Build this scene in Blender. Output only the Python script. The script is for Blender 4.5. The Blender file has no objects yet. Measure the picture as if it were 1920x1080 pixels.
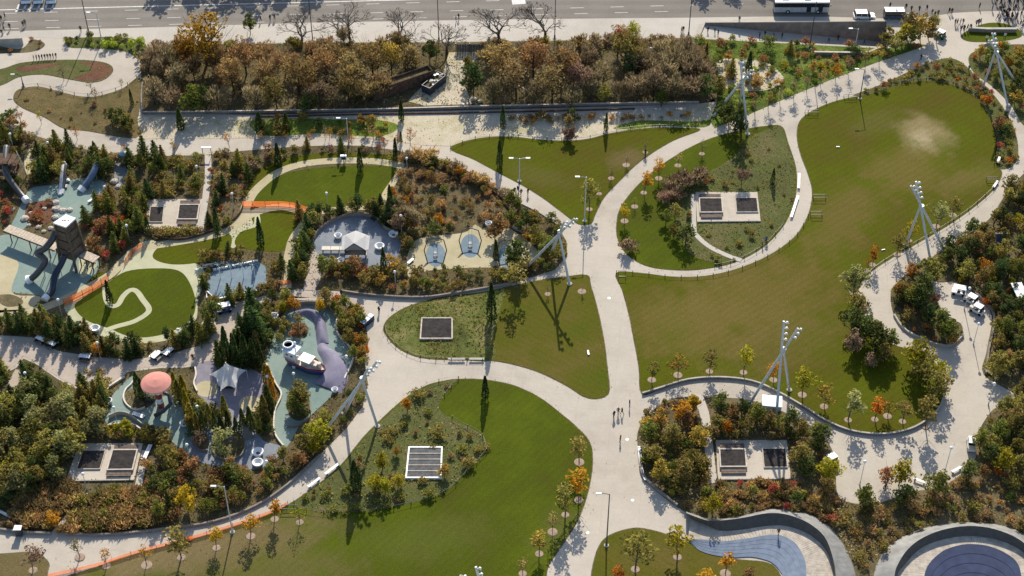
import bpy, bmesh, math, random
import numpy as np
from mathutils import Vector, Matrix, noise
from mathutils.geometry import tessellate_polygon

random.seed(11)
RNG = np.random.default_rng(11)
SC = bpy.context.scene
COL = SC.collection

# ------------------------------------------------------------------ camera
PITCH = math.radians(43.0)
CAM_H = 207.0
FPX = 3100.0                      # focal length in pixels of the 1920 px wide photograph
cam_d = bpy.data.cameras.new("camera")
cam = bpy.data.objects.new("camera", cam_d)
COL.objects.link(cam)
cam.location = (0, 0, CAM_H)
cam.rotation_euler = (math.pi/2 - PITCH, 0, 0)
cam_d.sensor_width = 36.0
cam_d.lens = FPX/1920*36.0
cam_d.clip_start = 1.0
cam_d.clip_end = 8000.0
SC.camera = cam

# ------------------------------------------------------------------ world, sun, exposure
SUN_EL = math.radians(34.0)
SUN_AZ = math.radians(3.0)        # sun stands ahead of the camera, a little to the right
w = bpy.data.worlds.new("World"); SC.world = w; w.use_nodes = True
nt = w.node_tree
bg = nt.nodes['Background']
sky = nt.nodes.new('ShaderNodeTexSky'); sky.sky_type = 'NISHITA'; sky.sun_disc = False
sky.sun_elevation = SUN_EL
sky.sun_rotation = SUN_AZ
sky.altitude = 180
nt.links.new(sky.outputs[0], bg.inputs['Color'])
bg.inputs['Strength'].default_value = 0.125
sd = bpy.data.lights.new("sun", 'SUN'); sd.energy = 4.6; sd.angle = math.radians(0.53)
sd.color = (1.0, 0.925, 0.80)
so = bpy.data.objects.new("sun", sd); COL.objects.link(so)
sdir = Vector((math.sin(SUN_AZ)*math.cos(SUN_EL), math.cos(SUN_AZ)*math.cos(SUN_EL), math.sin(SUN_EL)))
so.rotation_euler = sdir.to_track_quat('Z', 'Y').to_euler()
so.location = (0, 600, 400)
SC.view_settings.view_transform = 'Standard'
SC.view_settings.look = 'None'
SC.view_settings.exposure = 0.585
SC.view_settings.gamma = 1.0
SC.view_settings.use_curve_mapping = False
SC.render.engine = 'CYCLES'

# ------------------------------------------------------------------ photograph pixel -> ground point
_cp, _sp = math.cos(PITCH), math.sin(PITCH)
def G(px, py, z=0.0):
    a = (px-960)/FPX; b = (540-py)/FPX
    d = Vector((a, _cp + b*_sp, -_sp + b*_cp))
    t = (z-CAM_H)/d.z
    return Vector((d.x*t, d.y*t, z))
def GN(px, py, z=0.0):
    a = (px-960)/FPX; b = (540-py)/FPX
    dz = -_sp + b*_cp
    t = (z-CAM_H)/dz
    return np.stack([a*t, (_cp+b*_sp)*t, np.full_like(t, z)], 1)
def proj(P):
    v = Vector(P) - Vector((0, 0, CAM_H))
    d = v.y*_cp - v.z*_sp
    return 960 + FPX*v.x/d, 540 - FPX*(v.y*_sp + v.z*_cp)/d
def hgt(px, py, top):             # height of a vertical thing standing at px,py whose top shows at row top
    P = G(px, py); vy, vz = P.y, -CAM_H
    d0 = vy*_cp - vz*_sp; u0 = vy*_sp + vz*_cp; k = 540-top
    return (k*d0 - FPX*u0)/(FPX*_cp + k*_sp)
def ppm(py):                      # pixels per metre at a row of the ground
    return FPX*_sp/CAM_H*(py+540*0+2350)/2890*1.0

# ------------------------------------------------------------------ registry of things
REG = []
def tag(o, label, cat, group=None, px=None):
    o['label'] = label; o['category'] = cat
    if group: o['group'] = group
    REG.append(o); return o
def empty(name, loc=(0, 0, 0), rz=0.0):
    o = bpy.data.objects.new(name, None); COL.objects.link(o)
    o.location = loc; o.rotation_euler = (0, 0, rz); o.empty_display_size = 0.3
    return o
def link(name, me, parent=None, loc=None, kind=None):
    o = bpy.data.objects.new(name, me); COL.objects.link(o)
    if parent: o.parent = parent
    if loc is not None: o.location = loc
    if kind: o['kind'] = kind
    return o

# ------------------------------------------------------------------ materials
MATS = {}
def node_mat(name):
    m = bpy.data.materials.new(name); m.use_nodes = True
    return m, m.node_tree.nodes, m.node_tree.links, m.node_tree.nodes['Principled BSDF']
def ramp(n, stops):
    r = n.new('ShaderNodeValToRGB'); e = r.color_ramp.elements
    while len(e) < len(stops): e.new(0.5)
    for k, (p, c) in enumerate(stops):
        e[k].position = p; e[k].color = (*c, 1)
    return r
def plain(name, col, rough=0.6, metal=0.0, var=0.12, scale=1.5, bump=0.0):
    if name in MATS: return MATS[name]
    m, n, l, b = node_mat(name)
    tc = n.new('ShaderNodeNewGeometry')
    nz = n.new('ShaderNodeTexNoise'); nz.inputs['Scale'].default_value = scale; nz.inputs['Detail'].default_value = 6
    l.new(tc.outputs['Position'], nz.inputs['Vector'])
    lo = tuple(c*(1-var*1.6) for c in col); hi = tuple(min(1, c*(1+var)) for c in col)
    r = ramp(n, [(0.3, lo), (0.7, hi)])
    l.new(nz.outputs['Fac'], r.inputs[0]); l.new(r.outputs[0], b.inputs['Base Color'])
    b.inputs['Roughness'].default_value = rough; b.inputs['Metallic'].default_value = metal
    if rough >= .55: b.inputs['Specular IOR Level'].default_value = 0.08
    if bump:
        bp = n.new('ShaderNodeBump'); bp.inputs['Strength'].default_value = bump; bp.inputs['Distance'].default_value = 0.05
        l.new(nz.outputs['Fac'], bp.inputs['Height']); l.new(bp.outputs[0], b.inputs['Normal'])
    MATS[name] = m; return m
def ground_mat(name, cols, s1, s2, rough=0.95, fine=0.25, finescale=6.0, stripes=None, joints=None, bump=0.3, worn=()):
    """cols: three colours mixed by large scale noise s1 and medium noise s2; fine grain on top"""
    if name in MATS: return MATS[name]
    m, n, l, b = node_mat(name)
    g = n.new('ShaderNodeNewGeometry')
    def nz(scale, det=5, dist=0.0):
        x = n.new('ShaderNodeTexNoise'); x.inputs['Scale'].default_value = scale
        x.inputs['Detail'].default_value = det; x.inputs['Distortion'].default_value = dist
        l.new(g.outputs['Position'], x.inputs['Vector']); return x
    a = nz(s1, 4, 0.6); c = nz(s2, 6, 0.3); f = nz(finescale, 8)
    mx = n.new('ShaderNodeMath'); mx.operation = 'ADD'
    h1 = n.new('ShaderNodeMath'); h1.operation = 'MULTIPLY'; h1.inputs[1].default_value = 0.6
    h2 = n.new('ShaderNodeMath'); h2.operation = 'MULTIPLY'; h2.inputs[1].default_value = 0.4
    l.new(a.outputs['Fac'], h1.inputs[0]); l.new(c.outputs['Fac'], h2.inputs[0])
    l.new(h1.outputs[0], mx.inputs[0]); l.new(h2.outputs[0], mx.inputs[1])
    r = ramp(n, [(0.36, cols[0]), (0.5, cols[1]), (0.64, cols[2])])
    l.new(mx.outputs[0], r.inputs[0])
    col = r.outputs[0]
    for (wx, wy, rx, ry, rot, wc, amt) in worn:          # trodden grass: soft patches with ragged edges
        P = G(wx, wy); mp = n.new('ShaderNodeMapping'); mp.vector_type = 'TEXTURE'
        mp.inputs['Location'].default_value = (P.x, P.y, 0); mp.inputs['Rotation'].default_value = (0, 0, rot); mp.inputs['Scale'].default_value = (rx, ry, 1e4)
        l.new(g.outputs['Position'], mp.inputs['Vector'])
        ln = n.new('ShaderNodeVectorMath'); ln.operation = 'LENGTH'; l.new(mp.outputs[0], ln.inputs[0])
        sb = n.new('ShaderNodeMath'); sb.operation = 'MULTIPLY_ADD'; sb.inputs[1].default_value = 1.6; l.new(c.outputs['Fac'], sb.inputs[0]); sb.inputs[2].default_value = -0.8
        s3 = n.new('ShaderNodeMath'); s3.operation = 'ADD'; l.new(ln.outputs['Value'], s3.inputs[0]); l.new(sb.outputs[0], s3.inputs[1])
        q = n.new('ShaderNodeMapRange'); q.interpolation_type = 'SMOOTHSTEP'; q.inputs['From Min'].default_value = 1.15; q.inputs['From Max'].default_value = .25
        q.inputs['To Min'].default_value = 0; q.inputs['To Max'].default_value = amt; l.new(s3.outputs[0], q.inputs['Value'])
        mc = n.new('ShaderNodeMix'); mc.data_type = 'RGBA'; l.new(q.outputs[0], mc.inputs['Factor']); l.new(col, mc.inputs['A']); mc.inputs['B'].default_value = (*wc, 1); col = mc.outputs['Result']
    def mul(colsock, facsock, lo, hi):
        mr = n.new('ShaderNodeMapRange'); mr.inputs['From Min'].default_value = 0.3; mr.inputs['From Max'].default_value = 0.7
        mr.inputs['To Min'].default_value = lo; mr.inputs['To Max'].default_value = hi
        l.new(facsock, mr.inputs['Value'])
        v = n.new('ShaderNodeVectorMath'); v.operation = 'SCALE'
        l.new(colsock, v.inputs[0]); l.new(mr.outputs[0], v.inputs['Scale']); return v.outputs[0]
    col = mul(col, f.outputs['Fac'], 1-fine, 1+fine)
    if stripes:
        ang, wl, amt = stripes
        mp = n.new('ShaderNodeMapping'); mp.inputs['Rotation'].default_value = (0, 0, ang)
        l.new(g.outputs['Position'], mp.inputs['Vector'])
        wv = n.new('ShaderNodeTexWave'); wv.inputs['Scale'].default_value = 0.314/wl; wv.inputs['Distortion'].default_value = 1.2
        wv.inputs['Detail'].default_value = 3; wv.inputs['Detail Scale'].default_value = 0.6
        l.new(mp.outputs[0], wv.inputs['Vector']); col = mul(col, wv.outputs['Fac'], 1-amt, 1+amt)
    if joints:
        bw, bh, ang, amt = joints
        mp = n.new('ShaderNodeMapping'); mp.inputs['Rotation'].default_value = (0, 0, ang)
        l.new(g.outputs['Position'], mp.inputs['Vector'])
        bk = n.new('ShaderNodeTexBrick'); bk.offset = 0.0; bk.inputs['Scale'].default_value = 1.0
        bk.inputs['Brick Width'].default_value = bw; bk.inputs['Row Height'].default_value = bh
        bk.inputs['Mortar Size'].default_value = 0.05; bk.inputs['Color1'].default_value = (0.68, 0.68, 0.68, 1)
        bk.inputs['Color2'].default_value = (0.60, 0.60, 0.60, 1); bk.inputs['Mortar'].default_value = (0.1, 0.1, 0.1, 1)
        bk.inputs['Bias'].default_value = 0.0
        l.new(mp.outputs[0], bk.inputs['Vector']); col = mul(col, bk.outputs['Color'], 1-amt, 1.0+amt*0.25)
    l.new(col, b.inputs['Base Color']); b.inputs['Roughness'].default_value = rough
    b.inputs['Specular IOR Level'].default_value = 0.03
    if bump:
        bp = n.new('ShaderNodeBump'); bp.inputs['Strength'].default_value = bump; bp.inputs['Distance'].default_value = 0.06
        l.new(f.outputs['Fac'], bp.inputs['Height']); l.new(bp.outputs[0], b.inputs['Normal'])
    MATS[name] = m; return m
PAL = {
 'dark_green':   [(.020,.032,.012), (.040,.054,.018), (.070,.082,.028)],
 'deep_green':   [(.014,.026,.012), (.026,.042,.017), (.045,.062,.024)],
 'mid_green':    [(.042,.055,.014), (.075,.088,.022), (.115,.120,.036)],
 'bright_green': [(.075,.115,.016), (.125,.180,.024), (.180,.230,.045)],
 'olive':        [(.055,.055,.018), (.095,.090,.028), (.150,.135,.045)],
 'grey_green':   [(.058,.066,.030), (.105,.112,.052), (.160,.162,.085)],
 'yellow':       [(.280,.200,.020), (.460,.330,.030), (.560,.430,.060)],
 'yellow_green': [(.140,.140,.018), (.250,.235,.025), (.360,.320,.045)],
 'gold':         [(.200,.120,.018), (.380,.220,.028), (.480,.310,.050)],
 'orange':       [(.220,.080,.018), (.380,.150,.025), (.460,.230,.045)],
 'orange_green': [(.060,.062,.018), (.125,.100,.028), (.270,.160,.038)],
 'rust':         [(.065,.040,.022), (.115,.070,.036), (.180,.112,.055)],
 'rust_green':   [(.045,.050,.018), (.085,.075,.028), (.150,.105,.045)],
 'brown':        [(.062,.047,.026), (.105,.080,.044), (.165,.126,.070)],
 'tan':          [(.100,.070,.032), (.165,.120,.058), (.240,.180,.092)],
 'red':          [(.090,.030,.022), (.155,.050,.034), (.230,.090,.055)],
 'purple':       [(.062,.043,.036), (.105,.074,.062), (.150,.112,.092)],
 'bare':         [(.062,.051,.036), (.100,.083,.059), (.145,.122,.088)],
 'gold_brown':   [(.060,.045,.028), (.100,.072,.042), (.195,.125,.048)],
}
WORDS = {'dark_green':'dark green','deep_green':'blackish green','mid_green':'green','bright_green':'bright green','olive':'olive','grey_green':'grey green',
 'yellow':'yellow','yellow_green':'yellow green','gold':'golden','orange':'orange','orange_green':'green and orange','rust':'rust brown','rust_green':'green and rust',
 'brown':'brown','tan':'straw coloured','red':'red','purple':'purple brown','bare':'leafless grey','gold_brown':'brown and gold'}
def leaf_mat(pal):
    nm = 'foliage_'+pal
    if nm in MATS: return MATS[nm]
    m = bpy.data.materials.new(nm); m.use_nodes = True; n = m.node_tree.nodes; l = m.node_tree.links
    n.clear(); out = n.new('ShaderNodeOutputMaterial')
    g = n.new('ShaderNodeNewGeometry'); oi = n.new('ShaderNodeObjectInfo')
    k_ = 2.65 if max(PAL[pal][1]) < .2 else 1.25; c = [(min(.7, q[0]*k_*1.06), min(.7, q[1]*k_*.97), min(.7, q[2]*k_*.75)) for q in PAL[pal]]; r = ramp(n, [(0.1, c[0]), (0.5, c[1]), (0.95, c[2])])
    nz = n.new('ShaderNodeTexNoise'); nz.inputs['Scale'].default_value = 0.9; nz.inputs['Detail'].default_value = 3
    l.new(g.outputs['Position'], nz.inputs['Vector'])
    ma = n.new('ShaderNodeMath'); ma.operation = 'MULTIPLY_ADD'; ma.inputs[1].default_value = 1.3; ma.inputs[2].default_value = -0.65
    l.new(nz.outputs['Fac'], ma.inputs[0])
    ad = n.new('ShaderNodeMath'); ad.operation = 'ADD'
    l.new(g.outputs['Random Per Island'], ad.inputs[0]); l.new(ma.outputs[0], ad.inputs[1])
    l.new(ad.outputs[0], r.inputs[0])
    hs = n.new('ShaderNodeHueSaturation')
    mr = n.new('ShaderNodeMapRange'); mr.inputs['To Min'].default_value = 0.72; mr.inputs['To Max'].default_value = 1.25
    l.new(oi.outputs['Random'], mr.inputs['Value']); l.new(mr.outputs[0], hs.inputs['Value'])
    mr2 = n.new('ShaderNodeMapRange'); mr2.inputs['To Min'].default_value = 0.485; mr2.inputs['To Max'].default_value = 0.515
    sq = n.new('ShaderNodeMath'); sq.operation = 'FRACT'; mm = n.new('ShaderNodeMath'); mm.operation = 'MULTIPLY'; mm.inputs[1].default_value = 7.31
    l.new(oi.outputs['Random'], mm.inputs[0]); l.new(mm.outputs[0], sq.inputs[0]); l.new(sq.outputs[0], mr2.inputs['Value'])
    l.new(mr2.outputs[0], hs.inputs['Hue']); l.new(r.outputs[0], hs.inputs['Color'])
    d = n.new('ShaderNodeBsdfDiffuse'); t = n.new('ShaderNodeBsdfTranslucent'); mix = n.new('ShaderNodeMixShader'); mix.inputs[0].default_value = 0.42
    l.new(hs.outputs[0], d.inputs['Color']); l.new(hs.outputs[0], t.inputs['Color'])
    l.new(d.outputs[0], mix.inputs[1]); l.new(t.outputs[0], mix.inputs[2]); l.new(mix.outputs[0], out.inputs['Surface'])
    MATS[nm] = m; return m

M_CONC = ground_mat('pale_concrete', [(.375,.33,.27), (.43,.382,.316), (.46,.408,.338)], .05, .35, fine=.04, finescale=2.0, joints=(6.0, 3.0, 0.12, 0.06), bump=0.05)
M_PINK = ground_mat('pinkish_paving', [(.36,.30,.245), (.40,.335,.275), (.44,.37,.31)], .05, .4, fine=.08, finescale=3, joints=(1.5, 1.5, 0.3, 0.03), bump=0.05)
M_WALK = ground_mat('sidewalk_concrete', [(.40,.365,.315), (.45,.41,.355), (.48,.44,.385)], .03, .3, fine=.07, finescale=2.5, joints=(2.0, 2.0, 0.02, 0.03), bump=0.05)
M_ROAD = ground_mat('worn_asphalt', [(.165,.148,.128), (.195,.176,.152), (.225,.203,.175)], .02, .12, fine=.08, finescale=4, stripes=(math.pi/2, 3.4, .05), bump=0.05)
M_WHITEPAINT = plain('road_paint', (.62,.60,.56), .7)
M_LAWN = ground_mat('lawn_grass', [(.076,.064,.010), (.071,.076,.006), (.074,.090,.005)], .035, .22, fine=.22, finescale=5, stripes=(0.9, 1.3, .03),
  worn=[(1735,250,6.5,7.5,.3,(.22,.175,.085),.85),(1728,262,3.2,3.6,0,(.33,.27,.16),.7),(1700,320,11,9,.3,(.14,.105,.032),.6),(1580,405,16,7,.9,(.12,.092,.026),.75),(1420,560,22,15,.7,(.125,.098,.026),.7),(1290,600,16,12,.3,(.13,.10,.028),.6),(1460,640,18,8,.5,(.115,.092,.025),.5),(1820,335,10,4,.6,(.13,.102,.032),.6),(1640,230,8,5,.4,(.11,.10,.03),.4),(1180,300,6,4,.5,(.14,.10,.05),.6),(1010,330,8,4,-.5,(.11,.095,.03),.4)])
M_LAWN_O = ground_mat('worn_lawn_grass', [(.115,.088,.026), (.086,.080,.012), (.066,.080,.007)], .03, .16, fine=.22, finescale=5, stripes=(2.2, 1.3, .025))
M_LAWN_G = ground_mat('lush_lawn_grass', [(.058,.064,.008), (.060,.076,.006), (.075,.094,.007)], .05, .25, fine=.2, finescale=5, stripes=(0.7, 1.2, .025),
  worn=[(300,1040,18,5,.25,(.165,.125,.06),.9),(420,1030,14,5,.3,(.15,.115,.055),.8),(540,1000,10,5,.3,(.135,.105,.045),.7),(520,1070,16,6,.1,(.12,.10,.035),.6),(800,1010,14,6,.2,(.09,.10,.02),.5),(1060,1000,7,5,.8,(.10,.10,.03),.5)])
M_LAWN_D = ground_mat('dry_lawn_grass', [(.135,.105,.048), (.112,.090,.036), (.088,.082,.024)], .05, .3, fine=.25, finescale=5)
M_SOIL = ground_mat('bark_mulch', [(.075,.065,.032), (.11,.092,.048), (.165,.13,.075)], .15, .8, fine=.35, finescale=6, bump=0.6)
M_SOIL_G = ground_mat('green_planting_soil', [(.075,.075,.030), (.085,.095,.030), (.125,.105,.050)], .12, .7, fine=.4, finescale=5, bump=0.8)
M_SOIL_D = ground_mat('dark_leaf_litter', [(.070,.058,.028), (.105,.085,.045), (.15,.115,.065)], .12, .7, fine=.4, finescale=5, bump=0.6)
M_SAND = ground_mat('sandy_ground', [(.42,.355,.25), (.48,.42,.315), (.36,.32,.18)], .09, .5, fine=.2, finescale=4)
M_MULCHRED = ground_mat('red_brown_mulch', [(.095,.050,.033), (.13,.066,.042), (.155,.085,.05)], .15, .8, fine=.3, finescale=5)
M_EDGE = ground_mat('edge_dark', [(.07,.055,.035), (.12,.10,.06), (.20,.17,.12)], .4, 2.0, fine=.3, finescale=6)  # dark colour of the thin strip along lawn and bed outlines
M_RING = ground_mat('tree_ring_mulch', [(.27,.20,.15), (.33,.25,.19), (.24,.19,.12)], .5, 2.0, fine=.25, finescale=6)
M_TEAL = ground_mat('teal_rubber', [(.165,.225,.205), (.20,.265,.235), (.23,.285,.25)], .12, .8, fine=.07, finescale=5, bump=0.02)
M_BLUE_R = ground_mat('blue_rubber', [(.14,.19,.225), (.17,.22,.255), (.20,.26,.285)], .15, .9, fine=.08, finescale=5, bump=0.02)
M_WAVE = ground_mat('violet_rubber', [(.18,.165,.225), (.215,.20,.26), (.25,.235,.29)], .12, .8, fine=.07, finescale=5, bump=0.02)
M_PURPLE = ground_mat('purple_rubber', [(.20,.185,.215), (.235,.22,.25), (.27,.255,.28)], .12, .8, fine=.07, finescale=5, bump=0.02)
M_SLATE = ground_mat('slate_rubber', [(.15,.17,.20), (.20,.22,.245), (.25,.265,.29)], .12, .8, fine=.08, finescale=5, bump=0.02)
M_BEIGE = ground_mat('beige_rubber', [(.36,.31,.19), (.41,.355,.225), (.45,.395,.26)], .1, .7, fine=.06, finescale=5, bump=0.02)
M_BEIGE2 = ground_mat('pale_green_rubber', [(.36,.36,.23), (.42,.41,.27), (.45,.44,.30)], .1, .7, fine=.06, finescale=5, bump=0.02)
M_WHITE = plain('white_paint', (.78,.78,.76), .45, var=.05)
M_DECKW = plain('deck_board', (.44,.385,.315), .7, var=.18, scale=1.2)
M_CREAM = plain('cream_board', (.62,.55,.45), .6, var=.08)
M_GREYM = plain('galvanised_steel', (.50,.52,.52), .5, .1, var=.08)
M_DGREY = plain('dark_grey_metal', (.07,.07,.072), .45, .4)
M_BLACK = plain('black_metal', (.022,.022,.024), .4, .3)
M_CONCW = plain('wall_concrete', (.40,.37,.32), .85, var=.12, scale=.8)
M_DWALL = plain('shaded_wall_concrete', (.24,.21,.18), .85, var=.15, scale=.8)  # wall concrete again, darkened in its colour for shade
M_STONE = plain('pale_stone', (.50,.44,.37), .8, var=.15)
M_TRUNK = plain('bark', (.075,.055,.042), .9, var=.3, scale=3)
M_TRUNKL = plain('pale_bark', (.13,.105,.085), .9, var=.3, scale=3)
def cloth(name, col, tr=.5):
    m = bpy.data.materials.new(name); m.use_nodes = True; n = m.node_tree.nodes; l = m.node_tree.links; n.clear()
    o = n.new('ShaderNodeOutputMaterial'); d = n.new('ShaderNodeBsdfDiffuse'); t = n.new('ShaderNodeBsdfTranslucent'); x = n.new('ShaderNodeMixShader'); x.inputs[0].default_value = tr
    g = n.new('ShaderNodeNewGeometry'); z = n.new('ShaderNodeTexNoise'); z.inputs['Scale'].default_value = 2.0; l.new(g.outputs['Position'], z.inputs['Vector'])
    r = ramp(n, [(.3, tuple(c*.88 for c in col)), (.7, col)]); l.new(z.outputs['Fac'], r.inputs[0])
    for s in (d, t): l.new(r.outputs[0], s.inputs['Color'])
    l.new(d.outputs[0], x.inputs[1]); l.new(t.outputs[0], x.inputs[2]); l.new(x.outputs[0], o.inputs['Surface']); MATS[name] = m; return m
M_TENT = cloth('white_canvas', (.85,.83,.80), .5)
M_NET = cloth('orange_netting', (.80,.20,.05), .5)
M_ORANGE = plain('orange_plastic_mesh', (.62,.15,.04), .6, var=.12, scale=3)
M_RUSTW = plain('rusty_steel', (.115,.072,.05), .85, var=.3, scale=1.2)
M_NAVY = plain('navy_steel', (.02,.03,.055), .5, .2)
M_GLASS = plain('dark_glass', (.018,.022,.028), .08, var=.05)
M_TYRE = plain('tyre_rubber', (.02,.02,.02), .8)
M_WOOD = plain('weathered_wood', (.36,.28,.20), .8, var=.2, scale=2)
M_WOODL = plain('pale_timber', (.50,.41,.32), .8, var=.15, scale=2)
M_REDP = plain('red_paint', (.30,.03,.03), .45)
M_BLUEP = plain('blue_paint', (.03,.07,.22), .4)
M_TEALP = plain('dark_teal_paint', (.02,.07,.10), .4)
M_LBLUE = plain('pale_blue_paint', (.42,.50,.60), .45)
M_PINKC = cloth('pink_canopy', (.72,.33,.27), .25)
M_GRATE = plain('grate_steel', (.062,.054,.050), .9, 0, var=.25, scale=1.5)
M_GRATEL = plain('grey_grate_steel', (.15,.15,.148), .9, 0, var=.2, scale=1.5)
M_PIT = plain('vent_shaft', (.035,.03,.03), .9)
M_ZINC = plain('zinc_cladding', (.24,.235,.22), .55, .15, var=.15, scale=.7)
M_DECKB = plain('deck_blue_coating', (.040,.052,.098), .75, var=.12, scale=.8)
M_GREENV = plain('green_paint', (.04,.16,.06), .4)
M_SKIN = plain('skin', (.38,.22,.15), .6)
M_HAIR = plain('hair', (.03,.02,.015), .7)

# ------------------------------------------------------------------ mesh builders
class MB:
    def __init__(s): s.v = []; s.f = []; s.m = []
    def add(s, vs, fs, mi=0):
        o = len(s.v); s.v += [tuple(x) for x in vs]; s.f += [tuple(i+o for i in f) for f in fs]; s.m += [mi]*len(fs); return s
    def box(s, c, d, rz=0.0, mi=0, taper=1.0):
        x, y, z = d[0]/2, d[1]/2, d[2]/2; ca, sa = math.cos(rz), math.sin(rz); vs = []
        for k, t in ((-1, 1.0), (1, taper)):
            for a, b in ((-1, -1), (1, -1), (1, 1), (-1, 1)):
                X, Y = a*x*t, b*y*t; vs.append((c[0]+X*ca-Y*sa, c[1]+X*sa+Y*ca, c[2]+k*z))
        return s.add(vs, [(3,2,1,0), (4,5,6,7), (0,1,5,4), (1,2,6,5), (2,3,7,6), (3,0,4,7)], mi)
    def tube(s, pts, rad, sides=6, mi=0, cap=True):
        pts = [Vector(p) for p in pts]; n = len(pts)
        if not isinstance(rad, (list, tuple)): rad = [rad]*n
        rings = []; prev = None
        for i, p in enumerate(pts):
            t = (pts[min(i+1, n-1)] - pts[max(i-1, 0)]); t = t.normalized() if t.length > 1e-9 else Vector((0, 0, 1))
            u = (prev - t*prev.dot(t)) if prev is not None else t.orthogonal()
            if u.length < 1e-5: u = t.orthogonal()
            u.normalize(); prev = u; v = t.cross(u)
            rings.append([p + (u*math.cos(2*math.pi*k/sides) + v*math.sin(2*math.pi*k/sides))*rad[i] for k in range(sides)])
        vs = [q for r in rings for q in r]; fs = []
        for i in range(n-1):
            for k in range(sides):
                a = i*sides+k; b = i*sides+(k+1) % sides
                fs.append((a, b, b+sides, a+sides))
        if cap: fs.append(tuple(range(sides-1, -1, -1))); fs.append(tuple(range((n-1)*sides, n*sides)))
        return s.add(vs, fs, mi)
    def lathe(s, prof, c=(0, 0, 0), sides=16, mi=0):
        vs = []; fs = []; n = len(prof)
        for r, z in prof:
            for k in range(sides):
                a = 2*math.pi*k/sides; vs.append((c[0]+r*math.cos(a), c[1]+r*math.sin(a), c[2]+z))
        for i in range(n-1):
            for k in range(sides):
                a = i*sides+k; b = i*sides+(k+1) % sides; fs.append((a, b, b+sides, a+sides))
        if prof[0][0] > 1e-4: fs.append(tuple(range(sides-1, -1, -1)))
        if prof[-1][0] > 1e-4: fs.append(tuple(range((n-1)*sides, n*sides)))
        return s.add(vs, fs, mi)
    def sphere(s, c, r, mi=0, sides=10, rings=6, sz=1.0):
        return s.lathe([(max(1e-5, r*math.sin(math.pi*i/rings)), -r*sz*math.cos(math.pi*i/rings)) for i in range(rings+1)], c, sides, mi)
    def prism(s, poly, z0, z1, mi=0):
        n = len(poly); vs = [(p[0], p[1], z0) for p in poly] + [(p[0], p[1], z1) for p in poly]
        fs = [(i, (i+1) % n, n+(i+1) % n, n+i) for i in range(n)]
        tri = tessellate_polygon([[Vector((p[0], p[1], 0)) for p in poly]])
        for t in tri:
            a, b, c = (Vector((poly[i][0], poly[i][1], 0)) for i in t)
            if (b-a).cross(c-a).z < 0: t = (t[0], t[2], t[1])
            fs.append((n+t[0], n+t[1], n+t[2])); fs.append((t[2], t[1], t[0]))
        return s.add(vs, fs, mi)
    def grid(s, rows, mi=0):                      # rows: list of equal-length point lists
        nr, nc = len(rows), len(rows[0]); vs = [p for r in rows for p in r]
        return s.add(vs, [(i*nc+j, i*nc+j+1, (i+1)*nc+j+1, (i+1)*nc+j) for i in range(nr-1) for j in range(nc-1)], mi)
    def mesh(s, name, mats, smooth=False):
        me = bpy.data.meshes.new(name); me.from_pydata(s.v, [], s.f)
        for m in (mats if isinstance(mats, (list, tuple)) else [mats]): me.materials.append(m)
        me.polygons.foreach_set('material_index', s.m)
        if smooth: me.polygons.foreach_set('use_smooth', [True]*len(s.f))
        me.update(); return me
    def obj(s, name, mats, parent=None, loc=None, kind=None, smooth=False):
        bm = bmesh.new(); me = s.mesh(name, mats, smooth); bm.from_mesh(me)
        bmesh.ops.recalc_face_normals(bm, faces=bm.faces); bm.to_mesh(me); bm.free()
        return link(name, me, parent, loc, kind)

def spline(pts, per=5, closed=True):
    n = len(pts); out = []
    for i in range(n if closed else n-1):
        g = (lambda k: pts[k % n]) if closed else (lambda k: pts[max(0, min(n-1, k))])
        p0, p1, p2, p3 = g(i-1), g(i), g(i+1), g(i+2)
        for k in range(per):
            t = k/per
            out.append(tuple(0.5*((2*p1[j]) + (-p0[j]+p2[j])*t + (2*p0[j]-5*p1[j]+4*p2[j]-p3[j])*t*t + (-p0[j]+3*p1[j]-3*p2[j]+p3[j])*t**3) for j in range(2)))
    if not closed: out.append(tuple(pts[-1]))
    return out
def inside(poly, x, y):
    c = False; j = len(poly)-1
    for i in range(len(poly)):
        xi, yi = poly[i]; xj, yj = poly[j]
        if (yi > y) != (yj > y) and x < (xj-xi)*(y-yi)/(yj-yi)+xi: c = not c
        j = i
    return c
def inside_np(poly, x, y):
    c = np.zeros(len(x), bool); j = len(poly)-1
    for i in range(len(poly)):
        xi, yi = poly[i]; xj, yj = poly[j]
        if yi != yj: c ^= ((yi > y) != (yj > y)) & (x < (xj-xi)*(y-yi)/(yj-yi)+xi)
        j = i
    return c
AREAS = {}
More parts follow.
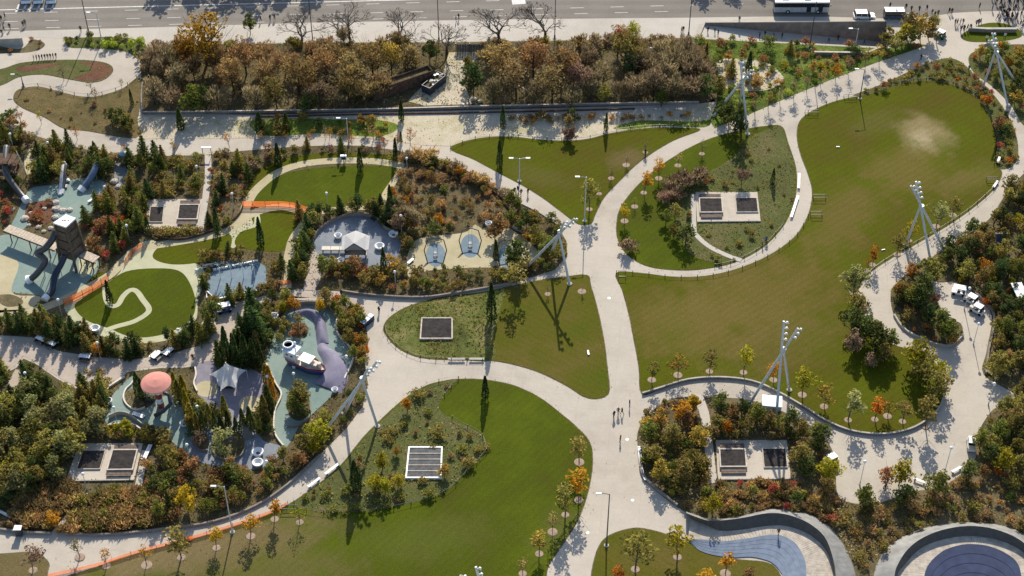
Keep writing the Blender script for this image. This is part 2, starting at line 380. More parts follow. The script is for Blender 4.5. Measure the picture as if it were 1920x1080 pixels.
def area(name, px, z, mat, smooth=True, kind='structure', skirt=0.25, key=None, holes=None, per=5, edge=0):
    """a flat sheet of ground traced in the photograph, with its own edge depth"""
    pp = spline(px, per) if smooth else list(px)
    if key: AREAS[key] = pp
    pts = [G(x, y, z) for x, y in pp]
    loops = [pts]
    if holes:
        loops += [[G(x, y, z) for x, y in h] for h in holes]
    tri = tessellate_polygon(loops)
    flat = [p for lp in loops for p in lp]
    b = MB(); fs = []
    for t in tri:
        a, bb, c = (flat[i] for i in t)
        cr = (bb-a).cross(c-a).z
        if abs(cr) < 1e-9: continue
        fs.append(t if cr > 0 else (t[0], t[2], t[1]))
    b.add(flat, fs)
    for lp in loops:
        n = len(lp); vs = list(lp) + [Vector((p.x, p.y, p.z-skirt)) for p in lp]
        b.add(vs, [(i, (i+1) % n, n+(i+1) % n, n+i) for i in range(n)])
    if edge:
        e = MB(); n = len(pts); sgn = 1 if sum(pts[i].x*pts[(i+1) % n].y-pts[(i+1) % n].x*pts[i].y for i in range(n)) > 0 else -1; out = []
        for i in range(n):
            t = pts[(i+1) % n]-pts[i-1]; t.z = 0
            t = t.normalized() if t.length > 1e-6 else Vector((1, 0, 0)); out.append(Vector((pts[i].x+t.y*edge*sgn, pts[i].y-t.x*edge*sgn, .022)))
        inn = [Vector((q.x, q.y, .022)) for q in pts]
        e.add(inn+out, [(i, (i+1) % n, n+(i+1) % n, n+i) for i in range(n)]); link('edging', e.mesh('edging', M_EDGE), None, None, 'structure')
    return link(name, b.mesh(name, mat), None, None, kind)
def ribbon_pts(px, wid, z):
    c = [G(x, y, z) for x, y in spline(px, 5, False)]
    L, R = [], []
    for i, p in enumerate(c):
        t = (c[min(i+1, len(c)-1)]-c[max(0, i-1)]); t.z = 0; t.normalize(); nrm = Vector((-t.y, t.x, 0))
        wd = wid if not isinstance(wid, (list, tuple)) else wid[0]+(wid[1]-wid[0])*i/(len(c)-1)
        L.append(p+nrm*wd/2); R.append(p-nrm*wd/2)
    return c, L, R
def ribbon(name, px, wid, z, mat, kind='structure', thick=0.2, key=None):
    c, L, R = ribbon_pts(px, wid, z)
    b = MB(); dn = Vector((0, 0, -thick))
    b.grid([L, R]); b.grid([[p+dn for p in L], L]); b.grid([R, [p+dn for p in R]])
    b.grid([[L[0], R[0]], [L[0]+dn, R[0]+dn]]); b.grid([[L[-1], R[-1]], [L[-1]+dn, R[-1]+dn]])
    if key: AREAS[key] = [proj(p) for p in L] + [proj(p) for p in reversed(R)]
    return b.obj(name, mat, None, None, kind)
def wall_along(name, px, h, th, mat, z0=0.0, label=None, cat='wall', group=None, capmat=None, smooth=True, closed=False, curved=True):
    pp = spline(px, 4, closed) if curved else px
    c = [G(x, y, 0) for x, y in pp]
    if closed: c.append(c[0])
    n = len(c); L, R = [], []
    for i, p in enumerate(c):
        t = (c[min(i+1, n-1)]-c[max(0, i-1)]).normalized(); nm = Vector((-t.y, t.x, 0)); L.append(p+nm*th/2); R.append(p-nm*th/2)
    b = MB(); up = Vector((0, 0, z0+h)); dn = Vector((0, 0, z0-0.2))
    b.grid([[p+dn for p in L], [p+up for p in L], [p+up for p in R], [p+dn for p in R]])
    for k in (0, -1): b.add([L[k]+dn, L[k]+up, R[k]+up, R[k]+dn], [(0, 1, 2, 3)])
    if not capmat:
        o = b.obj(name, mat)
    else:
        o = empty(name, c[0]); inv = -c[0]
        b.v = [tuple(Vector(v)+inv) for v in b.v]; b.obj('wall_body', mat, o)
        k = MB(); e = 0.05; L2 = [c[i]+(L[i]-c[i])*(1+2*e/th) for i in range(n)]; R2 = [c[i]+(R[i]-c[i])*(1+2*e/th) for i in range(n)]
        u0 = Vector((0, 0, z0+h+0.003)); u1 = Vector((0, 0, z0+h+0.09))
        k.grid([[p+u0+inv for p in L2], [p+u1+inv for p in L2], [p+u1+inv for p in R2], [p+u0+inv for p in R2], [p+u0+inv for p in L2]])
        for q in (0, -1): k.add([L2[q]+u0+inv, L2[q]+u1+inv, R2[q]+u1+inv, R2[q]+u0+inv], [(0, 1, 2, 3)])
        k.obj('coping', capmat, o)
    if label: tag(o, label, cat, group)
    return o
# ------------------------------------------------------------------ ground, road, pavements
TRENCH = [(1322,44),(1500,42.6),(1662,41.5),(1664,88),(1600,85),(1500,80),(1400,75),(1312,68)]
KERB = [(-900,92),(-300,71),(0,59),(325,50),(600,42),(960,36),(1290,33),(1440,31),(1560,31.5),(1700,36),(1745,31),(1790,24),(1850,21),(1920,20),(2300,20),(2900,22)]
area('ground', [(-6000,-1500),(8000,-1500),(8000,3800),(-6000,3800)], -0.30, M_SOIL, smooth=False, holes=[TRENCH])
area('road', [(-2600,-700),(4800,-700),(4800,60)]+[(x, y+3) for x, y in reversed(KERB)]+[(-2600,160)], -0.13, M_ROAD, smooth=False, skirt=0.12)
area('pavement', [(2900,22),(2900,2300),(-900,2300)]+KERB[:-1], 0.0, M_CONC, smooth=False, holes=[TRENCH])
# lane paint on the road
def paint_line(px, wid, dash=None, name='lane_marking'):
    b = MB(); P0, P1 = G(*px[0], -0.126), G(*px[1], -0.126); d = (P1-P0); L = d.length; d.normalize(); nm = Vector((-d.y, d.x, 0))*wid/2
    s = 0.0
    while s < L:
        e = min(L, s+(dash[0] if dash else L)); a, c = P0+d*s, P0+d*e
        b.add([a-nm, c-nm, c+nm, a+nm], [(0, 1, 2, 3)]); s += (dash[0]+dash[1]) if dash else L+1
    return b.obj(name, M_WHITEPAINT, kind='structure')
paint_line([(-300,48),(1440,6)], .14, (3, 6)); paint_line([(-300,62),(1300,20)], .14, (3, 6)); paint_line([(-300,33),(1440,-12)], .14, (3, 6))
paint_line([(-300,26),(1800,-26)], .3); paint_line([(960,3.5),(985,2.0)], 2.2)
for k in range(6): paint_line([(30+k*13,22),(36+k*13,8)], .45, name='crossing_bar')
# sidewalk strip along the road (paler)
area('sidewalk', [(-400,75)]+[(x, y+0.6) for x, y in KERB[2:8]]+[(1310,46),(1304,66),(1290,70),(1000,76),(860,78),(640,79),(480,81),(330,84),(262,77),(150,73),(85,71),(0,68),(-400,80)], 0.012, M_WALK, smooth=False, skirt=0.1)

# ------------------------------------------------------------------ top strip: woodland, sand, green slope
area('woodland_floor', [(262,90),(330,84),(480,82),(640,80),(860,79),(1000,77),(1290,71),(1345,120),(1345,190),(1300,195),(900,206),(480,215),(268,212)], .03, M_SOIL_D, smooth=False, key='wood')
area('sandy_clearing', [(842,98),(905,98),(880,125),(868,150),(885,195),(795,198),(765,190),(788,165),(830,140)], .05, M_SAND, smooth=False)
area('sandy_ground', [(250,218),(400,222),(560,222),(750,218),(960,215),(1150,214),(1310,203),(1338,185),(1350,205),(1325,236),(1240,237),(1150,246),(1100,257),(1040,260),(960,253),(890,257),(845,274),(790,272),(700,260),(560,256),(400,260),(255,260)], .03, M_SAND, smooth=False, key='sand')
area('grass_patch', [(470,226),(560,222),(640,224),(700,224),(742,232),(740,246),(700,256),(600,250),(540,254),(490,252)], .05, ground_mat('bright_weeds', [(.10,.11,.03),(.11,.16,.02),(.20,.19,.07)], .2, .8, fine=.35), key='weeds')
area('grass_patch', [(1150,240),(1200,226),(1290,228),(1330,225),(1320,238),(1240,236),(1180,242)], .05, MATS['bright_weeds'], key='weeds2')
area('green_slope', [(1294,72),(1400,77),(1500,83),(1600,88),(1664,91),(1700,80),(1738,84),(1700,98),(1640,118),(1560,148),(1480,181),(1400,216),(1340,240),(1330,225),(1345,190),(1345,120)], .05, ground_mat('green_slope_planting', [(.055,.075,.02),(.085,.125,.02),(.17,.18,.06)], .12, .7, fine=.4, bump=.8), smooth=False, key='slope')
area('sandy_patch', [(1345,110),(1400,112),(1440,118),(1470,150),(1430,170),(1360,165),(1348,140)], .07, M_SAND)
# top-left serpentine beds
area('planting_bed', [(-60,172),(-60,134),(0,130),(40,118),(100,113),(160,113),(200,119),(211,132),(196,148),(170,154),(130,148),(80,139),(35,144),(0,160)], .05, M_SOIL_G, key='bedA', edge=.16)
area('mulch_patch', [(150,118),(185,117),(206,126),(208,136),(193,147),(170,152),(140,146),(160,138),(175,128)], .06, M_MULCHRED)
area('mulch_patch', [(30,128),(80,120),(120,118),(90,126),(50,134)], .06, M_MULCHRED)
area('planting_bed', [(27,188),(30,172),(46,165),(75,163),(110,172),(150,181),(185,180),(230,166),(258,146),(266,160),(262,190),(258,225),(256,258),(165,245),(120,240),(85,220),(45,203)], .05, ground_mat('dry_meadow', [(.085,.07,.03),(.12,.095,.042),(.155,.115,.055)], .1, .6, fine=.35), key='bedB', edge=.16)
area('planting_bed', [(125,74),(160,70),(230,70),(270,80),(276,100),(262,112),(240,98),(205,92),(160,90),(130,88)], .05, M_SOIL_G, key='bedC')
area('planting_bed', [(-40,80),(35,92),(60,74),(84,82),(70,94),(30,99),(-40,98)], .05, M_SOIL, key='bedD')

# ------------------------------------------------------------------ big right lawn and its edges
L1 = [(1650,172),(1690,157),(1740,151),(1790,160),(1828,180),(1855,215),(1867,262),(1866,305),(1878,325),(1862,355),(1820,392),(1770,426),(1715,458),(1660,490),(1622,518),(1608,545),(1606,575),(1630,612),(1670,645),(1730,662),(1762,692),(1772,730),(1755,770),(1715,800),(1660,813),(1600,808),(1550,790),(1510,765),(1460,736),(1410,715),(1350,708),(1290,712),(1240,727),(1204,738),(1199,690),(1190,640),(1180,590),(1168,545),(1156,512),(1200,512),(1260,519),(1320,518),(1380,505),(1440,480),(1490,445),(1515,405),(1524,365),(1517,330),(1502,290),(1495,255),(1500,228),(1520,210),(1560,192),(1605,181)]
area('lawn', L1, .05, M_LAWN, key='L1', edge=.16, per=4)
area('planting_bed', [(1600,179),(1650,160),(1720,128),(1770,110),(1800,116),(1832,146),(1872,190),(1900,240),(1908,285),(1896,312),(1868,312),(1869,262),(1857,214),(1829,178),(1790,158),(1740,149),(1690,155),(1650,170)], .04, M_SOIL_G, key='bedP', edge=.16, per=4)
# top right beds
area('planting_bed', [(1816,108),(1835,93),(1880,84),(1960,86),(2100,110),(2100,300),(1940,250),(1895,196),(1858,160),(1826,136)], .05, M_SOIL_G, key='bedQ')
area('grass_island', [(1804,66),(1822,54),(1850,44),(1880,44),(1908,54),(1914,68),(1880,76),(1835,78),(1810,75)], .05, M_LAWN_G, key='isl', edge=.16)
# upper middle lawn
area('lawn', [(845,278),(890,261),(950,256),(1010,262),(1055,264),(1100,261),(1150,249),(1220,240),(1290,240),(1311,244),(1260,264),(1200,302),(1160,340),(1132,370),(1116,400),(1108,418),(1086,420),(1060,402),(1020,372),(980,347),(940,326),(890,299)], .05, M_LAWN, key='L2', edge=.16)
# circle garden
area('lawn', [(1312,268),(1252,302),(1202,342),(1166,386),(1157,420),(1160,450),(1180,480),(1220,500),(1280,506),(1330,502),(1380,490),(1430,463),(1466,426),(1484,390),(1493,352),(1491,312),(1477,268),(1466,238),(1440,236),(1380,246)], .05, M_LAWN_G, key='L3', edge=.16)
area('planting_bed', [(1290,335),(1330,322),(1380,290),(1400,262),(1450,238),(1466,240),(1476,270),(1489,312),(1491,352),(1482,390),(1464,424),(1428,461),(1388,486),(1350,492),(1300,480),(1272,440),(1262,400),(1240,380),(1245,350)], .06, M_SOIL_G, key='bedL3')
# bed and lawn east of the crossing
area('lawn', [(735,592),(770,573),(830,557),(900,549),(960,536),(1010,526),(1060,519),(1100,516),(1107,535),(1121,585),(1132,640),(1138,690),(1140,738),(1103,746),(1060,721),(1010,697),(960,682),(915,675),(850,674),(790,670),(750,654),(726,630),(720,612)], .05, M_LAWN_O, key='L4', edge=.16, per=4)
area('planting_bed', [(736,593),(770,575),(830,559),(900,551),(945,541),(938,580),(926,630),(924,674),(850,672),(790,668),(752,652),(728,629),(722,612)], .06, ground_mat('grassy_groundcover', [(.065,.07,.022),(.10,.115,.03),(.18,.16,.065)], .15, .9, fine=.45, bump=.9), key='bedL4')
# bottom lawn
area('lawn', [(835,714),(860,711),(905,712),(960,722),(1010,745),(1050,775),(1085,805),(1106,832),(1110,870),(1102,920),(1085,970),(1060,1012),(1030,1055),(980,1130),(700,1200),(300,1160),(120,1096),(180,1064),(260,1037),(340,1017),(420,993),(500,966),(550,941),(600,906),(640,872),(680,822),(720,782),(760,747),(800,723)], .05, M_LAWN_G, key='L5', edge=.16)
area('planting_bed', [(858,712),(835,738),(823,765),(850,786),(903,815),(912,845),(880,880),(830,925),(760,946),(700,957),(620,961),(562,953),(552,942),(602,907),(642,873),(682,823),(722,783),(762,749),(802,725),(836,715)], .062, M_SOIL_G, key='bedL5', per=4)
area('lawn', [(1185,991),(1140,1006),(1119,1036),(1108,1095),(1110,1180),(1400,1190),(1470,1120),(1462,1078),(1440,1056),(1380,1049),(1330,1039),(1300,1022),(1260,1006),(1220,994)], .05, M_LAWN_O, key='L6', edge=.16)
area('lawn', [(-120,1046),(0,1039),(60,1036),(84,1048),(90,1066),(60,1100),(-120,1180)], .05, M_LAWN_D, key='L0', edge=.16)

# ------------------------------------------------------------------ right hand beds
area('planting_bed', [(1200,852),(1197,812),(1215,781),(1250,752),(1300,744),(1350,746),(1410,752),(1480,778),(1530,806),(1558,842),(1565,880),(1574,935),(1640,946),(1700,925),(1760,915),(1800,893),(1830,862),(1832,820),(1862,770),(1896,754),(1901,736),(1846,702),(1851,660),(1861,592),(1831,555),(1792,528),(1760,528),(1745,515),(1752,480),(1800,450),(1856,411),(1898,350),(1960,310),(2150,300),(2150,1200),(1600,1200),(1560,1005),(1480,956),(1420,963),(1350,972),(1310,969),(1270,949),(1226,914),(1203,888)], .05, M_SOIL, smooth=True, key='bedR', edge=.16, per=4)
area('planting_bed', [(1670,548),(1676,590),(1702,622),(1770,648),(1803,629),(1800,605),(1768,596),(1757,560),(1749,535),(1752,505),(1745,490),(1712,505),(1684,528)], .056, M_SOIL, smooth=True, key='bedI', per=4)
area('path', [(1290,738),(1318,741),(1330,775),(1333,800),(1345,905),(1327,906),(1318,800),(1310,768)], .06, M_WALK, smooth=False, key='rp3')

# ------------------------------------------------------------------ left: playground beds
area('planting_bed', [(-60,236),(0,240),(60,252),(110,268),(200,289),(250,293),(380,291),(440,284),(520,277),(600,273),(680,273),(740,281),(790,293),(850,311),(915,346),(960,376),(1010,401),(1046,424),(1062,452),(1064,480),(1040,506),(960,531),(860,549),(790,557),(700,553),(640,546),(560,541),(500,553),(430,569),(395,586),(377,605),(385,620),(372,648),(330,660),(250,674),(180,669),(110,658),(60,632),(-60,625)], .04, M_SOIL_D, smooth=False, key='B1')
area('planting_bed', [(-60,705),(10,700),(30,690),(44,672),(70,684),(110,712),(170,742),(205,728),(240,697),(300,690),(340,690),(395,682),(425,655),(452,628),(472,598),(482,572),(520,557),(556,562),(575,563),(582,563),(640,566),(682,588),(691,640),(684,680),(690,720),(680,762),(650,802),(600,852),(540,907),(480,947),(400,977),(300,992),(200,1001),(110,999),(0,991),(-60,988)], .04, M_SOIL_D, smooth=False, key='B2')
# rubber play surfaces
area('play_surface', [(30,404),(45,372),(60,352),(100,346),(150,334),(190,338),(200,358),(172,395),(142,420),(112,425),(92,402),(70,396),(44,430),(20,428)], .06, M_TEAL, key='c1')
area('play_surface', [(-60,470),(8,440),(60,452),(110,470),(182,478),(176,520),(150,545),(112,560),(62,552),(0,548),(-60,545)], .064, M_TEAL, key='c2')
area('play_surface', [(-60,485),(32,487),(22,548),(75,556),(60,577),(30,583),(-60,586)], .068, M_BEIGE, key='c3')
area('play_surface', [(48,282),(78,284),(80,322),(50,326)], .06, M_BEIGE)
area('play_surface', [(150,482),(180,490),(176,505),(152,520)], .07, M_BEIGE2)
area('path', [(120,572),(150,557),(218,518),(240,478),(262,456),(292,452),(302,478),(330,490),(372,496),(385,520),(372,560),(366,602),(330,632),(280,643),(228,640),(176,624),(138,602)], .06, M_BEIGE2, key='ring')
area('lawn', [(140,576),(152,561),(200,531),(236,509),(290,503),(336,508),(358,535),(367,572),(354,602),(308,626),(250,632),(206,616),(162,600)], .085, M_LAWN_G, key='L7')
ribbon('path', [(197,538),(199,560),(208,573),(221,571),(231,555),(244,544),(256,546),(268,562),(279,578),(274,589),(250,603),(218,612),(196,620)], 1.05, .095, M_BEIGE2)
area('lawn', [(286,480),(300,463),(345,456),(400,448),(432,440),(430,466),(400,476),(370,492),(330,496),(300,491)], .066, M_LAWN, key='L8')
area('path', [(430,436),(446,424),(458,426),(448,437),(442,462),(432,462)], .062, M_BEIGE2)
area('lawn', [(472,410),(505,395),(535,393),(556,402),(560,420),(547,450),(535,468),(510,472),(444,462),(450,436),(482,424)], .066, M_LAWN, key='L9')
area('lawn', [(470,377),(490,352),(530,327),(600,314),(680,310),(745,314),(754,326),(732,346),(716,370),(690,383),(600,389),(545,386),(490,382)], .066, M_LAWN_G, key='L10')
area('lawn', [(464,360),(472,330),(502,308),(560,292),(620,287),(735,290),(748,299),(680,298),(590,302),(522,317),(482,344)], .066, M_LAWN, key='L11')
area('path', [(440,436),(462,402),(474,412),(484,424),(464,432),(448,440)], .064, M_BEIGE2)
area('path', [(478,404),(486,402),(488,420),(478,424)], .07, M_BEIGE2)
ribbon('path', [(-60,594),(0,593),(50,586),(110,566),(160,541),(205,516),(235,486),(262,466),(330,454),(390,443),(432,430),(456,405),(462,385),(480,356),(520,324),(570,307),(640,301),(710,303),(757,312)], 1.9, .072, M_BEIGE, key='rb1')
ribbon('path', [(446,420),(474,400),(520,388),(556,393),(573,405),(567,425),(550,450),(541,490),(536,540)], 2.0, .076, M_BEIGE, key='rb2')
ribbon('path', [(560,405),(620,394),(690,388),(735,385)], 1.6, .080, M_BEIGE)
ribbon('path', [(757,312),(742,335),(725,360),(718,375)], 1.4, .084, M_BEIGE)
area('grass_strip', [(-60,582),(40,580),(90,566),(150,540),(176,516),(190,510),(200,516),(160,538),(110,563),(50,583),(-60,590)], .068, M_LAWN_G)
area('path', [(586,452),(611,458),(600,526),(590,545),(568,543),(574,520)], .06, M_PINK, smooth=False)
area('path', [(384,291),(396,291),(397,330),(390,380),(381,432),(370,432),(378,380),(384,330)], .06, M_WALK, smooth=False, key='vpath')
area('play_surface', [(586,452),(600,432),(632,413),(670,404),(705,411),(722,430),(746,440),(752,462),(738,494),(715,503),(640,503),(606,490),(592,470)], .066, M_SLATE, key='c4')
area('play_surface', [(764,480),(775,455),(800,444),(870,436),(890,421),(905,428),(930,418),(955,428),(985,448),(1008,470),(1012,486),(960,500),(880,502),(800,508),(772,520),(764,512)], .066, M_BEIGE, key='c5')
for cx, cy in ((817,478),(882,461),(952,482)):
    area('play_surface', [(cx+18*math.cos(k*math.pi/6), cy+22*math.sin(k*math.pi/6)) for k in range(12)], .072, M_BLUE_R)
area('play_surface', [(388,520),(400,508),(484,491),(498,500),(500,535),(480,545),(402,560),(390,545)], .066, M_BLUE_R, smooth=False, key='c6')
area('play_surface', [(505,655),(515,628),(524,600),(540,580),(575,571),(612,578),(630,596),(632,626),(652,648),(662,672),(645,712),(622,742),(590,772),(562,798),(545,828),(532,840),(514,812),(515,772),(527,742),(516,720),(500,684)], .066, M_TEAL, key='c7', per=4)
area('play_surface', [(352,800),(380,790),(440,778),(478,800),(494,826),(530,838),(520,858),(480,880),(400,872),(366,862),(354,842)], .07, M_SLATE, key='c8')
area('play_surface', [(194,782),(206,748),(234,716),(256,702),(256,722),(238,736),(236,755),(252,770),(280,762),(300,745),(338,742),(354,765),(356,845),(340,842),(300,812),(250,802),(212,800)], .074, M_TEAL, key='c9')
area('play_surface', [(366,690),(386,677),(420,680),(470,690),(496,712),(497,742),(478,765),(450,795),(400,765),(368,735)], .078, M_PURPLE, key='c10')
for cx, cy, rx, ry in ((387,729,21,15),(470,757,22,15)):
    area('play_surface', [(cx+rx*math.cos(k*math.pi/6), cy+ry*math.sin(k*math.pi/6)) for k in range(12)], .084, M_BEIGE)
# thin service path bottom left, mid path
ribbon('path', [(98,1003),(118,978),(145,946),(166,926)], .8, .06, M_WALK, key='thinp')
ribbon('path', [(30,745),(26,722),(40,694)], 2.2, .05, M_PINK, key='mp')
area('paving', [(-60,632),(60,640),(110,664),(180,676),(252,681),(332,667),(380,652),(394,625),(386,608),(402,592),(436,576),(505,560),(560,548),(640,553),(676,560),(676,584),(640,562),(580,558),(520,552),(480,566),(468,596),(450,624),(424,650),(394,678),(340,686),(300,686),(238,693),(203,724),(170,738),(110,708),(70,680),(44,668),(28,686),(10,696),(-60,700)], .02, M_PINK, smooth=False)
area('paving', [(60,655),(110,668),(180,680),(200,700),(180,735),(140,722),(100,700),(70,680)], .026, M_PINK)
# planting islands in the courts
area('planting_bed', [(545,608),(560,603),(575,610),(578,622),(570,634),(552,630),(544,620)], .09, M_SOIL, key='i1')
area('planting_bed', [(236,735),(250,728),(272,735),(278,752),(262,766),(245,760),(237,750)], .09, M_SOIL, key='i2')
area('planting_bed', [(540,740),(560,725),(578,742),(580,770),(565,788),(545,782),(538,760)], .09, M_SOIL, key='i3')
area('planting_bed', [(398,836),(408,812),(440,808),(458,824),(454,848),(430,860),(406,856)], .09, M_SOIL, key='i4')
area('planting_bed', [(362,815),(380,808),(392,826),(386,842),(366,838)], .09, M_SOIL, key='i5')
area('mulch_mound', [(50,385),(70,378),(95,376),(102,395),(92,418),(60,424),(48,410)], .09, M_MULCHRED, key='i6')
area('planting_bed', [(-10,556),(20,552),(42,562),(38,572),(10,574)], .09, M_SOIL, key='i7')
AVOID_ALL = ['rp1','rp2','rp3','thinp','mp']
# ------------------------------------------------------------------ garage vent courts
def bil(c, u, v):
    (a, b, d, e) = c
    return ((a[0]*(1-u)+b[0]*u)*(1-v)+(e[0]*(1-u)+d[0]*u)*v, (a[1]*(1-u)+b[1]*u)*(1-v)+(e[1]*(1-u)+d[1]*u)*v)
def gquad(c, u0, v0, u1, v1, org):
    return [tuple((G(*bil(c, u, v))-org)[:2]) for u, v in ((u0, v1), (u1, v1), (u1, v0), (u0, v0))]
def grate(root, c, u0, v0, u1, v1, org, rim=.2, h=.45, bars=24, rimmat=None, cross=0, barmat=None):
    """one grate: a kerb round a dark shaft and parallel steel bars"""
    o = gquad(c, u0, v0, u1, v1, org); w = (Vector(o[1])-Vector(o[0])).length; d = (Vector(o[3])-Vector(o[0])).length
    fu, fv = rim/w*(u1-u0), rim/d*(v1-v0)
    i = gquad(c, u0+fu, v0+fv, u1-fu, v1-fv, org)
    b = MB()
    for k in range(4): b.prism([o[k], o[(k+1) % 4], i[(k+1) % 4], i[k]], .05, h)
    cb = b.obj('kerb', rimmat or M_STONE, root)
    s = MB(); s.prism(i, .10, .14); s.obj('shaft_floor', M_PIT, root)
    g = MB(); n = bars
    for k in range(n):
        f0, f1 = (k+.1)/n, (k+.8)/n
        A = [Vector(i[3]).lerp(Vector(i[0]), f0), Vector(i[2]).lerp(Vector(i[1]), f0), Vector(i[2]).lerp(Vector(i[1]), f1), Vector(i[3]).lerp(Vector(i[0]), f1)]
        g.prism([tuple(p) for p in A], h-.2, h-.08)
    g.obj('grate', barmat or M_GRATE, root)
    if cross:
        x = MB()
        for k in range(1, cross+1):
            f = k/(cross+1); t = .08/d
            A = [Vector(i[3]).lerp(Vector(i[0]), f-t), Vector(i[2]).lerp(Vector(i[1]), f-t), Vector(i[2]).lerp(Vector(i[1]), f+t), Vector(i[3]).lerp(Vector(i[0]), f+t)]
            x.prism([tuple(p) for p in A], h-.06, h)
        x.obj('cross_bar', M_STONE, root)
    return i
def vent_court(c, left, right, label, front=True, wallc=None):
    AREAS['v%d' % len(AREAS)] = list(c); AVOID_ALL.append('v%d' % (len(AREAS)-1))
    org = G(*bil(c, .5, .5)); root = empty('vent_court', org); tag(root, label, 'vent court')
    b = MB(); b.prism(gquad(c, 0, 0, 1, 1, org), -.2, .13); b.obj('slab', M_PINKSLAB, root)
    for p in (left, right):
        u0, v0, u1, v1 = p
        if p is left:
            # two slatted benches of timber before and behind the raised grate
            for (a, e) in ((v0-.16, v0-.02), (v1+.03, v1+.17)):
                bx = MB(); q = gquad(c, u0, a, u1, e, org)
                for k in range(3):
                    f0, f1 = k/3+.03, (k+1)/3-.03
                    A = [Vector(q[3]).lerp(Vector(q[0]), f0), Vector(q[2]).lerp(Vector(q[1]), f0), Vector(q[2]).lerp(Vector(q[1]), f1), Vector(q[3]).lerp(Vector(q[0]), f1)]
                    s = MB(); s.prism([tuple(x) for x in A], .13, .42); s.obj('slat', M_BENCHW, root)
            grate(root, c, u0-.02, v0-.01, u1+.02, v1+.02, org, rim=.24, h=.62)
        else:
            grate(root, c, u0, v0, u1, v1, org, rim=.12, h=.36, bars=24)
    if front:
        f = gquad(c, 0, 1.0, 1, 1.05, org); s = MB(); s.prism(f, -.2, .05); 
        for k, (ua, ub) in enumerate(((0, .33), (.335, .665), (.67, 1.0))):
            s = MB(); s.prism(gquad(c, ua, 1.003, ub, 1.03, org), -.2, .30); s.obj('front_kerb', M_CONCW, root)
    return root
M_PINKSLAB = ground_mat('court_slab', [(.42,.36,.29), (.47,.41,.33), (.50,.44,.36)], .1, .8, fine=.06, finescale=4, joints=(1.6, 1.6, 0.0, .05), bump=.03)
M_BENCHW = plain('brown_slats', (.16,.125,.10), .8, var=.2, scale=2)
vent_court([(1304,361),(1420,361),(1426,415),(1307,416)], (.06,.26,.40,.74), (.63,.22,.98,.72), 'pale vent court with two dark grates inside the round garden')
vent_court([(1342,826),(1475,826),(1483,898),(1346,899)], (.05,.27,.39,.72), (.64,.23,.97,.73), 'pale vent court with two grates in the shrub bed below the white shed')
vent_court([(148,832),(268,832),(252,900),(124,902)], (.58,.22,.94,.76), (.10,.20,.46,.72), 'pale vent court beside dark bushes at the lower left')
vent_court([(277,374),(381,374),(372,430),(272,430)], (.60,.24,.95,.72), (.06,.28,.32,.80), 'pale vent court beside the straight path in the playground planting')
def grate_pad(c, label, cross, rimmat, bars=30, barmat=None):
    AREAS['v%d' % len(AREAS)] = list(c); AVOID_ALL.append('v%d' % (len(AREAS)-1))
    org = G(*bil(c, .5, .5)); root = empty('floor_grate', org); tag(root, label, 'grate')
    grate(root, c, 0, 0, 1, 1, org, rim=.24, h=.42, bars=bars, rimmat=rimmat, cross=cross, barmat=barmat)
grate_pad([(790,598),(849,598),(849,638),(787,638)], 'square dark grate with pale kerb in the grassy oval bed', 0, M_STONE)
grate_pad([(766,840),(830,840),(828,899),(760,899)], 'square grey grate with white frame and cross bars in the lower shrub bed', 4, M_WHITE, 30, M_GRATEL)
ribbon('path', [(1300,364),(1301,428),(1306,441),(1330,462),(1362,478),(1390,488)], 1.0, .09, M_WALK, key='rp1')
ribbon('path', [(272,844),(266,880),(258,916)], 1.1, .09, M_WALK, key='rp2')

# ------------------------------------------------------------------ light masts of three crossing poles
def px_to_x(X, cx):               # shift a point sideways so that it shows at column cx
    v = X-Vector((0, 0, CAM_H)); d = v.y*_cp-v.z*_sp; X.x = (cx-960)/FPX*d; return X
def flood_mesh():
    b = MB(); b.tube([(0, -.32, 0), (0, .05, 0)], [.15, .29], 12, 0); b.tube([(0, .05, 0), (0, .09, 0)], [.31, .31], 12, 1); b.tube([(0, -.1, 0), (0, -.1, .45)], .05, 5, 0); return b.mesh('floodlight', [M_WHITE, M_GREYM], True)
FLOOD = flood_mesh()
def mast(feet, X, t, label, gp=None, r=.23):
    F = [G(*f) for f in feet]; m = (F[0]+F[1]+F[2])/3 if gp is None else G(*gp)
    mx, my = proj(m); z = hgt(mx, my, X[1]); C = px_to_x(Vector((m.x, m.y, z)), X[0])
    root = empty('light_mast', m); tag(root, label, 'light mast', 'crossed pole light masts')
    for k in range(3):
        d = (C-F[k]); side = Vector((-d.y, d.x, 0)).normalized()*.3*(1 if k % 2 else -1)
        if k == 2: side = Vector((0, 0, 0))
        E = F[k]+(d+side)*t[k]
        b = MB(); b.tube([F[k]-m-Vector((0, 0, .1)), F[k]+(E-F[k])*.5-m, E-m], [r, r, r*.82], 10); b.obj('pole', M_GREYM, root, smooth=False)
        f = MB(); f.lathe([(.5, -.1), (.5, .18), (.34, .25)], F[k]-m, 10); f.obj('footing', M_CONCW, root)
        if t[k] > 1.15:
            dn = (E-F[k]).normalized()
            for j in range(3 if k != 1 else 4):
                o = link('floodlight', FLOOD, root); off = Vector((.5 if k % 2 == 0 else .55, -.15, 0))
                o.location = E-dn*(.25+1.05*j)-m+off; o.rotation_euler = (math.radians(-30), 0, math.radians(180 if k else 150))
                if j == 0: pass
            for j in range(3 if k != 1 else 4):
                a = MB(); p = E-dn*(.25+1.05*j)-m; a.tube([p, p+Vector((.55, -.12, .05))], .06, 5); a.obj('bracket', M_GREYM, root)
    cl = MB(); cl.tube([C-m-Vector((0, 0, .25)), C-m+Vector((0, 0, .25))], .5, 8); cl.obj('collar', M_GREYM, root)
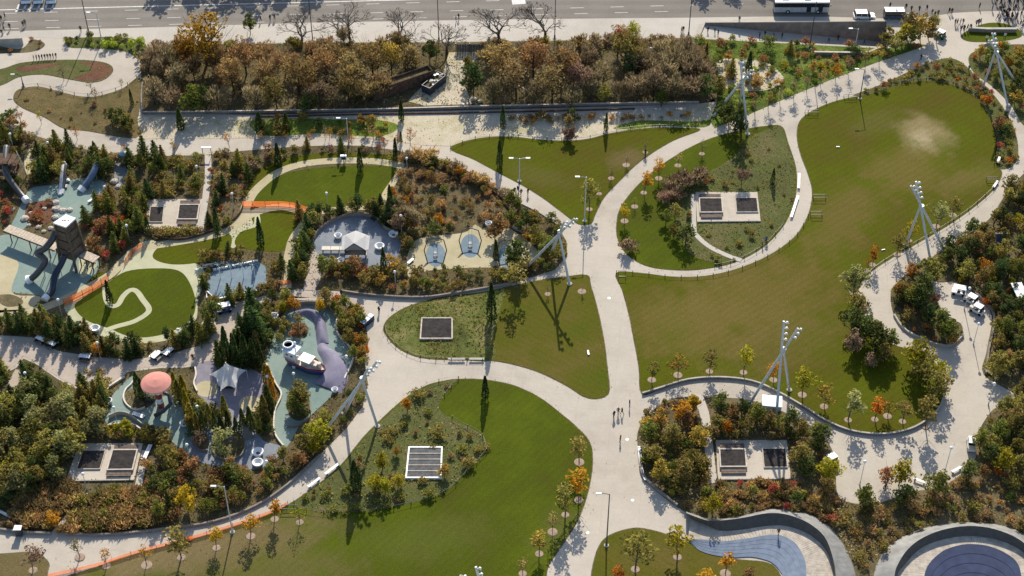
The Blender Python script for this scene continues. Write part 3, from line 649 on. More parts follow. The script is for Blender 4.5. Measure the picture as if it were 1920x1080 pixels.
mast([(981,507),(1068,533),(1030,482)], (1050,435), (1.38,1.04,1.4), 'grey crossed pole light mast beside the central path crossing')
mast([(1338,217),(1402,252),(1386,196)], (1394,147), (1.25,1.3,1.0), 'grey crossed pole light mast beside the diagonal path near the green slope')
mast([(1697,462),(1746,495),(1771,470)], (1728,387), (1.03,1.44,1.45), 'grey crossed pole light mast straddling the curved right path by the big lawn')
mast([(1405,757),(1455,789),(1480,732)], (1469,655), (1.4,1.38,1.02), 'grey crossed pole light mast standing by the white shed')
mast([(605,813),(708,800),(645,775)], (680,710), (1.34,1.04,1.3), 'grey crossed pole light mast straddling the path beside the blue ship court')
mast([(1842,166),(1909,160),(1890,200)], (1868,98), (1.03,1.38,1.35), 'grey crossed pole light mast at the top right beds')
mast([(930,1195),(985,1165),(905,1150)], (900,1102), (1.38,1.42,1.0), 'grey light mast whose lamp heads rise over the bottom edge of the lawn')

# ------------------------------------------------------------------ lamps
def lamp_meshes():
    p = MB(); p.lathe([(.12, 0), (.12, .5), (.06, .6), (.05, 3.6), (.09, 3.7)], sides=8); g = MB(); g.sphere((0, 0, 3.95), .33, 0, 12, 8)
    return p.mesh('pole', M_GREYM), g.mesh('globe', M_WHITE, True)
LP, LG = lamp_meshes()
def globe_lamp(px, top, label, base=None, H=4.2):
    if base is None:
        base = top
        for k in range(30): base = top+H*_cp*ppm(base)
    P = G(px, base); s = H/4.2
    o = empty('globe_lamp', P); tag(o, label, 'lamp', 'white globe lamps'); q = link('pole', LP, o); q.scale = (1, 1, s); q = link('globe', LG, o); q.location = (0, 0, 3.95*(s-1)+(.0 if s < 1.2 else -.1)); q.scale = (.85, .85, .85); q.location.z += 3.95*.15
GL = [(26,252,'in the far left thicket by the second play tower'), (96,268,'among conifers above the teal slide court'), (202,350,'beside the grey boulder steps by the slide court'), (373,312,'left of the straight path in the planting'),
 (439,363,'among shrubs right of the straight path'), (243,422,'left of the vent court by the rust shrubs'), (373,505,'at the corner of the blue rectangular court'), (116,560,'at the lower end of the orange fence'), (189,640,'beside the small yellow tree below the round mound'),
 (339,615,'on the right rim of the round mound'), (615,362,'in the half moon lawn'), (764,297,'at the bend of the upper path'), (753,404,'between the house court and rust planting'), (742,508,'in front of the house court hedge'),
 (554,697,'left of the blue ship in the cypresses'), (652,665,'right of the purple wave'), (505,702,'between cypresses and ship court'), (375,758,'below the beige circle of the tent court'), (220,760,'left of the pink canopy'), (163,883,'on the lower left vent court'),
 (356,829,'beside the slate court'), (504,860,'at the lower edge of the slate court'), (556,640,'behind the blue ship'), (294,560,'by the right side path of the orange fence court'), (55,696,'in the lower left path')]
for i, (x, y, d) in enumerate(GL):
    if i in (23,): continue
    globe_lamp(x, y, 'white globe lamp '+d)
for x, y, b, d in ((1825,604,645,'at the right end of the paved plaza'), (1853,716,759,'near the right edge of the lower plaza'), (1612,862,909,'in the tree shadows of the lower plaza'), (1771,836,886,'between the round bush and the white cart'), (1808,537,580,'behind the white utility carts')):
    globe_lamp(x, y, 'tall globe lamp '+d, b, H=hgt(x, b, y))
globe_lamp(1218, 72, 'white globe lamp by the street shrubs', 118, 4)
def street_lamp(px, base, top, label, arm=(-1, 0), mat=None, double=False):
    P = G(px, base); H = hgt(px, base, top); o = empty('street_lamp', P); tag(o, label, 'street lamp', 'street lamps')
    m = mat or M_DGREY
    b = MB(); b.lathe([(.2, 0), (.2, .7), (.11, .9), (.075, H)], sides=8); b.obj('pole', m, o)
    for s in ((1, -1) if double else (1,)):
        a = MB(); e = Vector((arm[0]*s, arm[1]*s, 0))*1.3; a.tube([(0, 0, H-.15), tuple(e*.5+Vector((0, 0, H+.05))), tuple(e+Vector((0, 0, H+.1)))], .05, 5); a.obj('arm', m, o)
        h = MB(); h.box((e.x+arm[0]*s*.35, e.y+arm[1]*s*.35, H+.1), (.85 if abs(arm[0]) > .5 else .3, .3 if abs(arm[0]) > .5 else .85, .14)); h.obj('lamp_head', M_GREYM if m is not M_GREYM else M_WHITE, o)
    f = MB(); f.lathe([(.42, .02), (.42, .14), (.22, .2)], sides=10); f.obj('base', M_CONCW, o)
for x, b, t, d, kw in ((1137,1023,926,'tall dark street lamp on the rim of the bottom small lawn', {}), (436,998,912,'tall grey street lamp by the orange fenced path', dict(mat=M_GREYM)), (1096,415,332,'grey lamp post at the lawn tip by the crossing', dict(mat=M_GREYM)),
    (974,340,297,'double headed lamp in the upper middle lawn', dict(double=True, mat=M_GREYM)), (191,78,24,'grey street lamp beside the top left hedge', dict(mat=M_GREYM)), (166,60,-40,'dark street lamp at the road left of the hedge', {}), (587,82,-12,'dark street lamp between the two left bare trees', {}),
    (823,76,-20,'dark street lamp beside the wooden gate', {}), (1291,66,-30,'dark street lamp at the start of the ramp', {}), (1518,92,-10,'dark street lamp on the green slope in front of the bus', {}), (1603,92,54,'grey lamp with white head in front of the ramp wall', dict(mat=M_GREYM)), (1612,185,130,'dark lamp post on the lawn edge by the diagonal path', {}), (1040,72,-8,'dark street lamp behind the right bare tree', {}), (654,272,222,'thin lamp post on the upper path', dict(mat=M_GREYM)), (44,162,140,'short lamp post between the serpentine beds', {})):
    street_lamp(x, b, t, d, **kw)

# ------------------------------------------------------------------ low post and rail fences
POSTM = None
def rail_fence(px, label, h=.8, gap=2.9, curved=True, rail=True, mat=None):
    pp = spline(px, 6, False) if curved else px
    c = [G(*p) for p in pp]; o = empty('post_fence', c[0]); tag(o, label, 'fence', 'low post fences')
    d = [0]
    for a, b in zip(c, c[1:]): d.append(d[-1]+(b-a).length)
    def at(s):
        for i in range(len(c)-1):
            if s <= d[i+1]: return c[i].lerp(c[i+1], (s-d[i])/max(1e-6, d[i+1]-d[i]))
        return c[-1]
    n = max(1, round(d[-1]/gap)); pm = MB(); pm.box((0, 0, h/2-.05), (.11, .11, h+.1)); pm = pm.mesh('post', mat or M_BLACK)
    for k in range(n+1): link('post', pm, o, at(d[-1]*k/n)-c[0])
    if rail:
        for zz in (h-.12,):
            r = MB(); pts = [at(d[-1]*k/(n*3))-c[0]+Vector((0, 0, zz)) for k in range(n*3+1)]; r.tube(pts, .022, 4); r.obj('rail', mat or M_BLACK, o)
for px, lb in (
 ([(552,944),(562,955),(620,963),(700,959),(760,948),(830,927),(880,882),(912,847)], 'low dark post fence between the bottom lawn and its shrub bed'),
 ([(912,846),(903,816),(870,798),(848,785)], 'low dark post fence at the right end of the lower shrub bed'),
 ([(722,612),(728,632),(752,655),(790,671),(850,676),(905,677)], 'low dark post fence round the grassy oval bed'),
 ([(790,729),(815,718),(835,713),(860,710)], 'short dark post fence at the top of the bottom lawn bed'),
 ([(860,711),(848,724),(834,742)], 'short dark post fence running down beside the bottom lawn'),
 ([(1156,512),(1200,513),(1260,520),(1320,519),(1380,507),(1440,481),(1490,446),(1515,406)], 'low dark post fence on the lawn side of the circle path'),
 ([(1340,500),(1380,491),(1430,464),(1452,442),(1468,424)], 'low dark rail fence round the inner garden by the cyclists'),
 ([(845,278),(890,260),(950,255),(1010,261),(1060,262),(1100,259),(1150,247),(1220,239),(1290,239)], 'low dark post fence between sand strip and upper lawn'),
 ([(755,286),(790,294),(815,299),(838,298)], 'low dark post fence at the bend of the upper path'),
 ([(1864,310),(1880,306),(1897,300)], 'short pale gate fence at the right end of the big lawn'),
 ([(1515,212),(1560,190),(1605,180),(1612,178)], 'low dark post fence along the diagonal path and lawn'),
 ([(1865,230),(1869,262),(1868,308)], 'thin post fence on the right side of the big lawn'),
 ([(1690,156),(1740,150),(1790,159),(1828,179)], 'low dark post fence at the top of the big lawn'),
 ([(1622,518),(1660,490),(1715,458),(1770,426),(1820,392),(1862,355)], 'low dark post fence along the right path and big lawn'),
 ([(45,164),(75,162),(110,171),(150,180),(185,179),(230,165),(256,146)], 'low post fence on the dry serpentine bed'),
 ):
    rail_fence(px, lb)
def hoop(px, w, d, label):
    P = G(*px); o = empty('hoop_rail', P); tag(o, label, 'hoop rail', 'low hoop rails on the lawn')
    for y in (0, d):
        b = MB(); b.tube([(0, y, 0), (0, y, .8), (w, y, .8), (w, y, 0)], .06, 5); b.obj('hoop', M_DGREY, o)
for x, y, w, d, lb in ((1525,376,2.4,.9,'upper dark hoop rail on the left edge of the big lawn'), (1520,408,2.2,.9,'lower dark hoop rail on the left edge of the big lawn'), (1160,524,1.3,1.6,'dark hoop rail at the lawn corner by the crossing'), (1510,216,2.6,.8,'dark hoop rail where the diagonal path meets the big lawn'), (1583,187,2.6,.9,'dark hoop rail on the lawn edge below the lamp post'), (1850,342,2.2,.7,'dark hoop rail at the right tip of the big lawn'), (528,960,2.4,.8,'dark hoop rail at the left tip of the lower shrub bed')):
    hoop((x, y), w, d, lb)

# seat walls and low walls
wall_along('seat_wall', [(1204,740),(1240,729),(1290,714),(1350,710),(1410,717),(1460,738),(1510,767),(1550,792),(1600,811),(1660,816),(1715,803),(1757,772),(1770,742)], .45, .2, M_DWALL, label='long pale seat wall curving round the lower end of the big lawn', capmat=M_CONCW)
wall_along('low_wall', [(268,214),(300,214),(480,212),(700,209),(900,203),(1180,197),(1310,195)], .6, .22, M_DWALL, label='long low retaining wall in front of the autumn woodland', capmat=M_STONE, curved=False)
wall_along('low_wall', [(268,160),(266,190),(268,213)], .9, .3, M_DWALL, label='short dark wall at the left end of the woodland')
wall_along('low_wall', [(480,220),(700,215),(960,211),(1190,205)], .35, .2, M_RUSTW, label='second lower dark wall in front of the woodland', curved=False)
wall_along('low_wall', [(757,303),(800,302),(850,317),(900,343),(940,375),(960,405)], .6, .14, M_RUSTW, label='curved dark wall above the rust coloured mound')
wall_along('low_wall', [(962,428),(985,440),(1005,455),(1013,475)], .6, .25, M_CONCW, label='curved pale wall right of the swing court')
wall_along('low_wall', [(262,432),(300,448),(345,450),(390,438),(430,420),(452,398),(458,375)], .6, .14, M_RUSTW, label='curved dark wall below the straight path planting')
wall_along('low_wall', [(586,455),(600,433),(632,413),(670,404),(705,411),(722,430),(746,440)], .8, .2, M_DWALL, label='curved rim wall behind the play house court')
wall_along('low_wall', [(500,684),(517,720),(528,742),(516,772),(515,812),(532,838)], .45, .25, M_CREAM, label='cream edging wall left of the ship court')
wall_along('low_wall', [(632,596),(633,626),(653,648),(663,672),(646,712)], .45, .25, M_CREAM, label='cream edging wall right of the ship court')
wall_along('low_wall', [(516,598),(535,582),(575,571),(612,577),(630,596)], .9, .15, M_DWALL, label='thin rim wall at the top of the ship court')
wall_along('low_wall', [(205,727),(222,716),(234,708)], .45, .25, M_CREAM, label='short cream wall at the top of the pink canopy court')
wall_along('low_wall', [(252,712),(246,722),(236,732),(232,748),(240,762),(256,770),(272,766)], .4, .25, M_CREAM, label='cream kerb round the cypress island')
wall_along('low_wall', [(366,690),(368,705),(364,720),(370,735)], .4, .25, M_CREAM, label='cream kerb left of the tent court')
wall_along('low_wall', [(200,800),(225,796),(250,798),(266,808)], .45, .25, M_CREAM, label='cream kerb at the bottom of the pink canopy court')
wall_along('low_wall', [(398,846),(410,860),(430,864),(452,856),(462,836)], .5, .2, M_DWALL, label='curved wall below the big round bush')
wall_along('low_wall', [(362,828),(374,846),(390,846)], .5, .2, M_DWALL, label='curved wall below the dark red bush')
wall_along('low_wall', [(538,800),(560,800),(580,785),(582,760)], .5, .2, M_DWALL, label='curved wall below the trees in the teal path')
wall_along('low_wall', [(388,560),(388,547),(404,563),(482,546)], .35, .25, M_WHITE, label='white edging below the blue rectangular court', curved=False)
wall_along('low_wall', [(400,508),(440,500),(484,491)], .5, .25, M_WHITE, label='white edging behind the blue rectangular court', curved=False)
wall_along('low_wall', [(1200,852),(1203,888),(1226,914),(1270,949)], .5, .3, M_DWALL, label='curved kerb wall at the left of the lower shrub bed')
wall_along('low_wall', [(110,1002),(200,1004),(300,995),(400,980),(480,950),(540,910),(600,855)], .5, .3, M_DWALL, label='dark kerb wall below the brown grasses')
wall_along('low_wall', [(0,994),(50,1000),(96,1002)], .5, .3, M_DWALL, label='dark kerb wall at the bottom left corner')
wall_along('low_wall', [(1770,735),(1775,700),(1764,690)], .5, .3, M_CONCW, label='pale kerb wall at the right end of the big lawn')
wall_along('low_wall', [(1676,592),(1702,624),(1772,651),(1806,630)], .5, .3, M_CONCW, label='pale kerb wall round the plaza island')
wall_along('low_wall', [(1828,552),(1863,592),(1853,660),(1848,702)], .6, .3, M_DWALL, label='dark wall along the right side of the plaza')
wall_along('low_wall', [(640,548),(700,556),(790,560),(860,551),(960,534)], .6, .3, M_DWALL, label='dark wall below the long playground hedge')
wall_along('planter_wall', [(-60,88),(0,86),(44,84)], 1.9, .5, M_CONCW, label='big pale planter wall at the top left corner', curved=False)
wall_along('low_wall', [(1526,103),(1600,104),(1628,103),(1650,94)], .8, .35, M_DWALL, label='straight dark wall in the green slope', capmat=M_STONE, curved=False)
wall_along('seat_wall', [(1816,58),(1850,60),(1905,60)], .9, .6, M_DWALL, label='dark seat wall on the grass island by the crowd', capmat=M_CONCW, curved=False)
wall_along('seat_wall', [(1840,86),(1855,83),(1870,84),(1880,87)], .5, .5, M_STONE, label='short pale curved bench wall by the top right mast', curved=True)
wall_along('low_wall', [(780,294),(850,309),(915,344),(960,374),(1010,399),(1044,422)], .25, .2, M_CONCW, label='pale kerb along the upper diagonal path')

# white benches
def bench(px, w, d, label, rz=0.0, mat=None, back=False):
    P = G(*px); o = empty('bench', P, rz); tag(o, label, 'bench', 'park benches')
    for k in range(3):
        b = MB(); b.box((0, (k-1)*d/3, .45), (w, d/3-.04, .07)); b.obj('slat', mat or M_WHITE, o)
    for s in (-1, 1):
        b = MB(); b.box((s*w*.38, 0, .2), (.1, d*.9, .42)); b.obj('leg', M_DGREY, o)
    if back:
        b = MB(); b.box((0, d/2+.04, .75), (w, .06, .4)); b.obj('backrest', mat or M_WHITE, o)
    return o
def face(a, b): A, B = G(*a), G(*b); d = B-A; return math.atan2(d.y, d.x), d.length, ((a[0]+b[0])/2, (a[1]+b[1])/2)
for a, b, lb in (((1498,328),(1497,356),'white bench on the circle path above the long one'), ((1496,370),(1483,410),'long white bench on the inner edge of the circle path'), ((1198,840),(1201,872),'white bench on the main path beside the lower shrub bed'), ((1201,875),(1205,890),'short white bench just below the first on the main path'), ((1206,894),(1211,903),'last small white bench on the main path by the tree shadow'),
  ((578,916),(600,899),'pale bench at the left tip of the lower shrub bed'), ((610,892),(636,872),'long pale bench on the path above the lower shrub bed'), ((1874,296),(1870,308),'white bench at the gate by the big lawn'), ((1862,354),(1870,342),'white bench on the right path by the lawn tip'), ((1637,622),(1650,634),'white bench half hidden under trees at the plaza'), ((1846,694),(1860,704),'brown bench at the right side of the plaza'), ((1712,900),(1735,908),'white bench beside the green tree of the lower plaza'), ((1784,888),(1802,878),'white bench in front of the dark bush at lower plaza'),
  ((525,510),(527,520),'small bench right of the blue court'), ((840,676),(872,676),'dark framed bench below the oval bed'), ((880,676),(908,676),'second dark framed bench below the oval bed')):
    r, L, c = face(a, b); bench(c, L, .5, lb, r, M_DGREY if 'dark framed' in lb else (M_WOOD if 'brown' in lb else M_WHITE))

# ------------------------------------------------------------------ ramp with retaining wall
def TZ(x): return -(0.25+(x-1312)/350.0*4.9)
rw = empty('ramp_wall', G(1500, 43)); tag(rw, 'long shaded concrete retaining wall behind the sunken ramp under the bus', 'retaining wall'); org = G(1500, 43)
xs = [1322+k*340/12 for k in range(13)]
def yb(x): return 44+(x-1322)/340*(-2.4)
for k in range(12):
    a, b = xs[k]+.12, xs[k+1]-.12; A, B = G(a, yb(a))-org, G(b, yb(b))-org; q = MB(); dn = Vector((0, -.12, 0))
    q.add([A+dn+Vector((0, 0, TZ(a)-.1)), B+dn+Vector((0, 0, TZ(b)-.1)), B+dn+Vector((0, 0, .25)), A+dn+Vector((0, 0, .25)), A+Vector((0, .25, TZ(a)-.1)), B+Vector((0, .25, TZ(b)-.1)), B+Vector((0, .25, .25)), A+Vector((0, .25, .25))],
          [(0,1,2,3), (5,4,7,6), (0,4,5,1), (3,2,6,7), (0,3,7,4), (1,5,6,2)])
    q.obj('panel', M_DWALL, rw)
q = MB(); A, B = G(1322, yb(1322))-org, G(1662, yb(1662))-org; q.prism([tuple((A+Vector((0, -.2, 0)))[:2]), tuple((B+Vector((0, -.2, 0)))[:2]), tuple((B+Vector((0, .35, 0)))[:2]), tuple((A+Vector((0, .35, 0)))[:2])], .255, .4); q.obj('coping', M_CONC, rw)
b = MB(); fl = []; fx = [(1312, 44.2), (1400, 43.6), (1500, 42.6), (1600, 42), (1664, 41.5)]; fr = [(1312, 68), (1400, 75), (1500, 80), (1600, 85), (1664, 88)]
b.grid([[G(x, y)+Vector((0, .1, TZ(x))) for x, y in fx], [G(x, y)+Vector((0, -.1, TZ(x))) for x, y in fr]]); b.obj('ramp', M_WALK, None, None, 'structure')
b = MB(); b.grid([[G(x, y)+Vector((0, .02, TZ(x)-.2)) for x, y in fr], [G(x, y)+Vector((0, .02, 0)) for x, y in fr]]); b.grid([[G(1663.5, 41.5)+Vector((0, 0, -6)), G(1663.5, 88)+Vector((0, 0, -6))], [G(1663.5, 41.5), G(1663.5, 88)]]); b.obj('ramp_side', M_DWALL, None, None, 'structure')

# ------------------------------------------------------------------ curved seating bowls at the bottom right
def loft_px(lines, mats, root, org, names, z, sub=1):
    """lines: traced polylines, z: heights; strips between neighbours are parts"""
    P = []
    for ln, zz in zip(lines, z):
        P.append([G(x, y, zz)-org for x, y in spline(ln, 4, False)])
    for k in range(len(lines)-1):
        b = MB(); b.grid([P[k], P[k+1]])
        if names[k] == 'deck':
            n = len(P[k]); 
            for i in range(n-1):
                for h in range(2):
                    f0, f1 = h/2+.02, (h+1)/2-.02
                    q = [P[k][i].lerp(P[k][i+1], f0), P[k][i].lerp(P[k][i+1], f1), P[k+1][i].lerp(P[k+1][i+1], f1), P[k+1][i].lerp(P[k+1][i+1], f0)]
                    s = MB(); s.add([p for p in q]+[p-Vector((0, 0, .12)) for p in q], [(0,1,2,3), (7,6,5,4), (0,4,5,1), (1,5,6,2), (2,6,7,3), (3,7,4,0)]); s.obj('board', mats[k], root)
        else: b.obj(names[k], mats[k], root, smooth=False)
    return P
A_out = [(1286,958),(1310,967),(1330,972),(1360,972),(1397,966),(1440,953),(1502,960),(1540,973),(1572,1005),(1595,1047),(1606,1085),(1608,1150)]
A_rdg = [(1287,962),(1310,971),(1330,976),(1360,975),(1397,970),(1440,962),(1477,965),(1515,980),(1545,1005),(1560,1040),(1567,1080),(1568,1150)]
A_ft = [(1295,972),(1312,980),(1330,987),(1350,995),(1385,994),(1440,986),(1477,987),(1515,1001),(1545,1026),(1559,1057),(1563,1085),(1563,1150)]
A_dk = [(1290,1010),(1306,1011),(1322,1012),(1350,1015),(1397,1010),(1440,1003),(1465,1004),(1490,1017),(1505,1040),(1511,1060),(1512,1085),(1512,1150)]
A_bl = [(1290,1013),(1300,1022),(1312,1032),(1335,1040),(1372,1045),(1410,1044),(1440,1051),(1450,1057),(1457,1063),(1464,1073),(1467,1083),(1467,1150)]
def lower(line, z, tgt):      # the traced row belongs to a point at height z: keep it there
    return line
AREAS['bowlA'] = A_out+[(1290,1150)]; AVOID_ALL.append('bowlA')
oa = G(1445, 1085); ra = empty('seating_bowl', oa); tag(ra, 'left curved seating bowl with cream deck and blue floor at the bottom edge', 'seating bowl', 'curved seating bowls')
loft_px([A_out, A_rdg, A_ft, A_dk, A_bl], [M_ZINC, plain('dark_bowl_wall', (.10,.09,.08), .6), M_DECKW, plain('blue_grey_floor', (.17,.205,.265), .75, var=.12, scale=1)], ra, oa, ['cladding', 'inner_wall', 'deck', 'bowl_floor'], [.0, 1.9, .5, .45, .12])
b = MB(); b.grid([[G(x, y, .0)-oa for x, y in spline(A_out, 4, False)], [G(x, y, -.3)-oa for x, y in spline(A_out, 4, False)]]); b.obj('base_edge', M_ZINC, ra)
for f in (.2, .4, .6, .8):
    b = MB(); pa, pb = spline(A_dk, 4, False), spline(A_bl, 4, False); z = .45+(.12-.45)*f
    b.tube([G(p[0]*(1-f)+q[0]*f, p[1]*(1-f)+q[1]*f, z+.0)-oa for p, q in zip(pa, pb)], .03, 4); b.obj('rib', MATS['blue_grey_floor'], ra)
B_out = [(1625,1150),(1637,1080),(1647,1050),(1672,1018),(1715,996),(1765,983),(1815,979),(1865,982),(1920,1000),(1975,1040),(1996,1085),(2005,1150)]
B_rdg = [(1672,1150),(1677,1080),(1685,1055),(1702,1030),(1727,1010),(1765,994),(1815,986),(1865,992),(1912,1012),(1945,1045),(1953,1080),(1958,1150)]
B_ft = [(1676,1150),(1682,1080),(1695,1060),(1720,1033),(1742,1020),(1775,1010),(1815,1005),(1865,1011),(1908,1028),(1938,1056),(1948,1082),(1952,1150)]
B_dk = [(1725,1150),(1732,1085),(1742,1057),(1765,1035),(1782,1027),(1800,1022),(1820,1020),(1850,1023),(1880,1034),(1905,1052),(1915,1080),(1920,1150)]
AREAS['bowlB'] = B_out; AVOID_ALL.append('bowlB')
ob = G(1815, 1110); rb = empty('seating_bowl', ob); tag(rb, 'right round seating bowl with cream deck and dark blue middle at the bottom corner', 'seating bowl', 'curved seating bowls')
loft_px([B_out, B_rdg, B_ft, B_dk], [M_ZINC, MATS['dark_bowl_wall'], M_DECKW], rb, ob, ['cladding', 'inner_wall', 'deck'], [0, 1.9, .5, .45])
b = MB(); b.grid([[G(x, y, 0)-ob for x, y in spline(B_out, 4, False)], [G(x, y, -.3)-ob for x, y in spline(B_out, 4, False)]]); b.obj('base_edge', M_ZINC, rb)
pd = spline(B_dk, 4, False); cx, cy = 1822, 1180
b = MB(); rows = []
for k in range(9):
    f = k/9; rows.append([G(x+(cx-x)*f, y+(cy-y)*f, .42-.3*math.sin(f*1.5))-ob for x, y in pd])
b.grid(rows); b.obj('bowl_floor', M_DECKB, rb, smooth=True)
for k in range(1, 8):
    t = MB(); t.tube([p+Vector((0, 0, .02)) for p in rows[k]], .03, 4); t.obj('rib', M_DECKB, rb)
# ------------------------------------------------------------------ playground pieces
def px_at(px, py, z):             # ground point lying under something seen at px,py and height z
    p = G(px, py, z); return Vector((p.x, p.y, z))
# tall play tower with white roof, splayed legs, bridge and tube slides
tz = 10.4
corn = [px_at(100,420,tz), px_at(124,404,tz), px_at(143,411,tz), px_at(124,428,tz)]
tc = sum(corn, Vector())/4; torg = Vector((tc.x, tc.y, 0)); tw = empty('play_tower', torg); tag(tw, 'tall brown play tower with white diamond roof and tube slides', 'play tower')
b = MB(); b.prism([tuple((c-torg)[:2]) for c in reversed(corn)] if (corn[1]-corn[0]).cross(corn[2]-corn[0]).z > 0 else [tuple((c-torg)[:2]) for c in corn], tz, tz+.3); b.obj('roof', M_WHITE, tw)
for k in range(4):
    b = MB(); p = Vector((random.uniform(-.7, .7), random.uniform(-.5, .5), 0)); b.lathe([(.16, tz+.302), (.16, tz+.34), (1e-4, tz+.36)], p, 8); b.obj('roof_vent', M_DGREY, tw)
for c in corn:
    d = (c-tc)*.86; b = MB(); b.tube([d*1.5+Vector((0, 0, -tz)) + Vector((0, 0, tz)), d+Vector((0, 0, tz))], [.3, .24], 6); b.obj('leg', M_WOODD if 'M_WOODD' in globals() else plain('brown_timber', (.13,.10,.075), .85, var=.25, scale=2), tw)
for k in range(4):
    a, c = (corn[k]-tc)*.82, (corn[(k+1) % 4]-tc)*.82
    for z0, z1 in ((2.6, 4.6), (4.7, 6.7), (6.8, 8.8), (8.9, 10.2)):
        m = 1.5-.5*(z0+z1)/2/tz; b = MB(); mid = (a+c)/2*m; L = (c-a).length*m; b.box((mid.x, mid.y, (z0+z1)/2), (L*.92, .08, z1-z0), math.atan2((c-a).y, (c-a).x)); b.obj('wall_panel', random.choice([MATS['brown_timber'], MATS['brown_timber'], M_RUSTW, M_DGREY]), tw)
for z in (2.5, 4.65, 6.75):
    b = MB(); b.prism([tuple(((c-tc)*.8)[:2]) for c in (corn if (corn[1]-corn[0]).cross(corn[2]-corn[0]).z > 0 else corn[::-1])], z, z+.1); b.obj('floor', M_WOOD, tw)
def tube_slide(pts, r, mat, label=None, parent=None, name='tube_slide', org=None):
    P = [px_at(x, y, z) for x, y, z in pts]; Q = []
    sp = spline([(p.x, p.y) for p in P], 5, False); zs = spline([(p.z, 0) for p in P], 5, False)
    Q = [Vector((a[0], a[1], z[0])) for a, z in zip(sp, zs)]
    o0 = org if org is not None else Vector((P[0].x, P[0].y, 0)); b = MB(); b.tube([q-o0 for q in Q], r, 10)
    if parent: return b.obj(name, mat, parent, smooth=True)
    o = empty(name, o0); tag(o, label, 'slide', 'playground slides'); b.obj('chute', mat, o, smooth=True)
    e = MB(); d = (Q[-1]-Q[-2]).normalized(); e.tube([Q[-1]-d*.1-o0, Q[-1]+d*.9-o0], r*1.18, 10); e.obj('exit_hood', M_WHITE, o)
    for k in (len(Q)//4, len(Q)//2, 3*len(Q)//4):
        if Q[k].z > .8: s = MB(); s.tube([Vector((Q[k].x-o0.x, Q[k].y-o0.y, 0)), Vector((Q[k].x-o0.x, Q[k].y-o0.y, Q[k].z-r*.5))], .08, 6); s.obj('support', M_GREYM, o)
    return o
tube_slide([(104,432,8.2),(98,448,7.2),(85,465,6.0),(70,474,5.2),(80,482,4.4),(84,492,3.5),(70,512,1.8),(58,523,.7)], .62, M_DGREY, 'dark grey curved tube slide bending down from the tall play tower')
tube_slide([(122,478,4.6),(114,496,3.2),(103,515,2.0),(100,530,1.2),(97,545,.7),(88,556,.5)], .58, M_NAVY, 'navy tube slide running straight down from the tall play tower')
def bridge(pxs, z, w, label, mat):
    A, B = px_at(*pxs[0], z), px_at(*pxs[1], z); d = B-A; L = d.length; rz = math.atan2(d.y, d.x); o = empty('play_bridge', (A.x, A.y, 0), rz); tag(o, label, 'bridge', 'plank play bridges')
    n = int(L/.62)
    for k in range(n):
        b = MB(); b.box(((k+.5)*L/n, 0, z), (L/n-.05, w, .1)); b.obj('plank', mat, o)
    for s in (-1, 1):
        b = MB(); b.box((L/2, s*w/2, z-.18), (L, .12, .24)); b.obj('beam', M_RUSTW, o)
        for k in range(3): p = MB(); p.box((L*(.12+.38*k), s*w/2*.9, z/2-.1), (.16, .16, z-.2)); p.obj('post', M_RUSTW, o)
bridge(((12,427),(108,464)), 2.6, 1.9, 'long pale plank bridge leading to the tall play tower', M_WOODL)
bridge(((151,474),(181,487)), 2.6, 1.9, 'short pale plank bridge right of the tall play tower', M_WOODL)
# second dark play tower at the left edge, with masts
o = G(18, 332); st = empty('climbing_tower', o); tag(st, 'dark climbing tower with pale masts at the far left edge', 'play tower')
for k, (x, y, h) in enumerate(((-2.6,1.2,6.5),(1.0,1.6,7.6),(2.6,.2,6.2),(-1.0,-1.4,5.6),(1.8,-1.8,5.0))):
    b = MB(); b.tube([(x*1.3, y*1.3, 0), (x, y, h)], [.12, .09], 6); b.obj('mast', M_CREAM if k in (0, 2) else MATS['brown_timber'], st)
for z in (1.6, 3.2, 4.6):
    b = MB(); b.prism([(-2.4,-1.5),(2.0,-1.8),(2.4,1.2),(-1.6,1.7)], z, z+.15); b.obj('deck', M_RUSTW, st)
for k in range(14):
    b = MB(); b.box((random.uniform(-2.3, 2.3), random.uniform(-1.6, 1.6), random.uniform(1.2, 5.2)), (random.uniform(.4, 1), .1, random.uniform(.4, 1)), random.uniform(0, 3)); b.obj('panel', random.choice([M_RUSTW, MATS['brown_timber'], M_NAVY, M_WOODL, M_PURPLE]), st)
for k in range(5):
    b = MB(); b.tube([(-2.4+k*1.1, 1.5, 1.7), (-1.8+k*.9, -1.6, 5.2)], .05, 4); b.obj('rope', M_DGREY, st)
tube_slide([(12,275,4.8),(10,300,4.2),(10,322,3.4),(22,342,2.2),(36,360,1.2),(46,372,.8)], .6, M_DGREY, 'dark tube slide from the far left climbing tower')
tube_slide([(120,304,2.6),(117,320,2.2),(115,338,1.4),(113,358,.5)], .35, M_GREYM, 'pale grey slide down the mound, left of the blue one')
tube_slide([(124,308,2.6),(122,324,2.0),(121,340,1.2),(118,356,.5)], .3, M_DGREY, 'dark grey slide down the mound beside the pale one')
tube_slide([(183,306,2.8),(176,322,2.2),(167,338,1.3),(156,352,.5)], .65, plain('slide_blue', (.10,.14,.21), .3), 'wide blue grey slide down the mound')
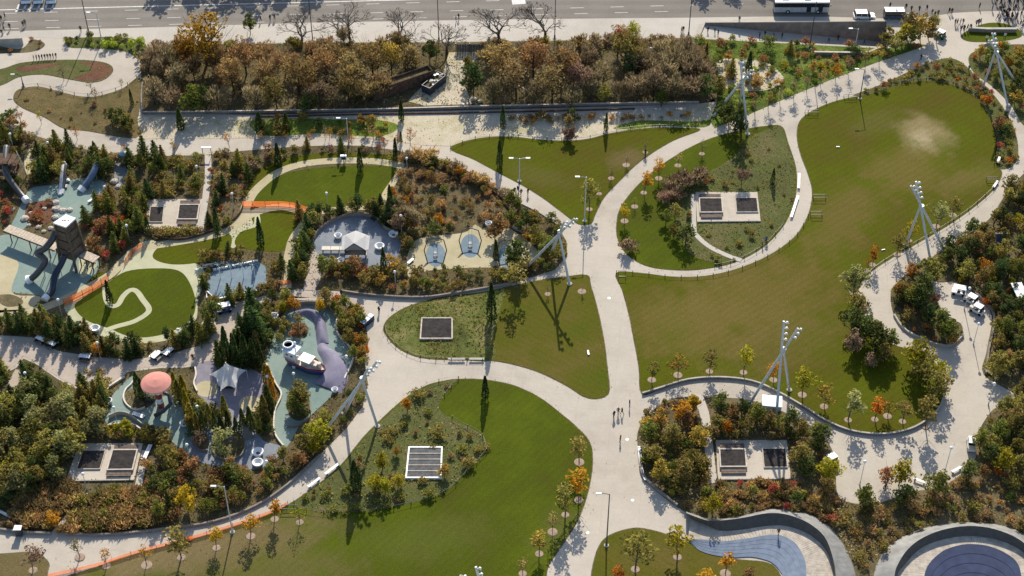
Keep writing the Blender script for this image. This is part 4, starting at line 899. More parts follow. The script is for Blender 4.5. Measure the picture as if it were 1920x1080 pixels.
# boulders
def boulder(px, r, label, mat=None, flat=.6):
    rnd = random.Random(int(px[0]*13+px[1])); b = MB(); b.sphere((0, 0, 0), 1, 0, 7, 5)
    v = [(x*r*(1+rnd.uniform(-.2, .2)), y*r*(1+rnd.uniform(-.2, .2)), max(-.2, z*r*flat*(1+rnd.uniform(-.15, .15)))) for x, y, z in b.v]; b.v = v
    o = b.obj('boulder', mat or M_STONE, None, G(*px, .12)); tag(o, label, 'boulder', 'pale boulders')
for i, (x, y, r, lb) in enumerate(((46,410,.9,'left of the red mulch mound'), (84,391,.5,'on top of the red mulch mound'), (58,400,.55,'on the left half of the red mulch mound'), (104,380,.8,'behind the tower roof, highest of its row'), (106,392,.9,'right of the mulch mound'), (118,395,.8,'right of the mulch mound near the white roof'), (131,394,.7,'right end of the pale boulders row'), (103,408,.7,'just left of the white roof'), (54,422,.5,'at the lower edge of the mulch mound'), (72,426,.6,'middle of the row under the mulch mound'), (95,428,.6,'lower right of the mulch mound'), (82,434,.5,'lowest below the mulch mound'), (158,462,.5,'right of the tower among red shrubs'), (22,392,.6,'left by the rust shrubs'))):
    boulder((x, y), r, 'pale boulder '+lb)
for x, y, r, lb in ((192,282,.7,'pale boulder at the top of the grey steps'), (215,340,.9,'white boulder beside the globe lamp at the grey steps'), (222,350,.7,'white boulder below its neighbour at the grey steps')): boulder((x, y), r, lb)
area('mulch_patch', [(218,300),(240,318),(244,340),(228,356),(214,330)], .08, M_SLATE)
# white bent bench sculpture near slide court
bench((174,376), 2.2, .5, 'white angled bench at the right of the slide court', .9); bench((124,341), 1.6, .9, 'white bench at the foot of the grey slides', .3); bench((122,352), 1.0, .8, 'small white bench below the first at the grey slides', .1)
bench((47,376), 2.3, .8, 'white bench at the end of the dark tube slide', -.45); bench((55,522), 1.3, .8, 'white block bench at the foot of the curved tube slide', .2)
# blue drum roof
o = G(236,305); k = empty('blue_hut', o); tag(k, 'small round hut with dark teal roof behind the boulder steps', 'hut')
b = MB(); b.lathe([(1.0, 0), (1.0, 1.9)], sides=14); b.obj('wall', M_WOOD, k); b = MB(); b.lathe([(1.35, 1.9), (1.0, 2.4), (1e-4, 2.75)], sides=14); b.obj('roof', M_TEALP, k)

# orange snow fences
def mesh_fence(px, h, label, lean=0.0):
    c = [G(*p) for p in spline(px, 5, False)]; o = empty('snow_fence', c[0]); tag(o, label, 'fence', 'orange snow fences'); n = len(c)
    b = MB(); rows = 5
    for r in range(rows):
        z0, z1 = h*r/rows+.03, h*(r+.8)/rows
        b.grid([[p-c[0]+Vector((0, 0, z0)) for p in c], [p-c[0]+Vector((0, 0, z1)) for p in c]])
    b.obj('netting', M_NET, o)
    pm = MB(); pm.tube([(0, 0, -.1), (0, 0, h+.2)], .04, 5); pm = pm.mesh('stake', M_DGREY)
    for i in range(0, n, 3): link('stake', pm, o, c[i]-c[0]+Vector((0, .03, 0)))
mesh_fence([(455,388),(490,388),(530,388),(562,393),(585,405)], 1.45, 'bright orange snow fence below the half moon lawn')
mesh_fence([(121,574),(150,560),(180,543),(204,526)], 1.6, 'orange snow fence along the path left of the round mound')
mesh_fence([(268,462),(252,474),(240,488),(234,498)], 1.1, 'orange red snow fence at the top of the ring path')
mesh_fence([(529,532),(546,533)], 1.0, 'short orange snow fence across the beige path')
mesh_fence([(90,1082),(180,1062),(262,1036),(340,1016),(420,993),(500,966),(540,946)], .75, 'low orange erosion fence along the bottom left path')
mesh_fence([(344,1018),(362,1012)], 1.0, 'orange fence piece at the foot of the olive tree')

# play house with pitched roof
def pl(px, py): p = G(px, py); return p
o = G(668, 476); h = empty('play_house', o); tag(h, 'white play house with pitched roof and shade-grey gable in the slate court', 'play house')
W, D, E, Rz = 4.4, 3.2, 2.5, 2.6
for x in (-1, 1):
    for y in (-1, 1): b = MB(); b.box((x*W*.42, y*D*.42, E/2), (.25, .25, E)); b.obj('post', M_DGREY, h)
ap = 4.3; y0, y1 = -D/2-.3, D/2+.7; xw = W/2+.35
for s in (-1, 1):
    b = MB(); b.add([(0, y0, ap), (s*1.95, y0, E+.1), (s*xw, y0+.5, E-.05), (s*xw, y1, E-.05), (s*1.95, y1, E+.25), (0, y1, ap-.5)], [(0, 1, 4, 5), (1, 2, 3, 4)]); b.obj('roof_slope', M_TENT, h)
    b = MB(); b.tube([(s*1.95, y0-.04, E+.1), (0, y0-.04, ap)], .09, 5); b.obj('gable_rib', M_DGREY, h)
b = MB(); b.add([(-1.9, y0+.06, E+.1), (1.9, y0+.06, E+.1), (0, y0+.06, ap-.06)], [(0, 1, 2)]); b.obj('gable', plain('shade_grey_gable', (.34,.31,.30), .8), h)  # shade of the front is put into the gable's grey
b = MB(); b.box((0, D/2+.2, E/2+.2), (W*.9, .12, E)); b.obj('back_wall', M_CREAM, h)
for x, w_ in ((-1.25, 1.3), (.1, .5), (1.3, 1.1)): b = MB(); b.box((x, -D/2-.35, 1.0), (w_, .8, .18)); b.obj('counter', M_WHITE, h)
b = MB(); b.box((0, 0, .35), (W*.92, D*.9, .25)); b.obj('floor', M_DGREY, h)
o = G(629, 472); k = empty('deck_table', o); tag(k, 'long white platform in three pieces left of the play house', 'platform')
for j in range(3): b = MB(); b.box((-1.7+j*1.72, 0, .85), (1.6, 1.0, .2)); b.obj('top', M_CREAM, k)
for j in range(4): b = MB(); b.box((-2.3+j*1.5, 0, .38), (.15, .8, .74)); b.obj('leg', M_DGREY, k)
def cup(px, r, label, closed=False):
    o = empty('spinner_cup', G(*px)); tag(o, label, 'spinner cup', 'white spinner cups'); b = MB()
    b.lathe([(r*.45, .0), (r*.85, .25), (r, .75), (r*.9, .8), (r*.8, .74), (r*.45, .32)], sides=16); b.obj('bowl', M_WHITE, o, smooth=True)
    d = MB(); d.lathe([(r*.7, .3), (1e-4, .34)], sides=12); d.obj('seat', M_DGREY if not closed else M_WHITE, o)
for x, y, r, lb in ((634,446,.75,'left of the play house roof'), (712,466,.95,'right of the play house'), (738,443,.95,'at the right rim of the house court'), (514,597,.85,'at the top left of the ship court'), (203,756,.8,'left of the pink canopy court'), (346,798,.75,'at the left of the slate court'), (484,852,1.0,'with dark middle in the slate court'), (484,872,.95,'flat white disc at the lower edge of the slate court'), (640,492,.75,'half hidden behind the orange shrub at the house court'), (179,620,.9,'on the ring path below the round mound'), (552,690,.4,'on the teal floor by the ship'), (628,735,.6,'beside hedge at the lower end of the purple wave'), (916,423,.7,'beside the red tree at the swing court')):
    cup((x, y), r, 'white spinner cup '+lb, 'disc' in lb or 'ring path' in lb)
# swing frames
def swing(px, label):
    o = empty('swing_frame', G(*px)); tag(o, label, 'swing', 'swing frames')
    for s in (-1, 1):
        b = MB(); b.tube([(s*1.4, -2.0, 0), (s*2.1, -.2, 1.9), (s*1.5, 1.9, 2.6), (s*.2, 2.4, 2.7)], .1, 6); b.obj('frame', M_BLACK, o)
    b = MB(); b.tube([(-.3, 2.4, 2.7), (.3, 2.4, 2.7)], .1, 6); b.obj('top_bar', M_BLACK, o)
    for k, y in enumerate((.1, 1.3)):
        b = MB(); b.lathe([(.42, .55), (.42, .65), (1e-4, .62)], (0, y-.6, 0), 10); b.obj('seat', M_NAVY, o)
        for s in (-1, 1): c = MB(); c.tube([(s*.35, y-.6, .6), (s*.25, 2.2, 2.65)], .02, 3, cap=False); c.obj('rope', M_DGREY, o)
for x, y, lb in ((817,482,'left swing frame over a blue pad in the beige court'), (882,464,'middle swing frame over a blue pad in the beige court'), (952,486,'right swing frame half behind the dark tree')): swing((x, y), lb)
o = G(770, 492); k = empty('basket_seat', o); tag(k, 'white and dark lounging seat left of the swings', 'seat'); b = MB(); b.box((0, 0, .4), (.5, 1.6, .12), -.6); b.obj('seat', M_WHITE, k); b = MB(); b.box((0, 0, .2), (.3, 1.2, .38), -.6); b.obj('base', M_DGREY, k)

# wave of purple rubber (raised band)
def berm(pts, w, h, mat, name='berm'):
    c, L, R = ribbon_pts(pts, w, .075); b = MB(); n = len(c); rows = []
    for j in range(7):
        f = j/6; rows.append([L[i].lerp(R[i], f)+Vector((0, 0, h*math.sin(math.pi*f)*math.sin(math.pi*min(1, (i+.6)/(n*.5), (n-i)/(n*.25))/1.0*.5))) for i in range(n)])
    b.grid(rows); return b.obj(name, mat, None, None, 'structure', smooth=True)
berm([(552,590),(572,586),(590,592),(600,606),(603,625),(606,645)], (1.6, 2.2), 1.2, M_WAVE)
berm([(604,640),(606,655),(618,668),(628,685),(626,708),(612,728)], (1.2, 6.0), 1.0, M_WAVE)
# the toy ship
o = G(572, 690); sh = empty('toy_ship', o, math.radians(-28)); sh.scale = (.96, .96, .96); tag(sh, 'blue and red toy ship with white cabins in the teal court', 'toy ship')
hull = [(-4.2,.0),(-3.2,-1.25),(1.6,-1.4),(3.9,-.55),(4.5,.0),(3.9,.55),(1.6,1.4),(-3.2,1.25)]
b = MB(); n = len(hull); lo = [(x*.86, y*.75, .1) for x, y in hull]; hi = [(x, y, 1.5) for x, y in hull]
b.add(lo+hi, [(i, (i+1) % n, n+(i+1) % n, n+i) for i in range(n)]); b.obj('hull', M_BLUEP, sh)
b = MB(); b.add([(x*1.01, y*1.02, 1.5) for x, y in hull]+[(x*1.03, y*1.05, 1.95) for x, y in hull], [(i, (i+1) % n, n+(i+1) % n, n+i) for i in range(n)]); b.obj('red_band', M_REDP, sh)
b = MB(); b.prism(hull, 1.45, 1.6); b.obj('deck', M_CREAM, sh)
b = MB(); b.box((-2.6, .1, 2.6), (2.6, 2.1, 2.0), 0, 0, .9); b.obj('cabin', M_WHITE, sh)
b = MB(); b.box((-2.6, .1, 3.68), (2.7, 2.3, .14)); b.obj('cabin_roof', M_LBLUE, sh)
b = MB(); b.lathe([(.95, 3.8), (.95, 4.2), (.8, 4.2), (.8, 3.8)], (-3.5, .4, 0), 12); b.obj('crow_nest', M_WHITE, sh)
b = MB(); b.box((.6, 0, 2.2), (1.7, 1.4, 1.2)); b.obj('cabin', M_CREAM, sh)
b = MB(); b.box((.6, 0, 2.86), (2.5, 2.1, .1)); b.obj('cabin_roof', M_WHITE, sh)
b = MB(); b.box((2.3, .1, 1.95), (1.1, 1.2, .7)); b.obj('hatch', M_CREAM, sh)
b = MB(); b.tube([(-1.2, -.6, 1.6), (-1.2, -.6, 5.2)], .09, 6); b.obj('mast', M_WHITE, sh); b = MB(); b.tube([(-3.4, -1.0, 3.6), (1.0, -.9, 3.7)], .08, 5); b.obj('boom', M_GREYM, sh)
b = MB(); b.lathe([(.35, 1.6), (.35, 2.9), (.28, 2.9)], (3.3, 0, 0), 10); b.obj('funnel', M_CREAM, sh)
for x in (-3.1, -2.1): b = MB(); b.box((x, -.87, 2.7), (.5, .06, .5)); b.obj('window', M_GLASS, sh)

# pink mushroom canopy with lighthouse slide
o = G(302, 762); pc = empty('pink_canopy', o); tag(pc, 'round pink canopy above a red and white striped play post', 'canopy')
zc = hgt(302, 762, 716); R = 2.55
b = MB(); b.lathe([(R, zc-.25), (R, zc-.12), (R*.6, zc+.28), (1e-4, zc+.55)], sides=36); b.obj('canopy', M_PINKC, pc)
b = MB()
for k in range(24):
    a = 2*math.pi*k/24; b.box((R*.97*math.cos(a), R*.97*math.sin(a), zc-.42), (.08, .42, .42), a)
b.obj('valance', M_CREAM, pc)
for k, m in enumerate((M_REDP, M_WHITE, M_REDP, M_WHITE, M_REDP)):
    z0 = zc*.9*k/5; b = MB(); b.lathe([(.62-.05*k, z0), (.62-.05*(k+1), z0+zc*.18)], sides=14); b.obj('stripe', m, pc)
for k in range(6):
    a = 2*math.pi*k/6; b = MB(); b.tube([(.4*math.cos(a), .4*math.sin(a), zc*.9), (R*.8*math.cos(a), R*.8*math.sin(a), zc+.0)], .05, 4); b.obj('strut', M_DGREY, pc)
b = MB(); b.tube([(.5, .2, zc*.6), (1.8, -.2, zc*.5), (2.1, -1.4, zc*.35), (1.0, -2.3, zc*.22), (-.6, -2.6, .5)], .35, 8); b.obj('spiral_slide', M_DGREY, pc, smooth=True)
bench((260,781), 2.3, .8, 'white bench on the teal court below the pink canopy', -.42)
o = G(282, 748); k = empty('play_dome', o); tag(k, 'small dark dome with white cap left of the pink canopy', 'play dome'); b = MB(); b.lathe([(1.1, 0), (1.0, .7), (.4, 1.0), (1e-4, 1.02)], sides=14); b.obj('dome', M_DGREY, k); b = MB(); b.lathe([(.45, 1.03), (.3, 1.35), (1e-4, 1.42)], sides=10); b.obj('cap', M_WHITE, k)
wall_along('ramp_wall', [(205,785),(222,778),(240,780),(255,790),(270,802)], .9, .15, M_CONCW, label='thin curved wall on the teal court below the pink canopy')
# white tent canopy
o = G(428, 711); tn = empty('tent_canopy', o); tag(tn, 'white peaked tent canopy over the purple court', 'canopy')
zp = hgt(428, 711, 677)
zE = 2.5; cn = [px_at(394,702,zE)-Vector((o.x, o.y, 0)), px_at(462,694,zE)-Vector((o.x, o.y, 0)), px_at(444,730,zE-.3)-Vector((o.x, o.y, 0)), px_at(414,732,zE-.3)-Vector((o.x, o.y, 0))]
ap = Vector((.1, -.3, zp)); rows = []
b = MB()
for k in range(4):
    a, c = cn[k], cn[(k+1) % 4]; rr = []
    for i in range(7):
        f = i/6; row = []
        for j in range(7):
            g = j/6; e = a.lerp(c, g); e = e+(Vector((0, 0, 0))-Vector((e.x, e.y, 0)))*.22*math.sin(math.pi*g)
            p = ap.lerp(e, f); p.z = ap.z+(e.z-ap.z)*(f**.55); row.append(p)
        rr.append(row)
    b.grid(rr)
b.obj('membrane', M_TENT, tn, smooth=True)
b = MB(); b.tube([(.1, -.3, 0), tuple(ap)], .1, 6); b.obj('pole', M_GREYM, tn)
for c in cn: b = MB(); b.tube([(c.x*1.02, c.y*1.02, 0), (c.x, c.y, c.z)], .08, 6); b.obj('pole', M_GREYM, tn)
b = MB(); b.grid([[(-1.7,-1.2,1.75), (1.7,-1.2,1.75)], [(-1.2,-2.9,1.35), (1.2,-2.9,1.35)]]); b.grid([[(-1.7,-1.2,1.7), (1.7,-1.2,1.7)], [(-1.2,-2.9,1.3), (1.2,-2.9,1.3)]]); b.obj('awning', M_TENT, tn)
for s in (-1, 1): b = MB(); b.tube([(s*1.6, -1.2, 0), (s*1.2, -2.8, 1.35)], .12, 5); b.obj('awning_leg', M_DGREY, tn)
b = MB(); b.box((0, -1.7, .5), (2.6, 1.2, .9)); b.obj('counter', M_DGREY, tn)
# second pavilion with cream folded roof in slate court
o = G(452, 806); k = empty('star_climber', o); tag(k, 'cream beam climber with dark panels in the slate court', 'climber')
b = MB(); b.tube([(-1.9, -1.2, 1.2), (.2, .1, 2.4), (.9, .9, 2.8)], .18, 6); b.obj('beam', M_CREAM, k); b = MB(); b.tube([(.3, .9, 2.9), (1.1, .4, 2.5), (.4, .0, 2.6)], .2, 6); b.obj('beam', M_CREAM, k)
for x, y in ((-1.9, -1.2), (.9, .9)): b = MB(); b.tube([(x, y, 0), (x, y, 1.3 if x < 0 else 2.8)], .1, 6); b.obj('post', M_DGREY, k)
b = MB(); b.grid([[(.4, -.2, 2.3), (1.2, .6, 2.3)], [(1.0, -2.6, .1), (2.4, -2.0, .1)]]); b.obj('panel', plain('khaki_panel', (.17,.155,.13), .7), k)
b = MB(); b.grid([[(-1.8, -.9, 1.2), (-.6, .2, 1.9)], [(-2.6, -2.2, .1), (-1.0, -2.0, .1)]]); b.obj('panel', MATS['khaki_panel'], k)
# poles with fronds, shaped to throw palm-like shadows on the blue rectangle
o = G(445, 528); k = empty('palm_shadow_poles', o); tag(k, 'row of poles with fronds shaped for their shadows on the blue rectangular court', 'climber')
for x in (-3.2, -1.1, 1.1, 3.2):
    b = MB(); b.tube([(x, .9, 0), (x, .9, 3.4)], .08, 5); b.obj('post', M_WHITE, k)
    b = MB()
    for a in range(7): aa = a*.9; b.tube([(x, .9, 3.4), (x+.7*math.cos(aa), .9+.7*math.sin(aa), 3.7), (x+1.25*math.cos(aa), .9+1.25*math.sin(aa), 3.1)], [.08, .14, .03], 4)
    b.obj('frond', M_TEALP, k)
for x, y in ((448,492),(481,490),(402,504)): pass
# kiosk cabinets
o = G(689, 606); k = empty('newspaper_boxes', o, math.radians(55)); tag(k, 'row of dark cabinets with pale blue tops beside the path and hedge', 'cabinet')
for j in range(3):
    b = MB(); b.box((-1.0+j*1.0, 0, .55), (.92, .9, 1.1)); b.obj('cabinet', M_NAVY, k); b = MB(); b.box((-1.0+j*1.0, 0, 1.13), (.86, .95, .06)); b.obj('top', M_LBLUE, k)
o = G(1445, 770); k = empty('utility_shed', o, -.12); tag(k, 'white utility shed with pale roof at the foot of the light mast', 'shed')
b = MB(); b.box((0, 0, 1.15), (3.2, 2.4, 2.3)); b.obj('wall', M_WHITE, k); b = MB(); b.box((0, 0, 2.38), (3.4, 2.6, .14)); b.obj('roof', M_LBLUE, k); b = MB(); b.box((.5, -1.22, 1.0), (.9, .05, 1.9)); b.obj('door', M_GREYM, k)
o = G(1874, 462); k = empty('tilted_board', o); tag(k, 'tilted blue board in a white frame among the right shrubs', 'board')
b = MB(); b.add([(-.9,-.3,1.0),(.75,-.3,1.0),(1.0,.4,2.9),(-1.2,.4,2.9)], [(0,1,2,3)]); b.add([(-.9,-.22,1.0),(.75,-.22,1.0),(1.0,.48,2.9),(-1.2,.48,2.9)], [(3,2,1,0)]); b.obj('panel', M_BLUEP, k)
b = MB(); b.tube([(-.95,-.3,.95),(-1.25,.4,2.95),(1.05,.4,2.95),(.8,-.3,.95)], .07, 5); b.obj('frame', M_WHITE, k)
for x in (-1.0, .8): b = MB(); b.tube([(x, .2, 0), (x, .2, 2.2)], .06, 5); b.obj('post', M_GREYM, k)
o = G(1908, 566); k = empty('shelter', o, .1); tag(k, 'flat pale metal shelter roof at the right edge', 'shelter')
b = MB(); b.box((0, .4, 2.4), (2.0, 4.2, .14)); b.obj('roof', M_GREYM, k); b = MB(); b.box((.95, .4, 2.5), (.12, 4.2, .08)); b.obj('trim', M_WHITE, k)
for x in (-.85, .85):
    for y in (-1.4, 2.2): b = MB(); b.box((x, y, 1.16), (.12, .12, 2.33)); b.obj('post', M_DGREY, k)
# straight path gate at the top of the vent path
o = G(389, 292); k = empty('path_gate', o); tag(k, 'small pale gate canopy at the upper end of the straight path', 'gate'); b = MB(); b.box((0, 0, 2.1), (2.0, .5, .12)); b.obj('top', M_GREYM, k)
for x in (-.85, .85): b = MB(); b.box((x, 0, 1.02), (.12, .12, 2.05)); b.obj('post', M_DGREY, k)
# small sign kiosk on upper path
o = G(645, 306); k = empty('sign_kiosk', o); tag(k, 'small white topped sign stand on the path above the half moon lawn', 'sign'); b = MB(); b.box((0, 0, 1.5), (1.2, .5, 1.0)); b.obj('panel', M_WHITE, k); b = MB(); b.tube([(0, 0, 0), (0, 0, 1.0)], .1, 6); b.obj('post', M_DGREY, k); b = MB(); b.box((0, -.27, 1.45), (.9, .04, .6)); b.obj('face', M_DGREY, k)
# rust hoarding and skip in the woodland
a, c = G(698, 186), G(808, 148); d = c-a; rz = math.atan2(d.y, d.x); L = d.length; o = (a+c)/2
k = empty('rusty_container', o, rz); tag(k, 'long rust brown open container between the autumn trees', 'container')
b = MB(); b.box((0, -1.1, 1.5), (L, .12, 2.8)); b.obj('side_wall', M_RUSTW, k); b = MB(); b.box((0, 1.1, 1.5), (L, .12, 2.8)); b.obj('side_wall', M_RUSTW, k)
for s in (-1, 1): b = MB(); b.box((s*(L/2-.06), 0, 1.5), (.12, 2.07, 2.8)); b.obj('end_wall', M_RUSTW, k)
nn = int(L/.55)
for j in range(nn): b = MB(); b.box((-L/2+(j+.5)*L/nn, -1.2, 1.5), (.14, .08, 2.6)); b.obj('rib', M_RUSTW, k)
b = MB(); b.box((0, 0, 2.2), (L-.3, 2.0, .2)); b.obj('leaf_litter', M_SOIL_D, k)
a, c = G(800, 175), G(828, 152); d = c-a; rz = math.atan2(d.y, d.x); L = d.length*1.1; o = (a+c)/2
k = empty('rubbish_skip', o, rz); tag(k, 'navy rubbish skip heaped with pale debris', 'skip')
for s in (-1, 1): b = MB(); b.box((0, s*1.0, .95), (L, .1, 1.9)); b.obj('side_wall', M_NAVY, k); b = MB(); b.box((s*(L/2-.05), 0, .95), (.1, 1.88, 1.9)); b.obj('end_wall', M_NAVY, k)
b = MB(); b.box((0, 0, 1.4), (L-.2, 1.85, .2)); b.obj('fill', M_SOIL, k)
for j in range(18): b = MB(); b.box((random.uniform(-L/2+.4, L/2-.4), random.uniform(-.75, .75), random.uniform(1.6, 2.2)), (random.uniform(.2, .7), random.uniform(.2, .5), random.uniform(.1, .4)), random.uniform(0, 3)); b.obj('debris', random.choice([M_CREAM, M_STONE, M_DGREY, M_TEALP, M_WOOD]), k)
o = G(881, 98); k = empty('wooden_gate', o); tag(k, 'grey double leaf board gate at the street behind the clearing', 'gate')
for s in (-1, 1):
    for j in range(5): b = MB(); b.box((s*(.35+.56*j), 0, 1.1), (.52, .09, 2.0)); b.obj('board', plain('grey_board', (.14,.135,.125), .85, var=.2), k)
    b = MB(); b.box((s*1.45, -.08, 1.75), (2.7, .07, .14)); b.obj('rail', M_DGREY, k)
for x in (-3.0, 0, 3.0): b = MB(); b.box((x, .12, 1.15), (.16, .16, 2.3)); b.obj('post', M_DGREY, k)
# street side screen fence pieces
for j, (x, y) in enumerate(((1005,193),(990,185))): pass
o = G(977, 168); k = empty('white_pipe', o, -.9); tag(k, 'pale plank leaning among the brown trees', 'plank'); b = MB(); b.tube([(-1.6, 0, .3), (1.6, 0, .9)], .12, 6); b.obj('plank', M_CREAM, k)
for x, y, w_, m, lb in ((888,186,1.0,M_STONE,'grey rubble heap at the foot of the dark green tree'), (880,200,.9,M_REDP,'red crate beside the rubble'), (868,196,.6,M_WHITE,'white sack beside the low wall'), (900,190,.8,M_STONE,'rubble lump right of the grey heap')):
    boulder((x, y), w_*.7, lb, m, .7)
# manhole covers on the paths
for x, y, lb in ((1142,559,'on the upper part of the main path'), (1176,824,'beside the lone walker on the main path'), (1186,938,'beside the tree shadow on the main path'), (1102,999,'on the lower bend of the main path'), (1089,400,'at the lawn tip by the crossing')):
    b = MB(); b.lathe([(.27, .002), (.27, .02), (1e-4, .022)], sides=12); o = b.obj('manhole_cover', M_WHITE, None, G(x, y)); tag(o, 'small white manhole cover '+lb, 'manhole cover', 'manhole covers')
# white birds / litter on the lawn
b = MB(); b.box((0, 0, .15), (.3, 1.1, .12), .1); o = b.obj('lawn_marker', M_WHITE, None, G(1103, 662, .05)); tag(o, 'small white marker lying on the olive lawn', 'marker')
b = MB(); b.box((0, 0, .12), (.7, .2, .12), .3); o = b.obj('lawn_marker', M_WHITE, None, G(1656, 469, .05)); tag(o, 'white marker on the big lawn beside the yellow tree', 'marker')
b = MB(); b.box((0, 0, .12), (.7, .2, .12), .0); o = b.obj('lawn_marker', M_WHITE, None, G(1571, 276, .05)); tag(o, 'white marker on the upper part of the big lawn', 'marker')
# planter box bottom left
o = G(37, 1002); k = empty('bollard_box', o); tag(k, 'white topped utility box on the bottom left path', 'utility box'); b = MB(); b.box((0, 0, .8), (1.0, .9, 1.6)); b.obj('box', M_DGREY, k); b = MB(); b.box((0, 0, 1.65), (1.2, 1.0, .1)); b.obj('top', M_WHITE, k)
wall_along('white_beam', [(-10,955),(22,972)], .5, .3, M_WHITE, label='white beam barrier at the bottom left corner', curved=False)
bench((276,852), 3.6, .7, 'long white bench right of the lower left vent court', math.radians(80))
bench((392,503), 2.2, .3, 'thin white bench above the blue rectangular court', .3, back=True)

# ------------------------------------------------------------------ tables and carts
def picnic(px, rz, label):
    o = empty('picnic_table', G(*px), rz); tag(o, label, 'picnic table', 'white picnic tables')
    b = MB(); b.box((0, 0, .76), (2.0, .85, .08)); b.obj('top', M_WHITE, o)
    for s in (-1, 1):
        b = MB(); b.box((0, s*.85, .45), (1.9, .35, .06)); b.obj('seat', M_WHITE if s > 0 else M_DGREY, o)
        b = MB(); b.box((s*.7, 0, .36), (.12, 1.5, .7)); b.obj('leg', M_BLACK, o)
for x, y, r, lb in ((78,640,-.5,'left white picnic table of the pair on the pink path'), (97,648,-.5,'right white picnic table of the pair on the pink path'), (160,673,-.15,'white picnic table by the small round island'), (294,670,1.0,'left white picnic table above the pink canopy'), (317,664,1.0,'right white picnic table above the pink canopy')):
    picnic((x, y), r, lb)
def cart(px, rz, label, bed=True, mat=None, dark=False):
    o = empty('utility_cart', G(*px), rz); o.scale = (.92, .92, .92); tag(o, label, 'utility cart', 'white utility carts'); m = mat or M_WHITE
    b = MB(); b.box((0, 0, .55), (2.9, 1.35, .5), 0, 0, .97); b.obj('body', m, o)
    b = MB(); b.box((.1 if bed else 0, 0, 1.85), (1.7 if bed else 2.5, 1.35, .09)); b.obj('roof', M_WHITE, o)
    b = MB(); b.add([(.75, -.62, .8), (.75, .62, .8), (1.15, .62, .8), (1.15, -.62, .8), (.85, -.62, 1.8), (.85, .62, 1.8), (.9, .62, 1.8), (.9, -.62, 1.8)], [(0,1,2,3), (4,7,6,5), (0,4,5,1), (1,5,6,2), (2,6,7,3), (3,7,4,0)]); b.obj('windscreen', M_GLASS, o)
    for s in (-1, 1):
        for x in (-.9, .95): b = MB(); b.tube([(x, s*.55, .3), (x, s*.72, .3)], .3, 10); b.obj('wheel', M_TYRE, o)
        for x in (-.65, .8): p = MB(); p.tube([(x, s*.6, .8), (x, s*.6, 1.82)], .035, 4); p.obj('roof_post', M_DGREY, o)
    b = MB(); b.box((-.1, 0, .95), (.5, 1.2, .35)); b.obj('seat', M_BLACK, o)
    if bed: b = MB(); b.box((-1.05, 0, .95), (.8, 1.3, .3)); b.obj('cargo_box', M_CREAM, o)
for x, y, r, lb, bd in ((1797,551,-.3,'white cart with dark side standing leftmost by the plaza shrubs', False), (1820,567,-.75,'white cart in the middle of the row by the plaza shrubs', True), (1831,585,-.75,'white cart nearest the camera in the row by the plaza shrubs', True), (1820,838,1.4,'white cart parked alone at the right side of the lower plaza', True), (1557,868,.5,'white cart half hidden at the left side of the lower plaza', True)):
    cart((x, y), r, lb, bd)
cart((1762,70), -.75, 'green and white cart parked under the trees at the top right plaza', True, M_GREENV)
cart((421,584), .3, 'small blue cart beside the conifer at the mid path', False, M_BLUEP)

# ------------------------------------------------------------------ street vehicles
def wheel(parent, x, y, r, w_):
    b = MB(); b.tube([(x, y-w_/2, r), (x, y+w_/2, r)], r, 14); t = b.obj('wheel', M_TYRE, parent); c = MB(); s = 1 if y > 0 else -1; c.tube([(x, y+s*w_*.5, r), (x, y+s*(w_*.5+.02), r)], r*.55, 10); c.obj('rim', M_GREYM, t)
def bus(P, rz, label, L=12.2):
    o = empty('city_bus', P, rz); tag(o, label, 'bus'); W, H = 2.55, 3.05
    b = MB(); b.box((0, 0, 1.05), (L, W, 1.3)); b.obj('lower_body', plain('bus_grey_white', (.45,.45,.44), .4), o)
    b = MB(); b.box((0, 0, 2.25), (L-.02, W-.02, 1.08)); b.obj('upper_body', M_BLACK, o)
    b = MB(); b.box((0, 0, 2.95), (L, W, .3), 0, 0, .985); b.obj('roof', M_WHITE, o)
    for k in range(7):
        for s in (-1, 1): w_ = MB(); w_.box((-L/2+1.3+k*1.5, s*(W/2+.005), 2.25), (1.36, .03, .8)); w_.obj('window', M_GLASS, o)
    w_ = MB(); w_.box((L/2+.01, 0, 2.1), (.03, W-.3, 1.2)); w_.obj('windscreen', M_GLASS, o)
    for x in (-1, 1.6): d = MB(); d.box((x+2.6, -W/2-.02, 1.5), (1.0, .04, 2.0)); d.obj('door', M_GLASS, o)
    for x in (-L/2+3.1, L/2-2.4):
        for s in (-1, 1): wheel(o, x, s*(W/2-.1), .5, .3)
    for x, y in ((-L*.3, .1), (L*.1, 0)): u = MB(); u.box((x, y, 3.2), (1.6, 1.4, .18), 0, 0, .9); u.obj('roof_unit', M_WHITE, o)
    h = MB(); h.box((-L/2+.6, .6, 3.12), (.4, .4, .06)); h.obj('roof_hatch', M_DGREY, o)
    for s in (-1, 1): m = MB(); m.box((L/2+.25, s*(W/2+.1), 2.3), (.2, .12, .4)); m.obj('mirror', M_BLACK, o)
    for s in (-1, 1): m = MB(); m.box((L/2+.02, s*.95, .85), (.05, .3, .2)); m.obj('headlight', M_WHITE, o)
bus(G(1502, 26, -.13)+Vector((0, 1.27, 0)), 0.0, 'white roofed city bus with dark windows on the street above the ramp')
